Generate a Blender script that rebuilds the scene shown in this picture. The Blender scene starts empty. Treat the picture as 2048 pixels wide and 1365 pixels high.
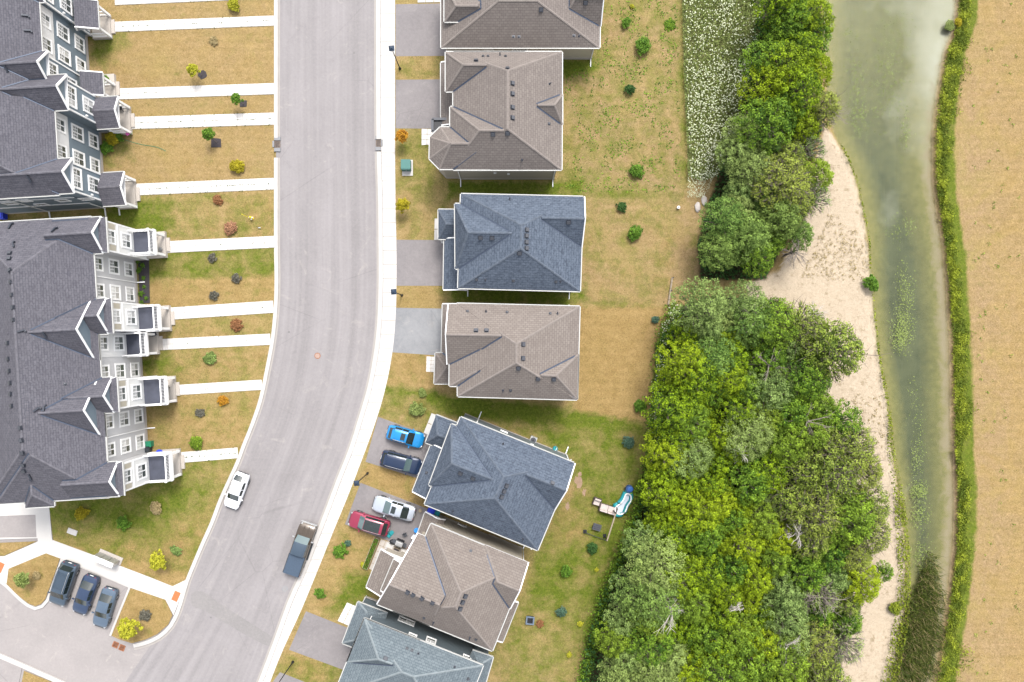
import bpy, bmesh, math, random
import numpy as np
from mathutils import Vector, Matrix, noise as mnoise
from mathutils.geometry import delaunay_2d_cdt, tessellate_polygon
random.seed(7)
scene = bpy.context.scene
COL = scene.collection
R = math.radians

# ---------------------------------------------------------------- camera (drone, 80 m up, looking straight down)
S = 17.0      # photograph pixels per metre on the ground
H = 80.0      # flying height
cam_data = bpy.data.cameras.new('drone_camera')
cam = bpy.data.objects.new('drone_camera', cam_data)
COL.objects.link(cam)
cam.location = (0, 0, H)
cam.rotation_euler = (0, 0, 0)
cam_data.sensor_width = 36.0
cam_data.lens = 36.0 * S * H / 2048.0
cam_data.clip_start = 0.5
cam_data.clip_end = 4000
scene.camera = cam

# ---------------------------------------------------------------- sky and veiled sun
SUN_EL, SUN_AZ = R(56), R(19)     # azimuth clockwise from +Y
world = bpy.data.worlds.new('World')
scene.world = world
world.use_nodes = True
wn = world.node_tree
wn.nodes.clear()
sky = wn.nodes.new('ShaderNodeTexSky')
sky.sky_type = 'NISHITA'
sky.sun_disc = False
sky.sun_elevation = SUN_EL
sky.sun_rotation = SUN_AZ
sky.dust_density = 3.0
sky.ozone_density = 1.0
hs = wn.nodes.new('ShaderNodeHueSaturation')
hs.inputs['Saturation'].default_value = 0.25
bg = wn.nodes.new('ShaderNodeBackground')
bg.inputs['Strength'].default_value = 0.15
wo = wn.nodes.new('ShaderNodeOutputWorld')
wn.links.new(sky.outputs[0], hs.inputs['Color'])
wn.links.new(hs.outputs[0], bg.inputs['Color'])
wn.links.new(bg.outputs[0], wo.inputs['Surface'])
sun_data = bpy.data.lights.new('sun', 'SUN')
sun_data.energy = 1.45
sun_data.angle = R(18)
sun_data.color = (1.0, 0.95, 0.88)
sun = bpy.data.objects.new('sun', sun_data)
COL.objects.link(sun)
sdir = Vector((math.sin(SUN_AZ) * math.cos(SUN_EL), math.cos(SUN_AZ) * math.cos(SUN_EL), math.sin(SUN_EL)))
sun.rotation_euler = (-sdir).to_track_quat('-Z', 'Y').to_euler()
sun.location = sdir * 150
scene.view_settings.view_transform = 'Standard'
scene.view_settings.look = 'None'
scene.view_settings.gamma = 1.0
scene.view_settings.use_curve_mapping = False
scene.view_settings.exposure = 1.66
scene.cycles.max_bounces = 6
scene.cycles.transparent_max_bounces = 8

# ---------------------------------------------------------------- helpers
G = 0.12      # level of lawns and pavements above the road


def P(px, py, z=0.0):
    """a point of the photograph, taken to stand at height z"""
    k = (1 - z / H) / S
    return Vector(((px - 1024) * k, (682.5 - py) * k, z))


def P2(px, py, z=G):
    p = P(px, py, z)
    return (p.x, p.y)


def link(o, parent=None):
    COL.objects.link(o)
    if parent is not None:
        o.parent = parent
    return o


def tag(o, label=None, cat=None, group=None, kind=None):
    if label: o['label'] = label
    if cat: o['category'] = cat
    if group: o['group'] = group
    if kind: o['kind'] = kind
    return o


def empty(name, loc, rz=0.0, label=None, cat=None, group=None):
    o = bpy.data.objects.new(name, None)
    o.empty_display_size = 0.3
    o.location = loc
    o.rotation_euler = (0, 0, rz)
    link(o)
    return tag(o, label, cat, group)


def obj(name, mesh, parent=None):
    return link(bpy.data.objects.new(name, mesh), parent)


def copy_tree(o, parent=None):
    c = o.copy()
    link(c)
    c.parent = parent
    for ch in o.children:
        copy_tree(ch, c)
    return c


class MB:
    """collects faces, then becomes one mesh"""
    def __init__(self):
        self.v, self.f, self.m, self.uv = [], [], [], []

    def face(self, pts, m=0, uv=None):
        b = len(self.v)
        self.v.extend([tuple(p) for p in pts])
        self.f.append(tuple(range(b, b + len(pts))))
        self.m.append(m)
        self.uv.append(uv)

    def box(self, c, s, m=0, rz=0.0, bottom=True):
        cx, cy, cz = c
        hx, hy, hz = s[0] / 2, s[1] / 2, s[2] / 2
        ca, sa = math.cos(rz), math.sin(rz)
        q = []
        for dz in (-hz, hz):
            for dx, dy in ((-hx, -hy), (hx, -hy), (hx, hy), (-hx, hy)):
                q.append((cx + dx * ca - dy * sa, cy + dx * sa + dy * ca, cz + dz))
        fs = [(4, 5, 6, 7), (0, 1, 5, 4), (1, 2, 6, 5), (2, 3, 7, 6), (3, 0, 4, 7)]
        if bottom: fs.append((3, 2, 1, 0))
        b = len(self.v)
        self.v.extend(q)
        for f in fs:
            self.f.append(tuple(b + i for i in f)); self.m.append(m); self.uv.append(None)

    def prism(self, poly, z0, z1, m=0, mside=None):
        """poly: list of xy, any orientation"""
        poly = ccw(poly)
        n = len(poly)
        self.face([(x, y, z1) for x, y in poly], m)
        for i in range(n):
            a, b = poly[i], poly[(i + 1) % n]
            self.face([(a[0], a[1], z0), (b[0], b[1], z0), (b[0], b[1], z1), (a[0], a[1], z1)], m if mside is None else mside)

    def bar(self, a, b, w, h, m=0):
        """box from a to b, width w across, height h"""
        a, b = Vector(a), Vector(b)
        d = (b - a)
        if d.length < 1e-6: return
        d.normalize()
        up = Vector((0, 0, 1)) if abs(d.z) < 0.95 else Vector((1, 0, 0))
        s = d.cross(up).normalized() * (w / 2)
        u = s.cross(d).normalized() * (h / 2)
        q = [a - s - u, a + s - u, a + s + u, a - s + u, b - s - u, b + s - u, b + s + u, b - s + u]
        base = len(self.v)
        self.v.extend([tuple(p) for p in q])
        for f in ((0, 1, 2, 3), (7, 6, 5, 4), (0, 4, 5, 1), (1, 5, 6, 2), (2, 6, 7, 3), (3, 7, 4, 0)):
            self.f.append(tuple(base + i for i in f)); self.m.append(m); self.uv.append(None)

    def tube(self, pts, rad, n=6, m=0, cap=True):
        pts = [Vector(p) for p in pts]
        if not isinstance(rad, (list, tuple)): rad = [rad] * len(pts)
        rings = []
        for i, p in enumerate(pts):
            d = (pts[min(i + 1, len(pts) - 1)] - pts[max(i - 1, 0)]).normalized()
            ref = Vector((1, 0, 0)) if abs(d.x) < 0.8 else Vector((0, 1, 0))
            s = d.cross(ref).normalized(); t = d.cross(s)
            base = len(self.v)
            for k in range(n):
                a = 2 * math.pi * k / n
                self.v.append(tuple(p + (s * math.cos(a) + t * math.sin(a)) * rad[i]))
            rings.append(base)
        for i in range(len(pts) - 1):
            for k in range(n):
                a, b = rings[i] + k, rings[i] + (k + 1) % n
                c, d2 = rings[i + 1] + (k + 1) % n, rings[i + 1] + k
                self.f.append((a, d2, c, b)); self.m.append(m); self.uv.append(None)
        if cap:
            self.f.append(tuple(rings[-1] + k for k in range(n))[::-1]); self.m.append(m); self.uv.append(None)
            self.f.append(tuple(rings[0] + k for k in range(n))); self.m.append(m); self.uv.append(None)

    def disc(self, c, r, m=0, n=12, z=None):
        self.face([(c[0] + r * math.cos(2 * math.pi * k / n), c[1] + r * math.sin(2 * math.pi * k / n), c[2]) for k in range(n)], m)

    def lathe(self, c, prof, n=14, m=0):
        """prof: (radius, z) from bottom to top"""
        rings = []
        for r, z in prof:
            base = len(self.v)
            for k in range(n):
                a = 2 * math.pi * k / n
                self.v.append((c[0] + r * math.cos(a), c[1] + r * math.sin(a), c[2] + z))
            rings.append(base)
        for i in range(len(prof) - 1):
            for k in range(n):
                self.f.append((rings[i] + k, rings[i] + (k + 1) % n, rings[i + 1] + (k + 1) % n, rings[i + 1] + k)); self.m.append(m); self.uv.append(None)
        self.f.append(tuple(rings[-1] + k for k in range(n))); self.m.append(m); self.uv.append(None)

    def mesh(self, name, mats, smooth=False):
        me = bpy.data.meshes.new(name)
        me.from_pydata(self.v, [], self.f)
        if not isinstance(mats, (list, tuple)): mats = [mats]
        for mm in mats: me.materials.append(mm)
        me.polygons.foreach_set('material_index', self.m)
        if any(u is not None for u in self.uv):
            lay = me.uv_layers.new(name='UVMap')
            i = 0
            for f, u in zip(self.f, self.uv):
                for k in range(len(f)):
                    if u is not None: lay.data[i].uv = u[k]
                    i += 1
        if smooth:
            me.polygons.foreach_set('use_smooth', [True] * len(me.polygons))
        me.update()
        return me

    def build(self, name, mats, parent=None, smooth=False):
        return obj(name, self.mesh(name, mats, smooth), parent)


def area2(poly):
    return sum(poly[i][0] * poly[(i + 1) % len(poly)][1] - poly[(i + 1) % len(poly)][0] * poly[i][1] for i in range(len(poly)))


def ccw(poly):
    poly = [(p[0], p[1]) for p in poly]
    return poly if area2(poly) > 0 else poly[::-1]


def pin(pts, poly):
    """numpy point in polygon"""
    x, y = pts[:, 0], pts[:, 1]
    ins = np.zeros(len(pts), bool)
    n = len(poly)
    for i in range(n):
        x0, y0 = poly[i]; x1, y1 = poly[(i + 1) % n]
        c = ((y0 > y) != (y1 > y)) & (x < (x1 - x0) * (y - y0) / ((y1 - y0) + 1e-12) + x0)
        ins ^= c
    return ins


def pdist(pts, poly, closed=True):
    d = np.full(len(pts), 1e9)
    n = len(poly)
    for i in range(n if closed else n - 1):
        a = np.array(poly[i], float); b = np.array(poly[(i + 1) % n], float)
        ab = b - a
        t = np.clip(((pts - a) @ ab) / (ab @ ab + 1e-12), 0, 1)
        q = a + t[:, None] * ab
        d = np.minimum(d, np.hypot(*(pts - q).T))
    return d


def pmask(pts, poly, soft):
    """1 inside, 0 outside, soft edge"""
    d = pdist(pts, poly)
    s = np.where(pin(pts, poly), d, -d)
    return np.clip(0.5 + s / (2 * soft), 0, 1)


def interp(poly, y):
    """x of a polyline given as (x, y) with rising y"""
    xs = [p[0] for p in poly]; ys = [p[1] for p in poly]
    return np.interp(y, ys, xs)


def smooth_line(pts, step):
    """Catmull-Rom through pts, about one point every step units"""
    out = []
    n = len(pts)
    for i in range(n - 1):
        p0, p1, p2, p3 = (np.array(pts[max(0, min(n - 1, j))], float) for j in (i - 1, i, i + 1, i + 2))
        k = max(1, int(np.hypot(*(p2 - p1)) / step))
        for j in range(k):
            t = j / k
            out.append(tuple(0.5 * ((2 * p1) + (-p0 + p2) * t + (2 * p0 - 5 * p1 + 4 * p2 - p3) * t * t + (-p0 + 3 * p1 - 3 * p2 + p3) * t ** 3)))
    out.append(tuple(map(float, pts[-1])))
    return out


def offset_line(line, d):
    """shift a polyline sideways by d (to the left of its direction, in its own coordinates)"""
    out = []
    for i in range(len(line)):
        a = np.array(line[max(i - 1, 0)]); b = np.array(line[min(i + 1, len(line) - 1)])
        t = (b - a) / (np.hypot(*(b - a)) + 1e-9)
        out.append((line[i][0] - t[1] * d, line[i][1] + t[0] * d))
    return out
# ---------------------------------------------------------------- materials
class NT:
    def __init__(self, name, rough=0.9, spec=0.3):
        self.m = bpy.data.materials.new(name)
        self.m.use_nodes = True
        self.t = self.m.node_tree
        self.b = self.t.nodes['Principled BSDF']
        self.b.inputs['Roughness'].default_value = rough
        self.b.inputs['Specular IOR Level'].default_value = spec

    def n(self, kind, **kw):
        nd = self.t.nodes.new(kind)
        for k, v in kw.items(): setattr(nd, k, v)
        return nd

    def put(self, sock, v):
        if hasattr(v, 'is_output'): self.t.links.new(v, sock)
        elif isinstance(v, (tuple, list)) and len(v) == 3 and sock.type == 'RGBA': sock.default_value = (*v, 1)
        else: sock.default_value = v

    def pos(self): return self.n('ShaderNodeNewGeometry').outputs['Position']
    def co(self, which='Object'): return self.n('ShaderNodeTexCoord').outputs[which]
    def attr(self, name, out='Color'): return self.n('ShaderNodeAttribute', attribute_name=name).outputs[out]
    def rnd(self): return self.n('ShaderNodeObjectInfo').outputs['Random']

    def sep(self, col):
        s = self.n('ShaderNodeSeparateColor'); self.put(s.inputs[0], col)
        return s.outputs[0], s.outputs[1], s.outputs[2]

    def mapv(self, vec, scale=(1, 1, 1), loc=(0, 0, 0), rot=(0, 0, 0)):
        q = self.n('ShaderNodeMapping'); self.put(q.inputs['Vector'], vec)
        q.inputs['Scale'].default_value = scale; q.inputs['Location'].default_value = loc; q.inputs['Rotation'].default_value = rot
        return q.outputs[0]

    def noise(self, scale, detail=3, rough=0.55, vec=None, dist=0.0):
        q = self.n('ShaderNodeTexNoise')
        q.inputs['Scale'].default_value = scale; q.inputs['Detail'].default_value = detail
        q.inputs['Roughness'].default_value = rough; q.inputs['Distortion'].default_value = dist
        if vec is not None: self.put(q.inputs['Vector'], vec)
        return q.outputs['Fac']

    def voro(self, scale, vec=None, out='Distance', feature='F1'):
        q = self.n('ShaderNodeTexVoronoi', feature=feature)
        q.inputs['Scale'].default_value = scale
        if vec is not None: self.put(q.inputs['Vector'], vec)
        return q.outputs[out]

    def math(self, op, a, b=0.0, clamp=False):
        q = self.n('ShaderNodeMath', operation=op, use_clamp=clamp)
        self.put(q.inputs[0], a); self.put(q.inputs[1], b)
        return q.outputs[0]

    def rng(self, v, a, b, c=0.0, d=1.0):
        q = self.n('ShaderNodeMapRange'); q.clamp = True
        self.put(q.inputs[0], v)
        for i, x in enumerate((a, b, c, d)): q.inputs[1 + i].default_value = x
        return q.outputs[0]

    def mix(self, f, a, b, mode='MIX'):
        q = self.n('ShaderNodeMix', data_type='RGBA', blend_type=mode)
        self.put(q.inputs[0], f); self.put(q.inputs[6], a); self.put(q.inputs[7], b)
        return q.outputs[2]

    def ramp(self, f, stops):
        q = self.n('ShaderNodeValToRGB'); self.put(q.inputs[0], f)
        e = q.color_ramp.elements
        while len(e) < len(stops): e.new(0.5)
        for i, (p, c) in enumerate(stops):
            e[i].position = p; e[i].color = (*c, 1)
        return q.outputs[0]

    def bump(self, h, strength=0.3, dist=0.05):
        q = self.n('ShaderNodeBump'); q.inputs['Strength'].default_value = strength; q.inputs['Distance'].default_value = dist
        self.put(q.inputs['Height'], h)
        self.t.links.new(q.outputs[0], self.b.inputs['Normal'])

    def col(self, c):
        self.put(self.b.inputs['Base Color'], c)
        return self


def plain(name, c, rough=0.6, metal=0.0, var=0.06, scale=6.0, spec=0.4):
    t = NT(name, rough, spec)
    f = t.noise(scale, 4, vec=t.co('Object'))
    a = tuple(max(0, x * (1 - var * 2)) for x in c); b = tuple(min(1, x * (1 + var * 2)) for x in c)
    t.col(t.mix(f, a, b))
    t.b.inputs['Metallic'].default_value = metal
    return t.m


def lawn_colour(t, pos):
    """cov: R green, G sand, B forest floor; cov2: R golden, G meadow, B bare thin soil"""
    g, sand, wood = t.sep(t.attr('cov'))
    gold, mead, bare = t.sep(t.attr('cov2'))
    big = t.noise(0.16, 5, 0.6, pos, 0.4)
    mid = t.noise(0.8, 5, 0.65, pos)
    fine = t.noise(3.2, 4, 0.7, pos)
    speck = t.noise(9.0, 2, 0.7, pos)
    spot = t.voro(1.7, pos)
    dry = t.mix(t.rng(mid, 0.3, 0.72), (0.248, 0.178, 0.086), (0.172, 0.120, 0.048))
    dry = t.mix(t.rng(big, 0.42, 0.66), dry, (0.198, 0.152, 0.062))
    goldc = t.mix(t.rng(mid, 0.25, 0.75), (0.245, 0.165, 0.072), (0.178, 0.118, 0.044))
    dry = t.mix(t.math('MULTIPLY', gold, 0.85), dry, goldc)
    barec = t.mix(t.rng(fine, 0.3, 0.7), (0.248, 0.172, 0.100), (0.165, 0.112, 0.056))
    dry = t.mix(t.math('MULTIPLY', bare, t.rng(t.noise(0.30, 6, 0.7, pos, 0.6), 0.38, 0.60)), dry, barec)
    grn = t.mix(t.rng(fine, 0.25, 0.8), (0.036, 0.064, 0.003), (0.108, 0.128, 0.016))
    gf = t.math('ADD', g, t.math('MULTIPLY', t.math('SUBTRACT', t.noise(0.55, 6, 0.7, pos, 0.3), 0.5), 1.5))
    gf = t.rng(gf, 0.24, 0.80)
    c = t.mix(gf, dry, grn)
    # straw and blade flecks
    c = t.mix(t.rng(speck, 0.42, 0.7, 0.0, 0.30), c, (0.070, 0.064, 0.016))
    c = t.mix(t.rng(speck, 0.40, 0.30, 0.0, 0.28), c, (0.275, 0.205, 0.105))
    c = t.mix(t.math('MULTIPLY', t.rng(spot, 0.16, 0.05), 0.5), c, (0.055, 0.060, 0.014))
    grain = t.noise(5.6, 4, 0.85, t.mapv(pos, (1, 1, 1), (3.7, 9.1, 0)))
    c = t.mix(1.0, c, t.ramp(t.rng(grain, 0.30, 0.74), [(0.0, (0.66, 0.65, 0.60)), (0.5, (1, 1, 1)), (1.0, (1.36, 1.34, 1.34))]), 'MULTIPLY')
    stripe = t.n('ShaderNodeTexWave', wave_type='BANDS', bands_direction='Y'); t.put(stripe.inputs['Vector'], pos); stripe.inputs['Scale'].default_value = 0.33; stripe.inputs['Distortion'].default_value = 1.6; stripe.inputs['Detail'].default_value = 2
    c = t.mix(1.0, c, t.ramp(stripe.outputs['Fac'], [(0.0, (0.96, 0.97, 0.95)), (1.0, (1.03, 1.03, 1.03))]), 'MULTIPLY')
    blot = t.noise(0.42, 5, 0.7, t.mapv(pos, (1, 1, 1), (13.7, 2.1, 0)), 0.5)
    c = t.mix(t.rng(blot, 0.50, 0.70, 0.0, 0.30), c, t.mix(0.4, c, (0.235, 0.145, 0.070)))
    sandn = t.mix(t.rng(fine, 0.3, 0.75), (0.335, 0.280, 0.212), (0.262, 0.212, 0.152))
    sandn = t.mix(t.rng(t.noise(1.1, 6, 0.7, pos), 0.56, 0.70, 0.0, 0.75), sandn, (0.130, 0.098, 0.052))
    sandn = t.mix(t.rng(speck, 0.58, 0.72, 0.0, 0.5), sandn, (0.105, 0.080, 0.042))
    sf = t.rng(t.math('ADD', sand, t.math('MULTIPLY', t.math('SUBTRACT', mid, 0.5), 0.9)), 0.35, 0.65)
    c = t.mix(sf, c, sandn)
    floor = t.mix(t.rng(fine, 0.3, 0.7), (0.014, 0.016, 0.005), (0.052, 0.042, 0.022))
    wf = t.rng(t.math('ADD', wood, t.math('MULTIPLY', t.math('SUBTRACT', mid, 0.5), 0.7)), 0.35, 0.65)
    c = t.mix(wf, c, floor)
    me = t.mix(t.rng(fine, 0.3, 0.7), (0.085, 0.094, 0.030), (0.150, 0.150, 0.064))
    c = t.mix(t.rng(t.math('ADD', mead, t.math('MULTIPLY', t.math('SUBTRACT', mid, 0.5), 0.5)), 0.4, 0.6), c, me)
    return c, fine, speck


t = NT('dry_lawn', 0.95, 0.1)
_p = t.pos()
_c, _f, _s = lawn_colour(t, _p)
t.col(_c)
t.bump(t.math('ADD', _f, t.math('MULTIPLY', _s, 0.6)), 0.55, 0.12)
M_LAWN = t.m

# asphalt: UV runs along the road
def asphalt(name, c0, c1, uv, stain=0.5):
    t = NT(name, 0.88, 0.25)
    p = t.pos()
    v = t.co('UV') if uv else p
    base = t.mix(t.rng(t.noise(0.22, 6, 0.65, p, 0.6), 0.3, 0.7), c0, c1)
    streak = t.noise(1.0, 5, 0.65, t.mapv(v, (1.7, 0.035, 1)))
    base = t.mix(t.rng(streak, 0.40, 0.66, 0.0, 0.40 if uv else 0.0), base, tuple(x * 1.32 for x in c1))
    track = t.noise(1.0, 3, 0.6, t.mapv(v, (0.55, 0.012, 1), (3.3, 0, 0)))
    base = t.mix(t.rng(track, 0.48, 0.64, 0.0, 0.38 if uv else 0.0), base, tuple(x * 0.74 for x in c0))
    pale = t.noise(0.5, 7, 0.72, p, 1.2)
    base = t.mix(t.rng(pale, 0.58, 0.74, 0.0, stain), base, (0.285, 0.262, 0.240))
    dark = t.noise(0.33, 6, 0.7, t.mapv(p, (1, 1, 1), (7.7, 3.1, 0)), 0.8)
    base = t.mix(t.rng(dark, 0.60, 0.78, 0.0, 0.45), base, tuple(x * 0.62 for x in c0))
    gr = t.noise(22, 2, 0.8, p)
    md = t.noise(3.4, 4, 0.8, p)
    base = t.mix(t.rng(md, 0.35, 0.7), t.mix(0.08, base, (0.03, 0.03, 0.03)), t.mix(0.07, base, (0.42, 0.40, 0.38)))
    base = t.mix(t.rng(gr, 0.3, 0.75, 0.0, 0.30), base, tuple(x * 1.4 for x in c1))
    crk = t.voro(0.16, t.mix(0.12, p, t.n('ShaderNodeTexNoise').outputs['Color']), 'Distance', 'DISTANCE_TO_EDGE')
    base = t.mix(t.math('MULTIPLY', t.rng(crk, 0.008, 0.002), t.rng(t.noise(0.09, 2, 0.5, p), 0.50, 0.62, 0.0, 0.22)), base, (0.07, 0.066, 0.066))
    dots = t.voro(0.23, p)
    base = t.mix(t.rng(dots, 0.035, 0.018, 0.0, 0.55), base, (0.075, 0.070, 0.072))
    t.col(base)
    t.bump(gr, 0.25, 0.02)
    return t.m


M_ROAD = asphalt('aged_asphalt', (0.138, 0.129, 0.131), (0.168, 0.157, 0.160), True, 0.5)
M_SIDE = asphalt('dusty_asphalt', (0.165, 0.152, 0.150), (0.205, 0.188, 0.184), False, 0.8)
M_DRIVE = asphalt('driveway_asphalt', (0.112, 0.103, 0.106), (0.150, 0.138, 0.140), False, 0.30)
M_DRIVE2 = asphalt('worn_driveway_asphalt', (0.118, 0.122, 0.130), (0.175, 0.178, 0.186), False, 0.5)


def concrete(name, c, var=0.12):
    t = NT(name, 0.85, 0.25)
    p = t.pos()
    n1 = t.noise(0.9, 6, 0.7, p)
    a = tuple(x * (1 - var) for x in c)
    k = t.mix(n1, a, c)
    k = t.mix(t.rng(t.noise(7, 4, 0.7, p), 0.58, 0.8, 0, 0.35), k, tuple(x * 0.72 for x in c))
    r = t.rnd()
    k = t.mix(t.math('MULTIPLY', r, 0.22), k, tuple(x * 0.75 for x in c))
    t.col(k)
    t.bump(t.noise(30, 2, 0.6, p), 0.15, 0.01)
    return t.m


M_CONC = concrete('pale_concrete', (0.40, 0.385, 0.37))
M_KERB = concrete('kerb_concrete', (0.38, 0.365, 0.35), 0.3)
M_GUTTERC = concrete('stained_gutter_concrete', (0.27, 0.25, 0.235), 0.3)
M_SLAB = concrete('precast_slab', (0.47, 0.45, 0.43), 0.16)
M_PAD = concrete('porch_concrete', (0.33, 0.30, 0.27), 0.06)
M_FOUND = concrete('foundation_concrete', (0.34, 0.31, 0.285), 0.12)
M_JOINT = plain('joint_sand', (0.30, 0.28, 0.25), 0.95)


def shingle(name, ca, cb, cd, row=0.27, wid=0.46, blot=0.5):
    """ca, cb shingle tones, cd the shadow line between courses; UV in metres, v up the slope"""
    t = NT(name, 0.93, 0.2)
    uv = t.co('UV')
    b = t.n('ShaderNodeTexBrick', offset=0.5, squash=1.0)
    t.put(b.inputs['Vector'], t.mix(0.03, uv, t.mapv(uv, (1, 1, 1))) if False else uv)
    b.inputs['Color1'].default_value = (*ca, 1); b.inputs['Color2'].default_value = (*cb, 1); b.inputs['Mortar'].default_value = (*cd, 1)
    b.inputs['Scale'].default_value = 1.0; b.inputs['Mortar Size'].default_value = 0.026; b.inputs['Mortar Smooth'].default_value = 0.6
    b.inputs['Bias'].default_value = 0.0; b.inputs['Brick Width'].default_value = wid; b.inputs['Row Height'].default_value = row
    k = b.outputs['Color']
    tab = t.noise(1.0, 2, 0.65, t.mapv(uv, (2.0, 4.2, 1)), 1.2)
    k = t.mix(t.rng(tab, 0.50, 0.66, 0.0, blot), k, cd)
    k = t.mix(t.rng(tab, 0.46, 0.34, 0.0, blot * 0.7), k, tuple(x * 1.25 for x in cb))
    wide = t.noise(0.25, 4, 0.6, t.pos())
    k = t.mix(t.rng(wide, 0.35, 0.7, 0.0, 0.25), k, tuple(x * 0.8 for x in ca))
    gr = t.noise(16, 2, 0.7, uv)
    k = t.mix(t.rng(gr, 0.35, 0.75, 0.0, 0.22), k, tuple(x * 1.35 for x in cb))
    t.col(k)
    t.bump(t.math('ADD', b.outputs['Fac'], t.math('MULTIPLY', tab, -0.8)), 0.35, -0.02)
    return t.m


SH_BROWN = shingle('brown_shingles', (0.108, 0.093, 0.086), (0.134, 0.117, 0.107), (0.064, 0.054, 0.050), blot=0.22)
SH_BROWN2 = shingle('warm_brown_shingles', (0.116, 0.099, 0.089), (0.142, 0.123, 0.111), (0.070, 0.058, 0.053), blot=0.20)
SH_BLUE = shingle('slate_blue_shingles', (0.052, 0.065, 0.088), (0.068, 0.083, 0.108), (0.022, 0.029, 0.042), row=0.3, wid=0.5, blot=0.75)
SH_PALE = shingle('pale_grey_blue_shingles', (0.078, 0.096, 0.108), (0.102, 0.122, 0.134), (0.036, 0.048, 0.060), row=0.28, wid=0.42, blot=0.45)
SH_CHAR = shingle('charcoal_shingles', (0.062, 0.060, 0.070), (0.078, 0.076, 0.088), (0.034, 0.034, 0.044), row=0.24, wid=0.5, blot=0.6)


def siding(name, c, pitch=0.16):
    t = NT(name, 0.65, 0.35)
    p = t.pos()
    z = t.n('ShaderNodeSeparateXYZ'); t.put(z.inputs[0], p)
    w = t.math('FRACT', t.math('DIVIDE', z.outputs[2], pitch))
    k = t.mix(t.rng(w, 0.0, 0.16, 0.35, 0.0), c, tuple(x * 0.5 for x in c))
    k = t.mix(t.rng(t.noise(1.2, 4, 0.6, p), 0.35, 0.75, 0, 0.18), k, tuple(x * 0.8 for x in c))
    t.col(k)
    t.bump(w, 0.5, 0.02)
    return t.m


W_CREAM = siding('cream_siding', (0.36, 0.33, 0.27))
W_BEIGE = siding('beige_siding', (0.30, 0.27, 0.225))
W_TAUPE = siding('taupe_siding', (0.27, 0.25, 0.22))
W_BGREY = siding('blue_grey_siding', (0.105, 0.125, 0.135))
W_SLATE = siding('slate_siding', (0.075, 0.095, 0.108))
W_ROWBLUE = siding('steel_blue_siding', (0.125, 0.160, 0.190))
W_ROWWHITE = siding('white_siding', (0.52, 0.52, 0.52))
W_ROWGREY = siding('light_grey_siding', (0.38, 0.38, 0.39))
W_PANEL = plain('white_panel', (0.50, 0.50, 0.49), 0.6, var=0.03)
M_WHITE = plain('white_trim', (0.60, 0.60, 0.60), 0.5, var=0.03)
M_GUTTER = plain('white_gutter', (0.31, 0.31, 0.30), 0.45, var=0.04)
M_VENT = plain('dark_vent_metal', (0.030, 0.034, 0.045), 0.55, 0.3)
M_VENTTOP = plain('grey_vent_hood', (0.050, 0.053, 0.062), 0.5, 0.3)
M_VALLEY = plain('valley_flashing_metal', (0.040, 0.052, 0.078), 0.5, 0.4)
M_BLACK = plain('black_metal', (0.012, 0.013, 0.016), 0.5, 0.2)
M_DARKBLUE = plain('dark_lamp_enamel', (0.02, 0.035, 0.06), 0.4, 0.3)
M_STEEL = plain('brushed_steel', (0.42, 0.42, 0.42), 0.4, 0.7)
M_CAP_BROWN = plain('brown_ridge_shingle', (0.136, 0.118, 0.108), 0.95, var=0.15, scale=3)
M_CAP_BLUE = plain('blue_ridge_shingle', (0.058, 0.071, 0.092), 0.95, var=0.3, scale=3)
M_CAP_CHAR = plain('charcoal_ridge_shingle', (0.076, 0.074, 0.086), 0.95, var=0.3, scale=3)
M_CAP_PALE = plain('pale_ridge_shingle', (0.125, 0.145, 0.155), 0.95, var=0.2, scale=3)
M_DECK = plain('dark_deck_membrane', (0.040, 0.044, 0.062), 0.6, var=0.25, scale=1.2)
M_MULCH = plain('black_mulch', (0.028, 0.024, 0.027), 0.95, var=0.4, scale=20)
M_WOOD = plain('weathered_wood', (0.20, 0.165, 0.12), 0.85, var=0.2, scale=9)
M_RUST = plain('rusty_cast_iron', (0.19, 0.075, 0.035), 0.85, var=0.3, scale=8)
M_TACT = plain('terracotta_tactile_plate', (0.40, 0.10, 0.035), 0.8, var=0.1)
M_BARE = plain('bare_soil', (0.20, 0.135, 0.09), 0.95, var=0.2, scale=3)
M_BLUEBIN = plain('blue_plastic', (0.012, 0.035, 0.42), 0.45)
M_GREENBIN = plain('green_plastic', (0.01, 0.14, 0.075), 0.45)
M_BLACKBIN = plain('black_plastic', (0.02, 0.025, 0.03), 0.45)
M_TEAL = plain('teal_plastic', (0.01, 0.18, 0.20), 0.4)
M_GREENBOX = plain('green_enamel', (0.030, 0.105, 0.095), 0.5, 0.1)
M_CUSHION = plain('cream_cushion', (0.36, 0.31, 0.29), 0.9, var=0.15, scale=10)
M_WICKER = plain('brown_wicker', (0.06, 0.045, 0.042), 0.85, var=0.3, scale=25)
M_YELLOW = plain('yellow_paint', (0.62, 0.50, 0.02), 0.5)
M_RED = plain('red_paint', (0.35, 0.02, 0.03), 0.5)

t = NT('window_glass', 0.08, 0.6)
t.col(t.mix(t.rnd(), (0.030, 0.038, 0.036), (0.11, 0.12, 0.115)))
M_GLASS = t.m
t = NT('curtained_glass', 0.12, 0.6)
t.col(t.mix(t.rnd(), (0.24, 0.24, 0.23), (0.40, 0.40, 0.39)))
M_CURTAIN = t.m
t = NT('car_glass', 0.05, 0.7)
t.col((0.012, 0.018, 0.018))
M_CARGLASS = t.m
t = NT('pale_windshield_glass', 0.05, 0.8)
t.col((0.055, 0.085, 0.088))
M_CARGLASS2 = t.m


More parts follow.
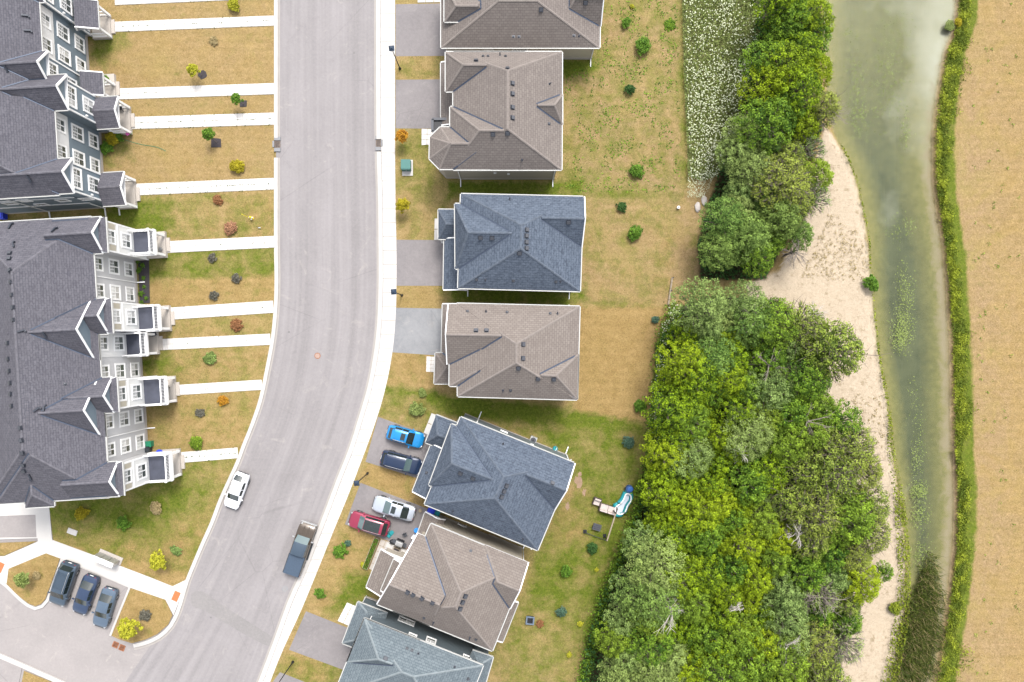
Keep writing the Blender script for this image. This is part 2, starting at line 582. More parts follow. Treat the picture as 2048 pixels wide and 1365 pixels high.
def paint(name, c, metal=0.35):
    t = NT(name, 0.32, 0.5)
    t.col(t.mix(t.rng(t.noise(14, 3, 0.6, t.co('Object')), 0.3, 0.7, 0, 0.15), c, tuple(x * 0.8 for x in c)))
    t.b.inputs['Metallic'].default_value = metal
    t.b.inputs['Coat Weight'].default_value = 0.35
    t.b.inputs['Coat Roughness'].default_value = 0.08
    return t.m


def leaf(name, a, b, c=None, transl=0.15):
    """a dark, b light; tint attribute per leaf, hue drift per tree"""
    t = NT(name, 0.75, 0.2)
    tint = t.attr('tint', 'Fac')
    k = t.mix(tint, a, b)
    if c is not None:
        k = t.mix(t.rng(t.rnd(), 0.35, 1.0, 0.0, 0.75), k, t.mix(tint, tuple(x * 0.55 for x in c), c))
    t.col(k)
    tr = t.n('ShaderNodeBsdfTranslucent'); t.put(tr.inputs[0], k)
    ms = t.n('ShaderNodeMixShader'); ms.inputs[0].default_value = transl
    out = t.t.nodes['Material Output']
    t.t.links.new(t.b.outputs[0], ms.inputs[1]); t.t.links.new(tr.outputs[0], ms.inputs[2])
    t.t.links.new(ms.outputs[0], out.inputs['Surface'])
    return t.m


L_LIME = leaf('lime_leaves', (0.010, 0.036, 0.001), (0.192, 0.285, 0.005), (0.255, 0.320, 0.006))
L_GREEN = leaf('mid_green_leaves', (0.016, 0.050, 0.002), (0.155, 0.255, 0.018), (0.195, 0.265, 0.020))
L_TEAL = leaf('cool_green_leaves', (0.024, 0.062, 0.007), (0.160, 0.255, 0.050), (0.195, 0.268, 0.056))
L_GREY = leaf('grey_green_leaves', (0.036, 0.066, 0.012), (0.200, 0.282, 0.078), (0.230, 0.295, 0.075))
L_OLIVE = leaf('olive_leaves', (0.040, 0.066, 0.008), (0.205, 0.265, 0.036), (0.235, 0.270, 0.045))
L_DARK = leaf('dark_evergreen_leaves', (0.012, 0.040, 0.008), (0.045, 0.105, 0.022))
L_BRIGHT = leaf('bright_shrub_leaves', (0.030, 0.078, 0.006), (0.115, 0.215, 0.020))
L_YELLOW = leaf('yellow_leaves', (0.160, 0.160, 0.008), (0.370, 0.360, 0.028))
L_YOLIVE = leaf('golden_leaves', (0.180, 0.150, 0.006), (0.340, 0.290, 0.015))
L_ORANGE = leaf('orange_leaves', (0.230, 0.090, 0.010), (0.430, 0.230, 0.015))
L_RUST = leaf('rust_leaves', (0.130, 0.052, 0.020), (0.255, 0.125, 0.055))
L_PINK = leaf('dusty_pink_leaves', (0.180, 0.085, 0.045), (0.320, 0.175, 0.100))
L_MAUVE = leaf('grey_brown_leaves', (0.055, 0.052, 0.040), (0.135, 0.128, 0.100))
L_BLUEG = leaf('blue_green_leaves', (0.030, 0.070, 0.045), (0.085, 0.150, 0.100))
L_STRAW = leaf('straw_leaves', (0.180, 0.140, 0.060), (0.340, 0.270, 0.140))
L_BANK = leaf('bank_grass_blades', (0.060, 0.088, 0.006), (0.205, 0.240, 0.016))
L_BANKDARK = leaf('reed_blades', (0.020, 0.036, 0.004), (0.085, 0.105, 0.014))
L_PALEOL = leaf('pale_olive_leaves', (0.080, 0.110, 0.022), (0.205, 0.250, 0.074))
M_FLOWER = plain('white_umbels', (0.36, 0.385, 0.26), 0.9, var=0.05)
M_PINKFL = plain('pink_petals', (0.50, 0.10, 0.32), 0.8, var=0.1)
M_BARK = plain('grey_brown_bark', (0.105, 0.085, 0.068), 0.95, var=0.3, scale=6)
M_DEADBARK = plain('bleached_bark', (0.33, 0.30, 0.27), 0.95, var=0.2, scale=6)
M_TWIG = plain('grey_twigs', (0.17, 0.145, 0.125), 0.95, var=0.3, scale=3)
# ---------------------------------------------------------------- ground, river, lawns
KERB_R = smooth_line([(752, -140), (752, 0), (752, 150), (753, 290), (756, 400), (757, 500), (757, 570), (754, 650), (747, 710), (736, 770), (719, 830), (698, 897), (675, 955), (650, 1022), (628, 1078), (604, 1140), (577, 1200), (548, 1280), (516, 1365), (470, 1480)], 12)
WALK_R = smooth_line([(790, -140), (790, 0), (790, 150), (790, 290), (791, 400), (793, 500), (793, 570), (792, 620), (788, 680), (779, 740), (765, 800), (746, 860), (722, 925), (697, 990), (664, 1070), (640, 1130), (602, 1222), (566, 1300), (540, 1365), (496, 1480)], 12)
KERB_L = smooth_line([(548, -140), (548, 0), (548, 250), (548, 480), (549, 560), (547, 620), (541, 680), (530, 740), (517, 800), (500, 850), (484, 890), (471, 925), (455, 960), (437, 1000), (420, 1045), (400, 1090), (384, 1128), (371, 1160), (362, 1190), (352, 1222), (338, 1250), (316, 1271), (290, 1283), (266, 1289)], 12)
WATER_L = smooth_line([(1640, -160), (1650, 0), (1652, 100), (1656, 160), (1660, 220), (1675, 275), (1697, 315), (1716, 365), (1727, 415), (1739, 475), (1742, 540), (1748, 600), (1753, 650), (1760, 710), (1773, 780), (1782, 840), (1786, 900), (1797, 960), (1806, 1020), (1812, 1080), (1815, 1150), (1812, 1230), (1800, 1300), (1785, 1365), (1740, 1500)], 10)
WATER_R = smooth_line([(1915, -160), (1914, 0), (1906, 60), (1891, 100), (1881, 150), (1870, 230), (1867, 330), (1872, 400), (1885, 480), (1893, 560), (1898, 640), (1902, 720), (1904, 840), (1908, 920), (1911, 1000), (1909, 1080), (1902, 1150), (1892, 1230), (1880, 1300), (1868, 1365), (1840, 1500)], 10)
WATER_Z = -0.22
MEADOW = [(1363, -60), (1536, -60), (1528, 40), (1512, 100), (1500, 150), (1487, 205), (1475, 255), (1458, 310), (1436, 352), (1404, 362), (1376, 352), (1374, 290), (1368, 150)]
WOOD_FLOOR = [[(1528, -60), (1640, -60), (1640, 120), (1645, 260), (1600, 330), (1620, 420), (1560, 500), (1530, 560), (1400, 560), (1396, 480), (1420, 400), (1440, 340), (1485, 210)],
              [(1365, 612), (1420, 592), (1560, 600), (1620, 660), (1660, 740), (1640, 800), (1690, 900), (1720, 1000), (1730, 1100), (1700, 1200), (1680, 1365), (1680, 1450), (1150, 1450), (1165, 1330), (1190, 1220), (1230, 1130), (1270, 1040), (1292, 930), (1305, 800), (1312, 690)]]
SANDS = [[(1650, 250), (1700, 315), (1730, 420), (1745, 540), (1757, 680), (1780, 820), (1790, 930), (1815, 1100), (1812, 1230), (1790, 1365), (1760, 1450), (1660, 1450), (1690, 1230), (1700, 1060), (1660, 900), (1610, 760), (1620, 650), (1500, 600), (1490, 570), (1560, 540), (1610, 430), (1630, 330)]]

# (attribute column, polygon, softness in px, value);   columns 0 green 1 sand 2 wood | 3 golden 4 meadow 5 bare
ZONES = [
    (0, [(780, -200), (1400, -200), (1400, 1500), (500, 1500)], 5, 0.24),
    (5, [(1195, -100), (1362, -100), (1366, 390), (1168, 390), (1120, 130)], 6, 0.75),
    (0, [(1195, -100), (1362, -100), (1366, 390), (1128, 390), (1120, 130)], 6, 0.40),
    (0, [(1130, 300), (1200, 300), (1200, 385), (1130, 385)], 20, 0.45),
    (0, [(1118, 122), (1190, 120), (1200, 142), (1150, 152), (1118, 148)], 8, 0.9),
    (5, [(1165, 395), (1358, 395), (1340, 612), (1160, 612)], 3, 0.5),
    (0, [(1165, 395), (1358, 395), (1340, 612), (1160, 612)], 3, 0.34),
    (3, [(1150, 613), (1335, 613), (1300, 850), (1150, 830)], 7, 0.95),
    (0, [(1150, 613), (1335, 613), (1300, 850), (1150, 830)], 7, 0.06),
    (0, [(890, 362), (1168, 362), (1168, 396), (890, 402)], 8, 0.85),
    (0, [(1120, 383), (1360, 383), (1360, 397), (1120, 397)], 6, 0.6),
    (0, [(900, 572), (1168, 580), (1168, 614), (900, 606)], 7, 0.8),
    (5, [(960, 588), (1110, 588), (1110, 606), (960, 606)], 8, 0.8),
    (0, [(1155, 600), (1345, 606), (1340, 618), (1155, 616)], 6, 0.45),
    (0, [(768, 772), (900, 790), (1100, 812), (1292, 845), (1288, 872), (1100, 850), (920, 836), (760, 800)], 9, 0.92),
    (0, [(1000, 845), (1290, 860), (1290, 1000), (1150, 1000), (1140, 920)], 16, 0.66),
    (0, [(1100, 1000), (1290, 980), (1250, 1100), (1180, 1250), (1140, 1400), (1000, 1400), (990, 1310), (1060, 1120)], 14, 0.52),
    (3, [(1100, 1000), (1200, 1000), (1190, 1100), (1080, 1100)], 30, 0.6),
    (0, [(1185, 980), (1290, 980), (1235, 1110), (1180, 1300), (1150, 1300), (1170, 1130)], 16, 0.74),
    (0, [(1080, 1105), (1175, 1095), (1150, 1180), (1120, 1240), (1060, 1200)], 18, 0.78),
    (5, [(1000, 1310), (1110, 1310), (1110, 1400), (990, 1400)], 15, 0.55),
    (0, [(793, 112), (890, 112), (890, 160), (793, 160)], 5, 0.34),
    (0, [(793, 258), (880, 258), (900, 392), (793, 392)], 6, 0.48),
    (0, [(795, 392), (890, 380), (890, 480), (795, 480)], 10, 0.34),
    (3, [(795, 572), (890, 572), (890, 616), (790, 616)], 5, 0.55),
    (3, [(785, 706), (872, 712), (872, 775), (770, 770)], 6, 0.7),
    (0, [(765, 778), (860, 800), (880, 840), (852, 868), (752, 832)], 9, 0.5),
    (3, [(735, 922), (850, 955), (852, 1014), (715, 965)], 5, 0.9),
    (3, [(690, 1050), (770, 1080), (740, 1140), (700, 1230), (610, 1225)], 16, 0.6),
    (0, [(690, 1140), (760, 1150), (740, 1215), (700, 1235), (660, 1220)], 14, 0.7),
    (0, [(560, 1305), (720, 1340), (700, 1400), (550, 1400)], 5, 0.5),
    (3, [(575, 1305), (650, 1325), (640, 1400), (560, 1400)], 10, 0.8),
    (5, [(1345, 395), (1362, 395), (1350, 600), (1334, 606)], 3, 1.0),
    (5, [(1358, 350), (1440, 330), (1410, 470), (1400, 600), (1340, 606)], 12, 0.9),
    (0, [(1356, -80), (1366, -80), (1376, 350), (1362, 400)], 6, 0.6),
    (5, [(1900, -300), (2500, -300), (2500, 1700), (1900, 1700)], 10, 0.55),
    (5, [(1900, 120), (1985, 120), (2010, 900), (1985, 1500), (1900, 1500)], 30, 1.0),
    (3, [(1985, -300), (2500, -300), (2500, 1700), (1975, 1700)], 45, 0.8),
    (0, [(1900, -300), (2500, -300), (2500, 1700), (1900, 1700)], 10, 0.10),
]
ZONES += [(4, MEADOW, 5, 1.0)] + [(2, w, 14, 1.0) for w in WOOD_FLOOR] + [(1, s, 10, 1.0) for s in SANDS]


def zone_cols(pts, zones):
    cov = np.zeros((len(pts), 6))
    for c, poly, soft, val in zones:
        m = pmask(pts, poly, soft)
        cov[:, c] = cov[:, c] * (1 - m) + val * m
    return cov


def set_cov(me, pts, cov, bed=None):
    def put(name, a, b, c, al=1.0):
        at = me.color_attributes.new(name, 'FLOAT_COLOR', 'POINT')
        arr = np.ones((len(pts), 4), np.float32)
        arr[:, 0], arr[:, 1], arr[:, 2], arr[:, 3] = a, b, c, al
        at.data.foreach_set('color', arr.ravel())
    put('cov', cov[:, 0], cov[:, 1], cov[:, 2])
    put('cov2', cov[:, 3], cov[:, 4], cov[:, 5])
    if bed is not None: put('cov3', bed[:, 0], bed[:, 1], bed[:, 2], bed[:, 3])


def axis(lo, hi, step, far):
    a = list(np.arange(lo, hi + step / 2, step))
    return np.array([-f for f in far[::-1]] + a + list(far))


gx = axis(-64, 66, 0.42, [80, 110, 180, 400, 1000, 2200])
gy = axis(-46, 46, 0.42, [60, 90, 180, 400, 1000, 2200])
GX, GY = np.meshgrid(gx, gy)
gp = np.stack([GX.ravel(), GY.ravel()], 1)
px = np.stack([gp[:, 0] * S / (1 - G / H) + 1024, 682.5 - gp[:, 1] * S / (1 - G / H)], 1)
wl = interp(WATER_L, px[:, 1]); wr = interp(WATER_R, px[:, 1])
mid_r = (interp(KERB_R, px[:, 1]) + interp(WALK_R, px[:, 1])) / 2 + 4
gz = np.where(px[:, 0] > mid_r, G, -0.04)
dl, dr = px[:, 0] - wl, wr - px[:, 0]
south = np.clip((px[:, 1] - 1080) / 160, 0, 1)
ins = np.minimum(dl, dr)
wob = np.array([mnoise.noise((x * 0.35, y * 0.35, 1.0)) for x, y in gp])
deep = np.clip(np.minimum(dl / 62, dr / 70) + 0.10 * wob, 0, 1)
deep = deep * deep * (3 - 2 * deep)
bedz = WATER_Z - 0.03 - (0.55 - 0.1 * wob) * deep * (1 - 0.75 * south) - 0.04 * np.clip(ins / 10, 0, 1)
bank = np.clip(-ins / 16, 0, 1)
inside = ins > 0
gz = np.where(inside, bedz, np.where(ins > -16, (WATER_Z - 0.03) * (1 - bank) + gz * bank, gz))
rough = np.array([mnoise.noise((x * 0.22, y * 0.22, 5.0)) for x, y in gp])
nat = px[:, 0] > 1366
gz = np.where(nat & ~inside & (ins < -16), gz + 0.10 * rough * np.clip((px[:, 0] - 1366) / 40, 0, 1), gz)
faces = []
nx, ny = len(gx), len(gy)
idx = np.arange(nx * ny).reshape(ny, nx)
quads = np.stack([idx[:-1, :-1], idx[:-1, 1:], idx[1:, 1:], idx[1:, :-1]], -1).reshape(-1, 4)
me = bpy.data.meshes.new('ground')
me.from_pydata(np.column_stack([gp, gz]).tolist(), [], quads.tolist())
cov = zone_cols(px, ZONES)
veg_r = np.clip(1 - np.abs(px[:, 0] - (wr + 26)) / 20, 0, 1)
cov[:, 0] = np.maximum(cov[:, 0], np.clip(veg_r * 2.5, 0, 1))
cov[:, 5] *= 1 - np.clip(veg_r * 2.5, 0, 1)
pale = np.clip((520 - px[:, 1]) / 420, 0, 1) * np.clip(1.15 - dr / 95, 0, 1)  # bright cloud reflection on the water, painted into the bed colour
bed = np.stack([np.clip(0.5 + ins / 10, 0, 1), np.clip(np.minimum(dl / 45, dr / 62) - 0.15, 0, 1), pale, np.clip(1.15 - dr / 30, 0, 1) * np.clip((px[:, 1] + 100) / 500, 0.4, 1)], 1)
cloud_sheen = np.clip((620 - px[:, 1]) / 500, 0, 1)  # upper reach lightened: cloud reflection painted as a shallower bed tone
bed[:, 1] *= 1 - 0.55 * cloud_sheen
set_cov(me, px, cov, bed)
M_GROUND = None
t = NT('ground_cover', 0.95, 0.1)
_p = t.pos()
_c, _f, _s = lawn_colour(t, _p)
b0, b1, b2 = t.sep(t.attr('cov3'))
_n1 = t.noise(0.35, 5, 0.6, _p, 0.8); _n2 = t.noise(1.4, 4, 0.65, _p)
shal = t.mix(t.rng(_n2, 0.3, 0.7), (0.185, 0.165, 0.070), (0.140, 0.132, 0.048))
dp = t.mix(t.rng(_n1, 0.3, 0.7), (0.060, 0.067, 0.040), (0.095, 0.102, 0.058))
bc = t.mix(t.rng(t.math('ADD', b1, t.math('MULTIPLY', t.math('SUBTRACT', _n2, 0.5), 0.35)), 0.05, 0.75), shal, dp)
bc = t.mix(t.rng(t.math('ADD', b2, t.math('MULTIPLY', t.math('SUBTRACT', t.noise(0.16, 3, 0.5, _p), 0.5), 1.6)), 0.20, 1.05), bc, (0.300, 0.290, 0.255))  # pale tone painted on the bed for the reflected cloud
bc = t.mix(t.rng(t.math('ADD', t.attr('cov3', 'Alpha'), t.math('MULTIPLY', t.math('SUBTRACT', t.noise(0.6, 6, 0.7, _p, 0.5), 0.5), 1.7)), 0.40, 0.95), bc, (0.225, 0.185, 0.130))
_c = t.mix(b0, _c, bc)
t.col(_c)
t.bump(t.math('MULTIPLY', t.math('ADD', _f, t.math('MULTIPLY', _s, 0.6)), t.math('SUBTRACT', 1.0, b0)), 0.55, 0.12)
M_GROUND = t.m
me.materials.append(M_GROUND)
tag(obj('ground', me), 'dry lawns, sandy bank and stubble field around the houses and the river', kind='structure')

# river surface
t = NT('river_water', 0.06, 0.5)
tr = t.n('ShaderNodeBsdfTransparent'); tr.inputs[0].default_value = (0.93, 0.96, 0.91, 1)
gl = t.n('ShaderNodeBsdfGlossy'); gl.inputs['Roughness'].default_value = 0.16
bm = t.n('ShaderNodeBump'); bm.inputs['Strength'].default_value = 0.012; bm.inputs['Distance'].default_value = 0.05
t.put(bm.inputs['Height'], t.noise(2.2, 4, 0.6, t.pos()))
fr = t.n('ShaderNodeFresnel'); fr.inputs['IOR'].default_value = 1.33
ms = t.n('ShaderNodeMixShader')
t.t.links.new(fr.outputs[0], ms.inputs[0]); t.t.links.new(tr.outputs[0], ms.inputs[1]); t.t.links.new(gl.outputs[0], ms.inputs[2])
t.t.links.new(ms.outputs[0], t.t.nodes['Material Output'].inputs['Surface'])
mb = MB()
L = [P2(x - 5, y, WATER_Z) for x, y in WATER_L]; Rr = [P2(x + 5, y, WATER_Z) for x, y in WATER_R]
ys = np.linspace(-150, 1480, 90)
for a, b in zip(ys[:-1], ys[1:]):
    q = [(float(interp(WATER_L, a)) - 6, a), (float(interp(WATER_L, b)) - 6, b), (float(interp(WATER_R, b)) + 6, b), (float(interp(WATER_R, a)) + 6, a)]
    mb.face([(*P2(x, y, WATER_Z), WATER_Z) for x, y in q])
tag(mb.build('river_water', t.m), 'shallow murky green river running along the sandy bank', kind='structure')


def plate(name, poly_px, z, mat, label, zones=None, step=9.0, thick=0.22, holes=()):
    """a raised sheet with an edge; zones give it lawn colours"""
    poly = [(p[0], p[1]) for p in poly_px]
    if zones is None:
        mb = MB()
        pts = [P2(x, y, z) for x, y in poly]
        tri = tessellate_polygon([[Vector((x, y, 0)) for x, y in pts]])
        c = area2(pts)
        for a, b, d in tri:
            q = [pts[a], pts[b], pts[d]]
            if area2(q) < 0: q = q[::-1]
            mb.face([(x, y, z) for x, y in q])
        pts = ccw(pts)
        for i in range(len(pts)):
            a, b = pts[i], pts[(i + 1) % len(pts)]
            mb.face([(a[0], a[1], z - thick), (b[0], b[1], z - thick), (b[0], b[1], z), (a[0], a[1], z)])
        return tag(mb.build(name, mat), label, kind='structure')
    xs = [p[0] for p in poly]; ys = [p[1] for p in poly]
    g = np.stack(np.meshgrid(np.arange(min(xs), max(xs), step), np.arange(min(ys), max(ys), step)), -1).reshape(-1, 2)
    g = g[pin(g, poly)]
    g = g[pdist(g, poly) > step * 0.4]
    n = len(poly)
    vs = [Vector(p) for p in poly] + [Vector(p) for p in g.tolist()]
    ov, _, of, *_ = delaunay_2d_cdt(vs, [(i, (i + 1) % n) for i in range(n)], [list(range(n))], 1, 1e-5)
    pp = np.array([(v.x, v.y) for v in ov])
    k = (1 - z / H) / S
    W3 = np.column_stack([(pp[:, 0] - 1024) * k, (682.5 - pp[:, 1]) * k, np.full(len(pp), z)])
    fs = []
    for f in of:
        q = [W3[i][:2] for i in f]
        fs.append(list(f) if area2(q) > 0 else list(f)[::-1])
    me = bpy.data.meshes.new(name)
    me.from_pydata(W3.tolist(), [], fs)
    set_cov(me, pp, zone_cols(pp, zones))
    me.materials.append(mat)
    return tag(obj(name, me), label, kind='structure')


LZ = [
    (0, [(-400, -300), (600, -300), (600, 1500), (-400, 1500)], 2, 0.22),
    (5, [(150, -100), (560, -100), (560, 370), (200, 370)], 6, 0.42),
    (3, [(150, -100), (560, -100), (560, 370), (200, 370)], 6, 0.40),
    (0, [(150, -100), (560, -100), (560, 370), (200, 370)], 6, 0.14),
    (0, [(170, 60), (260, 60), (240, 130), (180, 130)], 20, 0.62),
    (0, [(200, 250), (270, 250), (250, 330), (205, 330)], 20, 0.55),
    (0, [(0, 400), (560, 385), (560, 480), (0, 480)], 6, 0.42),
    (0, [(210, 395), (340, 400), (330, 480), (215, 470)], 18, 0.80),
    (3, [(480, 385), (560, 385), (560, 480), (470, 480)], 20, 0.5),
    (0, [(260, 500), (560, 485), (560, 612), (280, 620)], 5, 0.62),
    (0, [(300, 562), (560, 545), (560, 612), (290, 620)], 5, 0.22),
    (3, [(300, 562), (560, 545), (560, 612), (290, 620)], 5, 0.7),
    (0, [(320, 545), (560, 535), (560, 552), (320, 560)], 5, 0.62),
    (0, [(320, 630), (560, 618), (560, 770), (280, 790)], 6, 0.34),
    (3, [(320, 630), (560, 618), (560, 770), (280, 790)], 6, 0.30),
    (0, [(270, 715), (350, 705), (350, 770), (280, 770)], 18, 0.66),
    (0, [(290, 790), (530, 780), (500, 910), (290, 930)], 6, 0.30),
    (3, [(290, 790), (530, 780), (500, 910), (290, 930)], 6, 0.45),
    (0, [(90, 925), (490, 900), (450, 1000), (380, 1150), (90, 1090)], 8, 0.48),
    (0, [(90, 1000), (250, 1000), (380, 940), (400, 1010), (300, 1070), (100, 1050)], 30, 0.78),
    (3, [(330, 1060), (430, 1000), (380, 1180), (240, 1140)], 30, 0.7),
    (3, [(-100, 1070), (380, 1070), (380, 1500), (-100, 1500)], 30, 0.75),
    (0, [(-100, 1100), (380, 1180), (380, 1500), (-100, 1500)], 10, 0.20),
]

# asphalt: side street below, the curving road above it
plate('side_street', [(-160, 1040), (120, 1040), (420, 1120), (640, 1050), (640, 1480), (-160, 1480)], 0.0, M_SIDE, 'dusty side street asphalt with parking bay', thick=0.05)
mb = MB()
yy = np.linspace(-140, 1480, 70)
left_edge = [(l[0] + 4, l[1]) for l in KERB_L if l[1] < 1150] + [(330, 1250), (260, 1350), (180, 1480)]
dist = 0
for a, b in zip(yy[:-1], yy[1:]):
    la, lb = float(interp(left_edge, a)), float(interp(left_edge, b))
    ra, rb = float(interp(KERB_R, a)) + 5, float(interp(KERB_R, b)) + 5
    d = math.hypot((ra - rb), (b - a)) / S
    n = 6
    for k in range(n):
        f0, f1 = k / n, (k + 1) / n
        q = [(la + (ra - la) * f0, a), (lb + (rb - lb) * f0, b), (lb + (rb - lb) * f1, b), (la + (ra - la) * f1, a)]
        wd = 12.0
        mb.face([(*P2(x, y, 0.004), 0.004) for x, y in q], 0, [(f0 * wd, dist), (f0 * wd, dist + d), (f1 * wd, dist + d), (f1 * wd, dist)])
    dist += d
tag(mb.build('road', M_ROAD), 'pale grey asphalt road curving between the two rows of houses', kind='structure')
M_PATCH = asphalt('patched_asphalt', (0.132, 0.125, 0.125), (0.160, 0.151, 0.150), False, 0.4)
plate('asphalt_patch', smooth_line([(382, 1188), (402, 1182), (450, 1214), (500, 1246), (552, 1280), (546, 1296), (500, 1275), (450, 1246), (410, 1222), (384, 1212), (382, 1188)], 9)[:-1], 0.008, M_PATCH, 'darker patched band of asphalt at the street corner', thick=0.004)

# lawns left of the road
front = [(x, y) for x, y in KERB_L if y <= 1164]
plate('front_lawn', [(-200, -140)] + front + [(345, 1174), (300, 1156), (240, 1133), (180, 1109), (106, 1081), (98, 1008), (98, 990), (-200, 1000)], G, M_LAWN, 'dry front lawns of the townhouse rows', LZ)
ISLAND_A = [(93, 1106), (120, 1117), (105, 1160), (90, 1200), (81, 1209), (70, 1213), (56, 1207), (44, 1198), (28, 1184), (13, 1169), (16, 1137)]
ISLAND_B = [(261, 1177), (296, 1187), (330, 1199), (338, 1215), (345, 1231), (336, 1250), (314, 1269), (290, 1280), (264, 1287), (240, 1280), (223, 1272), (240, 1228)]
plate('lawn_island', ISLAND_A, G, M_LAWN, 'dry grass island left of the parking bay', LZ, 6)
plate('lawn_island', ISLAND_B, G, M_LAWN, 'dry grass island at the street corner', LZ, 6)
plate('lawn_strip', [(-160, 1088), (0, 1086), (74, 1083), (40, 1098), (8, 1112), (-160, 1112)], G, M_LAWN, 'narrow grass strip below the end driveway', LZ, 8)
plate('corner_lawn', [(48, 1342), (98, 1362), (240, 1430), (100, 1480), (20, 1480)], G, M_LAWN, 'grass corner south of the side street', LZ, 8)
plate('driveway', [(-160, 1296), (0, 1314), (44, 1334), (16, 1480), (-160, 1480)], G - 0.05, M_SIDE, 'driveway at the bottom left corner')
# concrete walks around the corner
plate('corner_walk', [(-160, 1000), (97, 1000), (104, 1080), (180, 1108), (240, 1132), (300, 1155), (345, 1173), (372, 1160), (362, 1192), (347, 1231), (331, 1200), (296, 1188), (258, 1175), (190, 1145), (122, 1118), (92, 1107), (17, 1138), (13, 1168), (-20, 1146), (-160, 1142), (-160, 1118), (8, 1113), (40, 1099), (76, 1083), (75, 1077), (-160, 1084), (-160, 1078), (73, 1075), (71, 1030), (-160, 1038)], G + 0.004, M_CONC, 'white concrete walk around the corner lawn')
plate('end_driveway', [(-160, 1036), (71, 1029), (74, 1077), (-160, 1086)], G - 0.03, M_SIDE, 'grey driveway of the end townhouse')
for px_, py_, lab in ((352, 1193, 'terracotta tactile plate on the corner walk beside the road'), (0, 1135, 'terracotta tactile plate at the left picture edge')):
    mb = MB()
    c = P(px_, py_, G)
    mb.box((c.x, c.y, G + 0.012), (0.72, 1.15, 0.02), 0, -0.42)
    for i in range(4):
        for j in range(6):
            ox, oy = -0.24 + 0.16 * i, -0.42 + 0.168 * j
            ca, sa = math.cos(-0.42), math.sin(-0.42)
            mb.box((c.x + ox * ca - oy * sa, c.y + ox * sa + oy * ca, G + 0.026), (0.05, 0.05, 0.01), 0, -0.42, False)
    tag(mb.build('tactile_plate', M_TACT), lab, 'tactile plate')


def strip(name, line, w_px, z0, z1, mat, label, side=1, gap=None):
    """a kerb: solid band along a line given in photograph pixels"""
    off = offset_line(line, w_px * side)
    mb = MB()
    A = [P2(x, y, z1) for x, y in line]; B = [P2(x, y, z1) for x, y in off]
    for i in range(len(A) - 1):
        if gap and gap(line[i]): continue
        q = [A[i], A[i + 1], B[i + 1], B[i]]
        if area2(q) < 0: q = q[::-1]
        mb.face([(x, y, z1) for x, y in q])
        for p, r in ((A[i], A[i + 1]), (B[i], B[i + 1])):
            mb.face([(*p, z0), (*r, z0), (*r, z1), (*p, z1)])
    return tag(mb.build(name, mat), label, kind='structure')


drain = lambda p: 274 < p[1] < 303
strip('kerb', KERB_L, 7.4, -0.03, G + 0.012, M_KERB, 'concrete kerb along the townhouse side of the road', -1, drain)
strip('kerb', KERB_R, 9, -0.03, G + 0.012, M_KERB, 'concrete kerb beside the sidewalk', -1, drain)
strip('gutter_band', offset_line(KERB_L, -8), 4, -0.02, 0.012, M_GUTTERC, 'concrete gutter band along the left kerb', -1, drain)
strip('gutter_band', KERB_R, 4, -0.02, 0.012, M_GUTTERC, 'concrete gutter band along the right kerb', 1, drain)
strip('kerb', smooth_line([(-60, 1118), (0, 1160), (14, 1170), (30, 1186), (45, 1200), (57, 1209), (70, 1215), (82, 1211), (92, 1200), (106, 1161), (121, 1118)], 8), 6, -0.03, G + 0.012, M_KERB, 'kerb round the left grass island', 1)
strip('kerb', [(261, 1176), (240, 1227), (222, 1273)], 4, -0.03, G + 0.012, M_KERB, 'straight kerb on the right of the parking bay', 1)
strip('kerb', [(121, 1117), (190, 1144), (260, 1174)], 3, -0.03, G + 0.016, M_KERB, 'kerb at the head of the parking bay', 1)
strip('kerb', [(-120, 1256), (0, 1308), (60, 1334), (132, 1366), (300, 1440)], 9, -0.03, G + 0.012, M_KERB, 'kerb south of the side street', 1)

# sidewalk of cast panels, right of the road
walk = empty('sidewalk', (0, 0, 0)); tag(walk, 'white concrete sidewalk along the detached houses', kind='structure')
inner = offset_line(KERB_R, -9.6)
def resample(line, n):
    d = [0]
    for a, b in zip(line[:-1], line[1:]): d.append(d[-1] + math.hypot(b[0] - a[0], b[1] - a[1]))
    s = np.linspace(0, d[-1], n)
    return list(zip(np.interp(s, d, [p[0] for p in line]), np.interp(s, d, [p[1] for p in line]))), d[-1]
NP = 60
ia, _ = resample(inner, NP + 1); wa, _ = resample(WALK_R, NP + 1)
for i in range(NP):
    g = 0.010
    lerp = lambda p, q, f: (p[0] + (q[0] - p[0]) * f, p[1] + (q[1] - p[1]) * f)
    q = [lerp(ia[i], ia[i + 1], g), lerp(ia[i], ia[i + 1], 1 - g), lerp(wa[i], wa[i + 1], 1 - g), lerp(wa[i], wa[i + 1], g)]
    mb = MB(); mb.prism([P2(x, y, G) for x, y in q], -0.05, G + 0.008 + random.uniform(0, 0.003))
    mb.build('sidewalk_panel', M_CONC, walk)

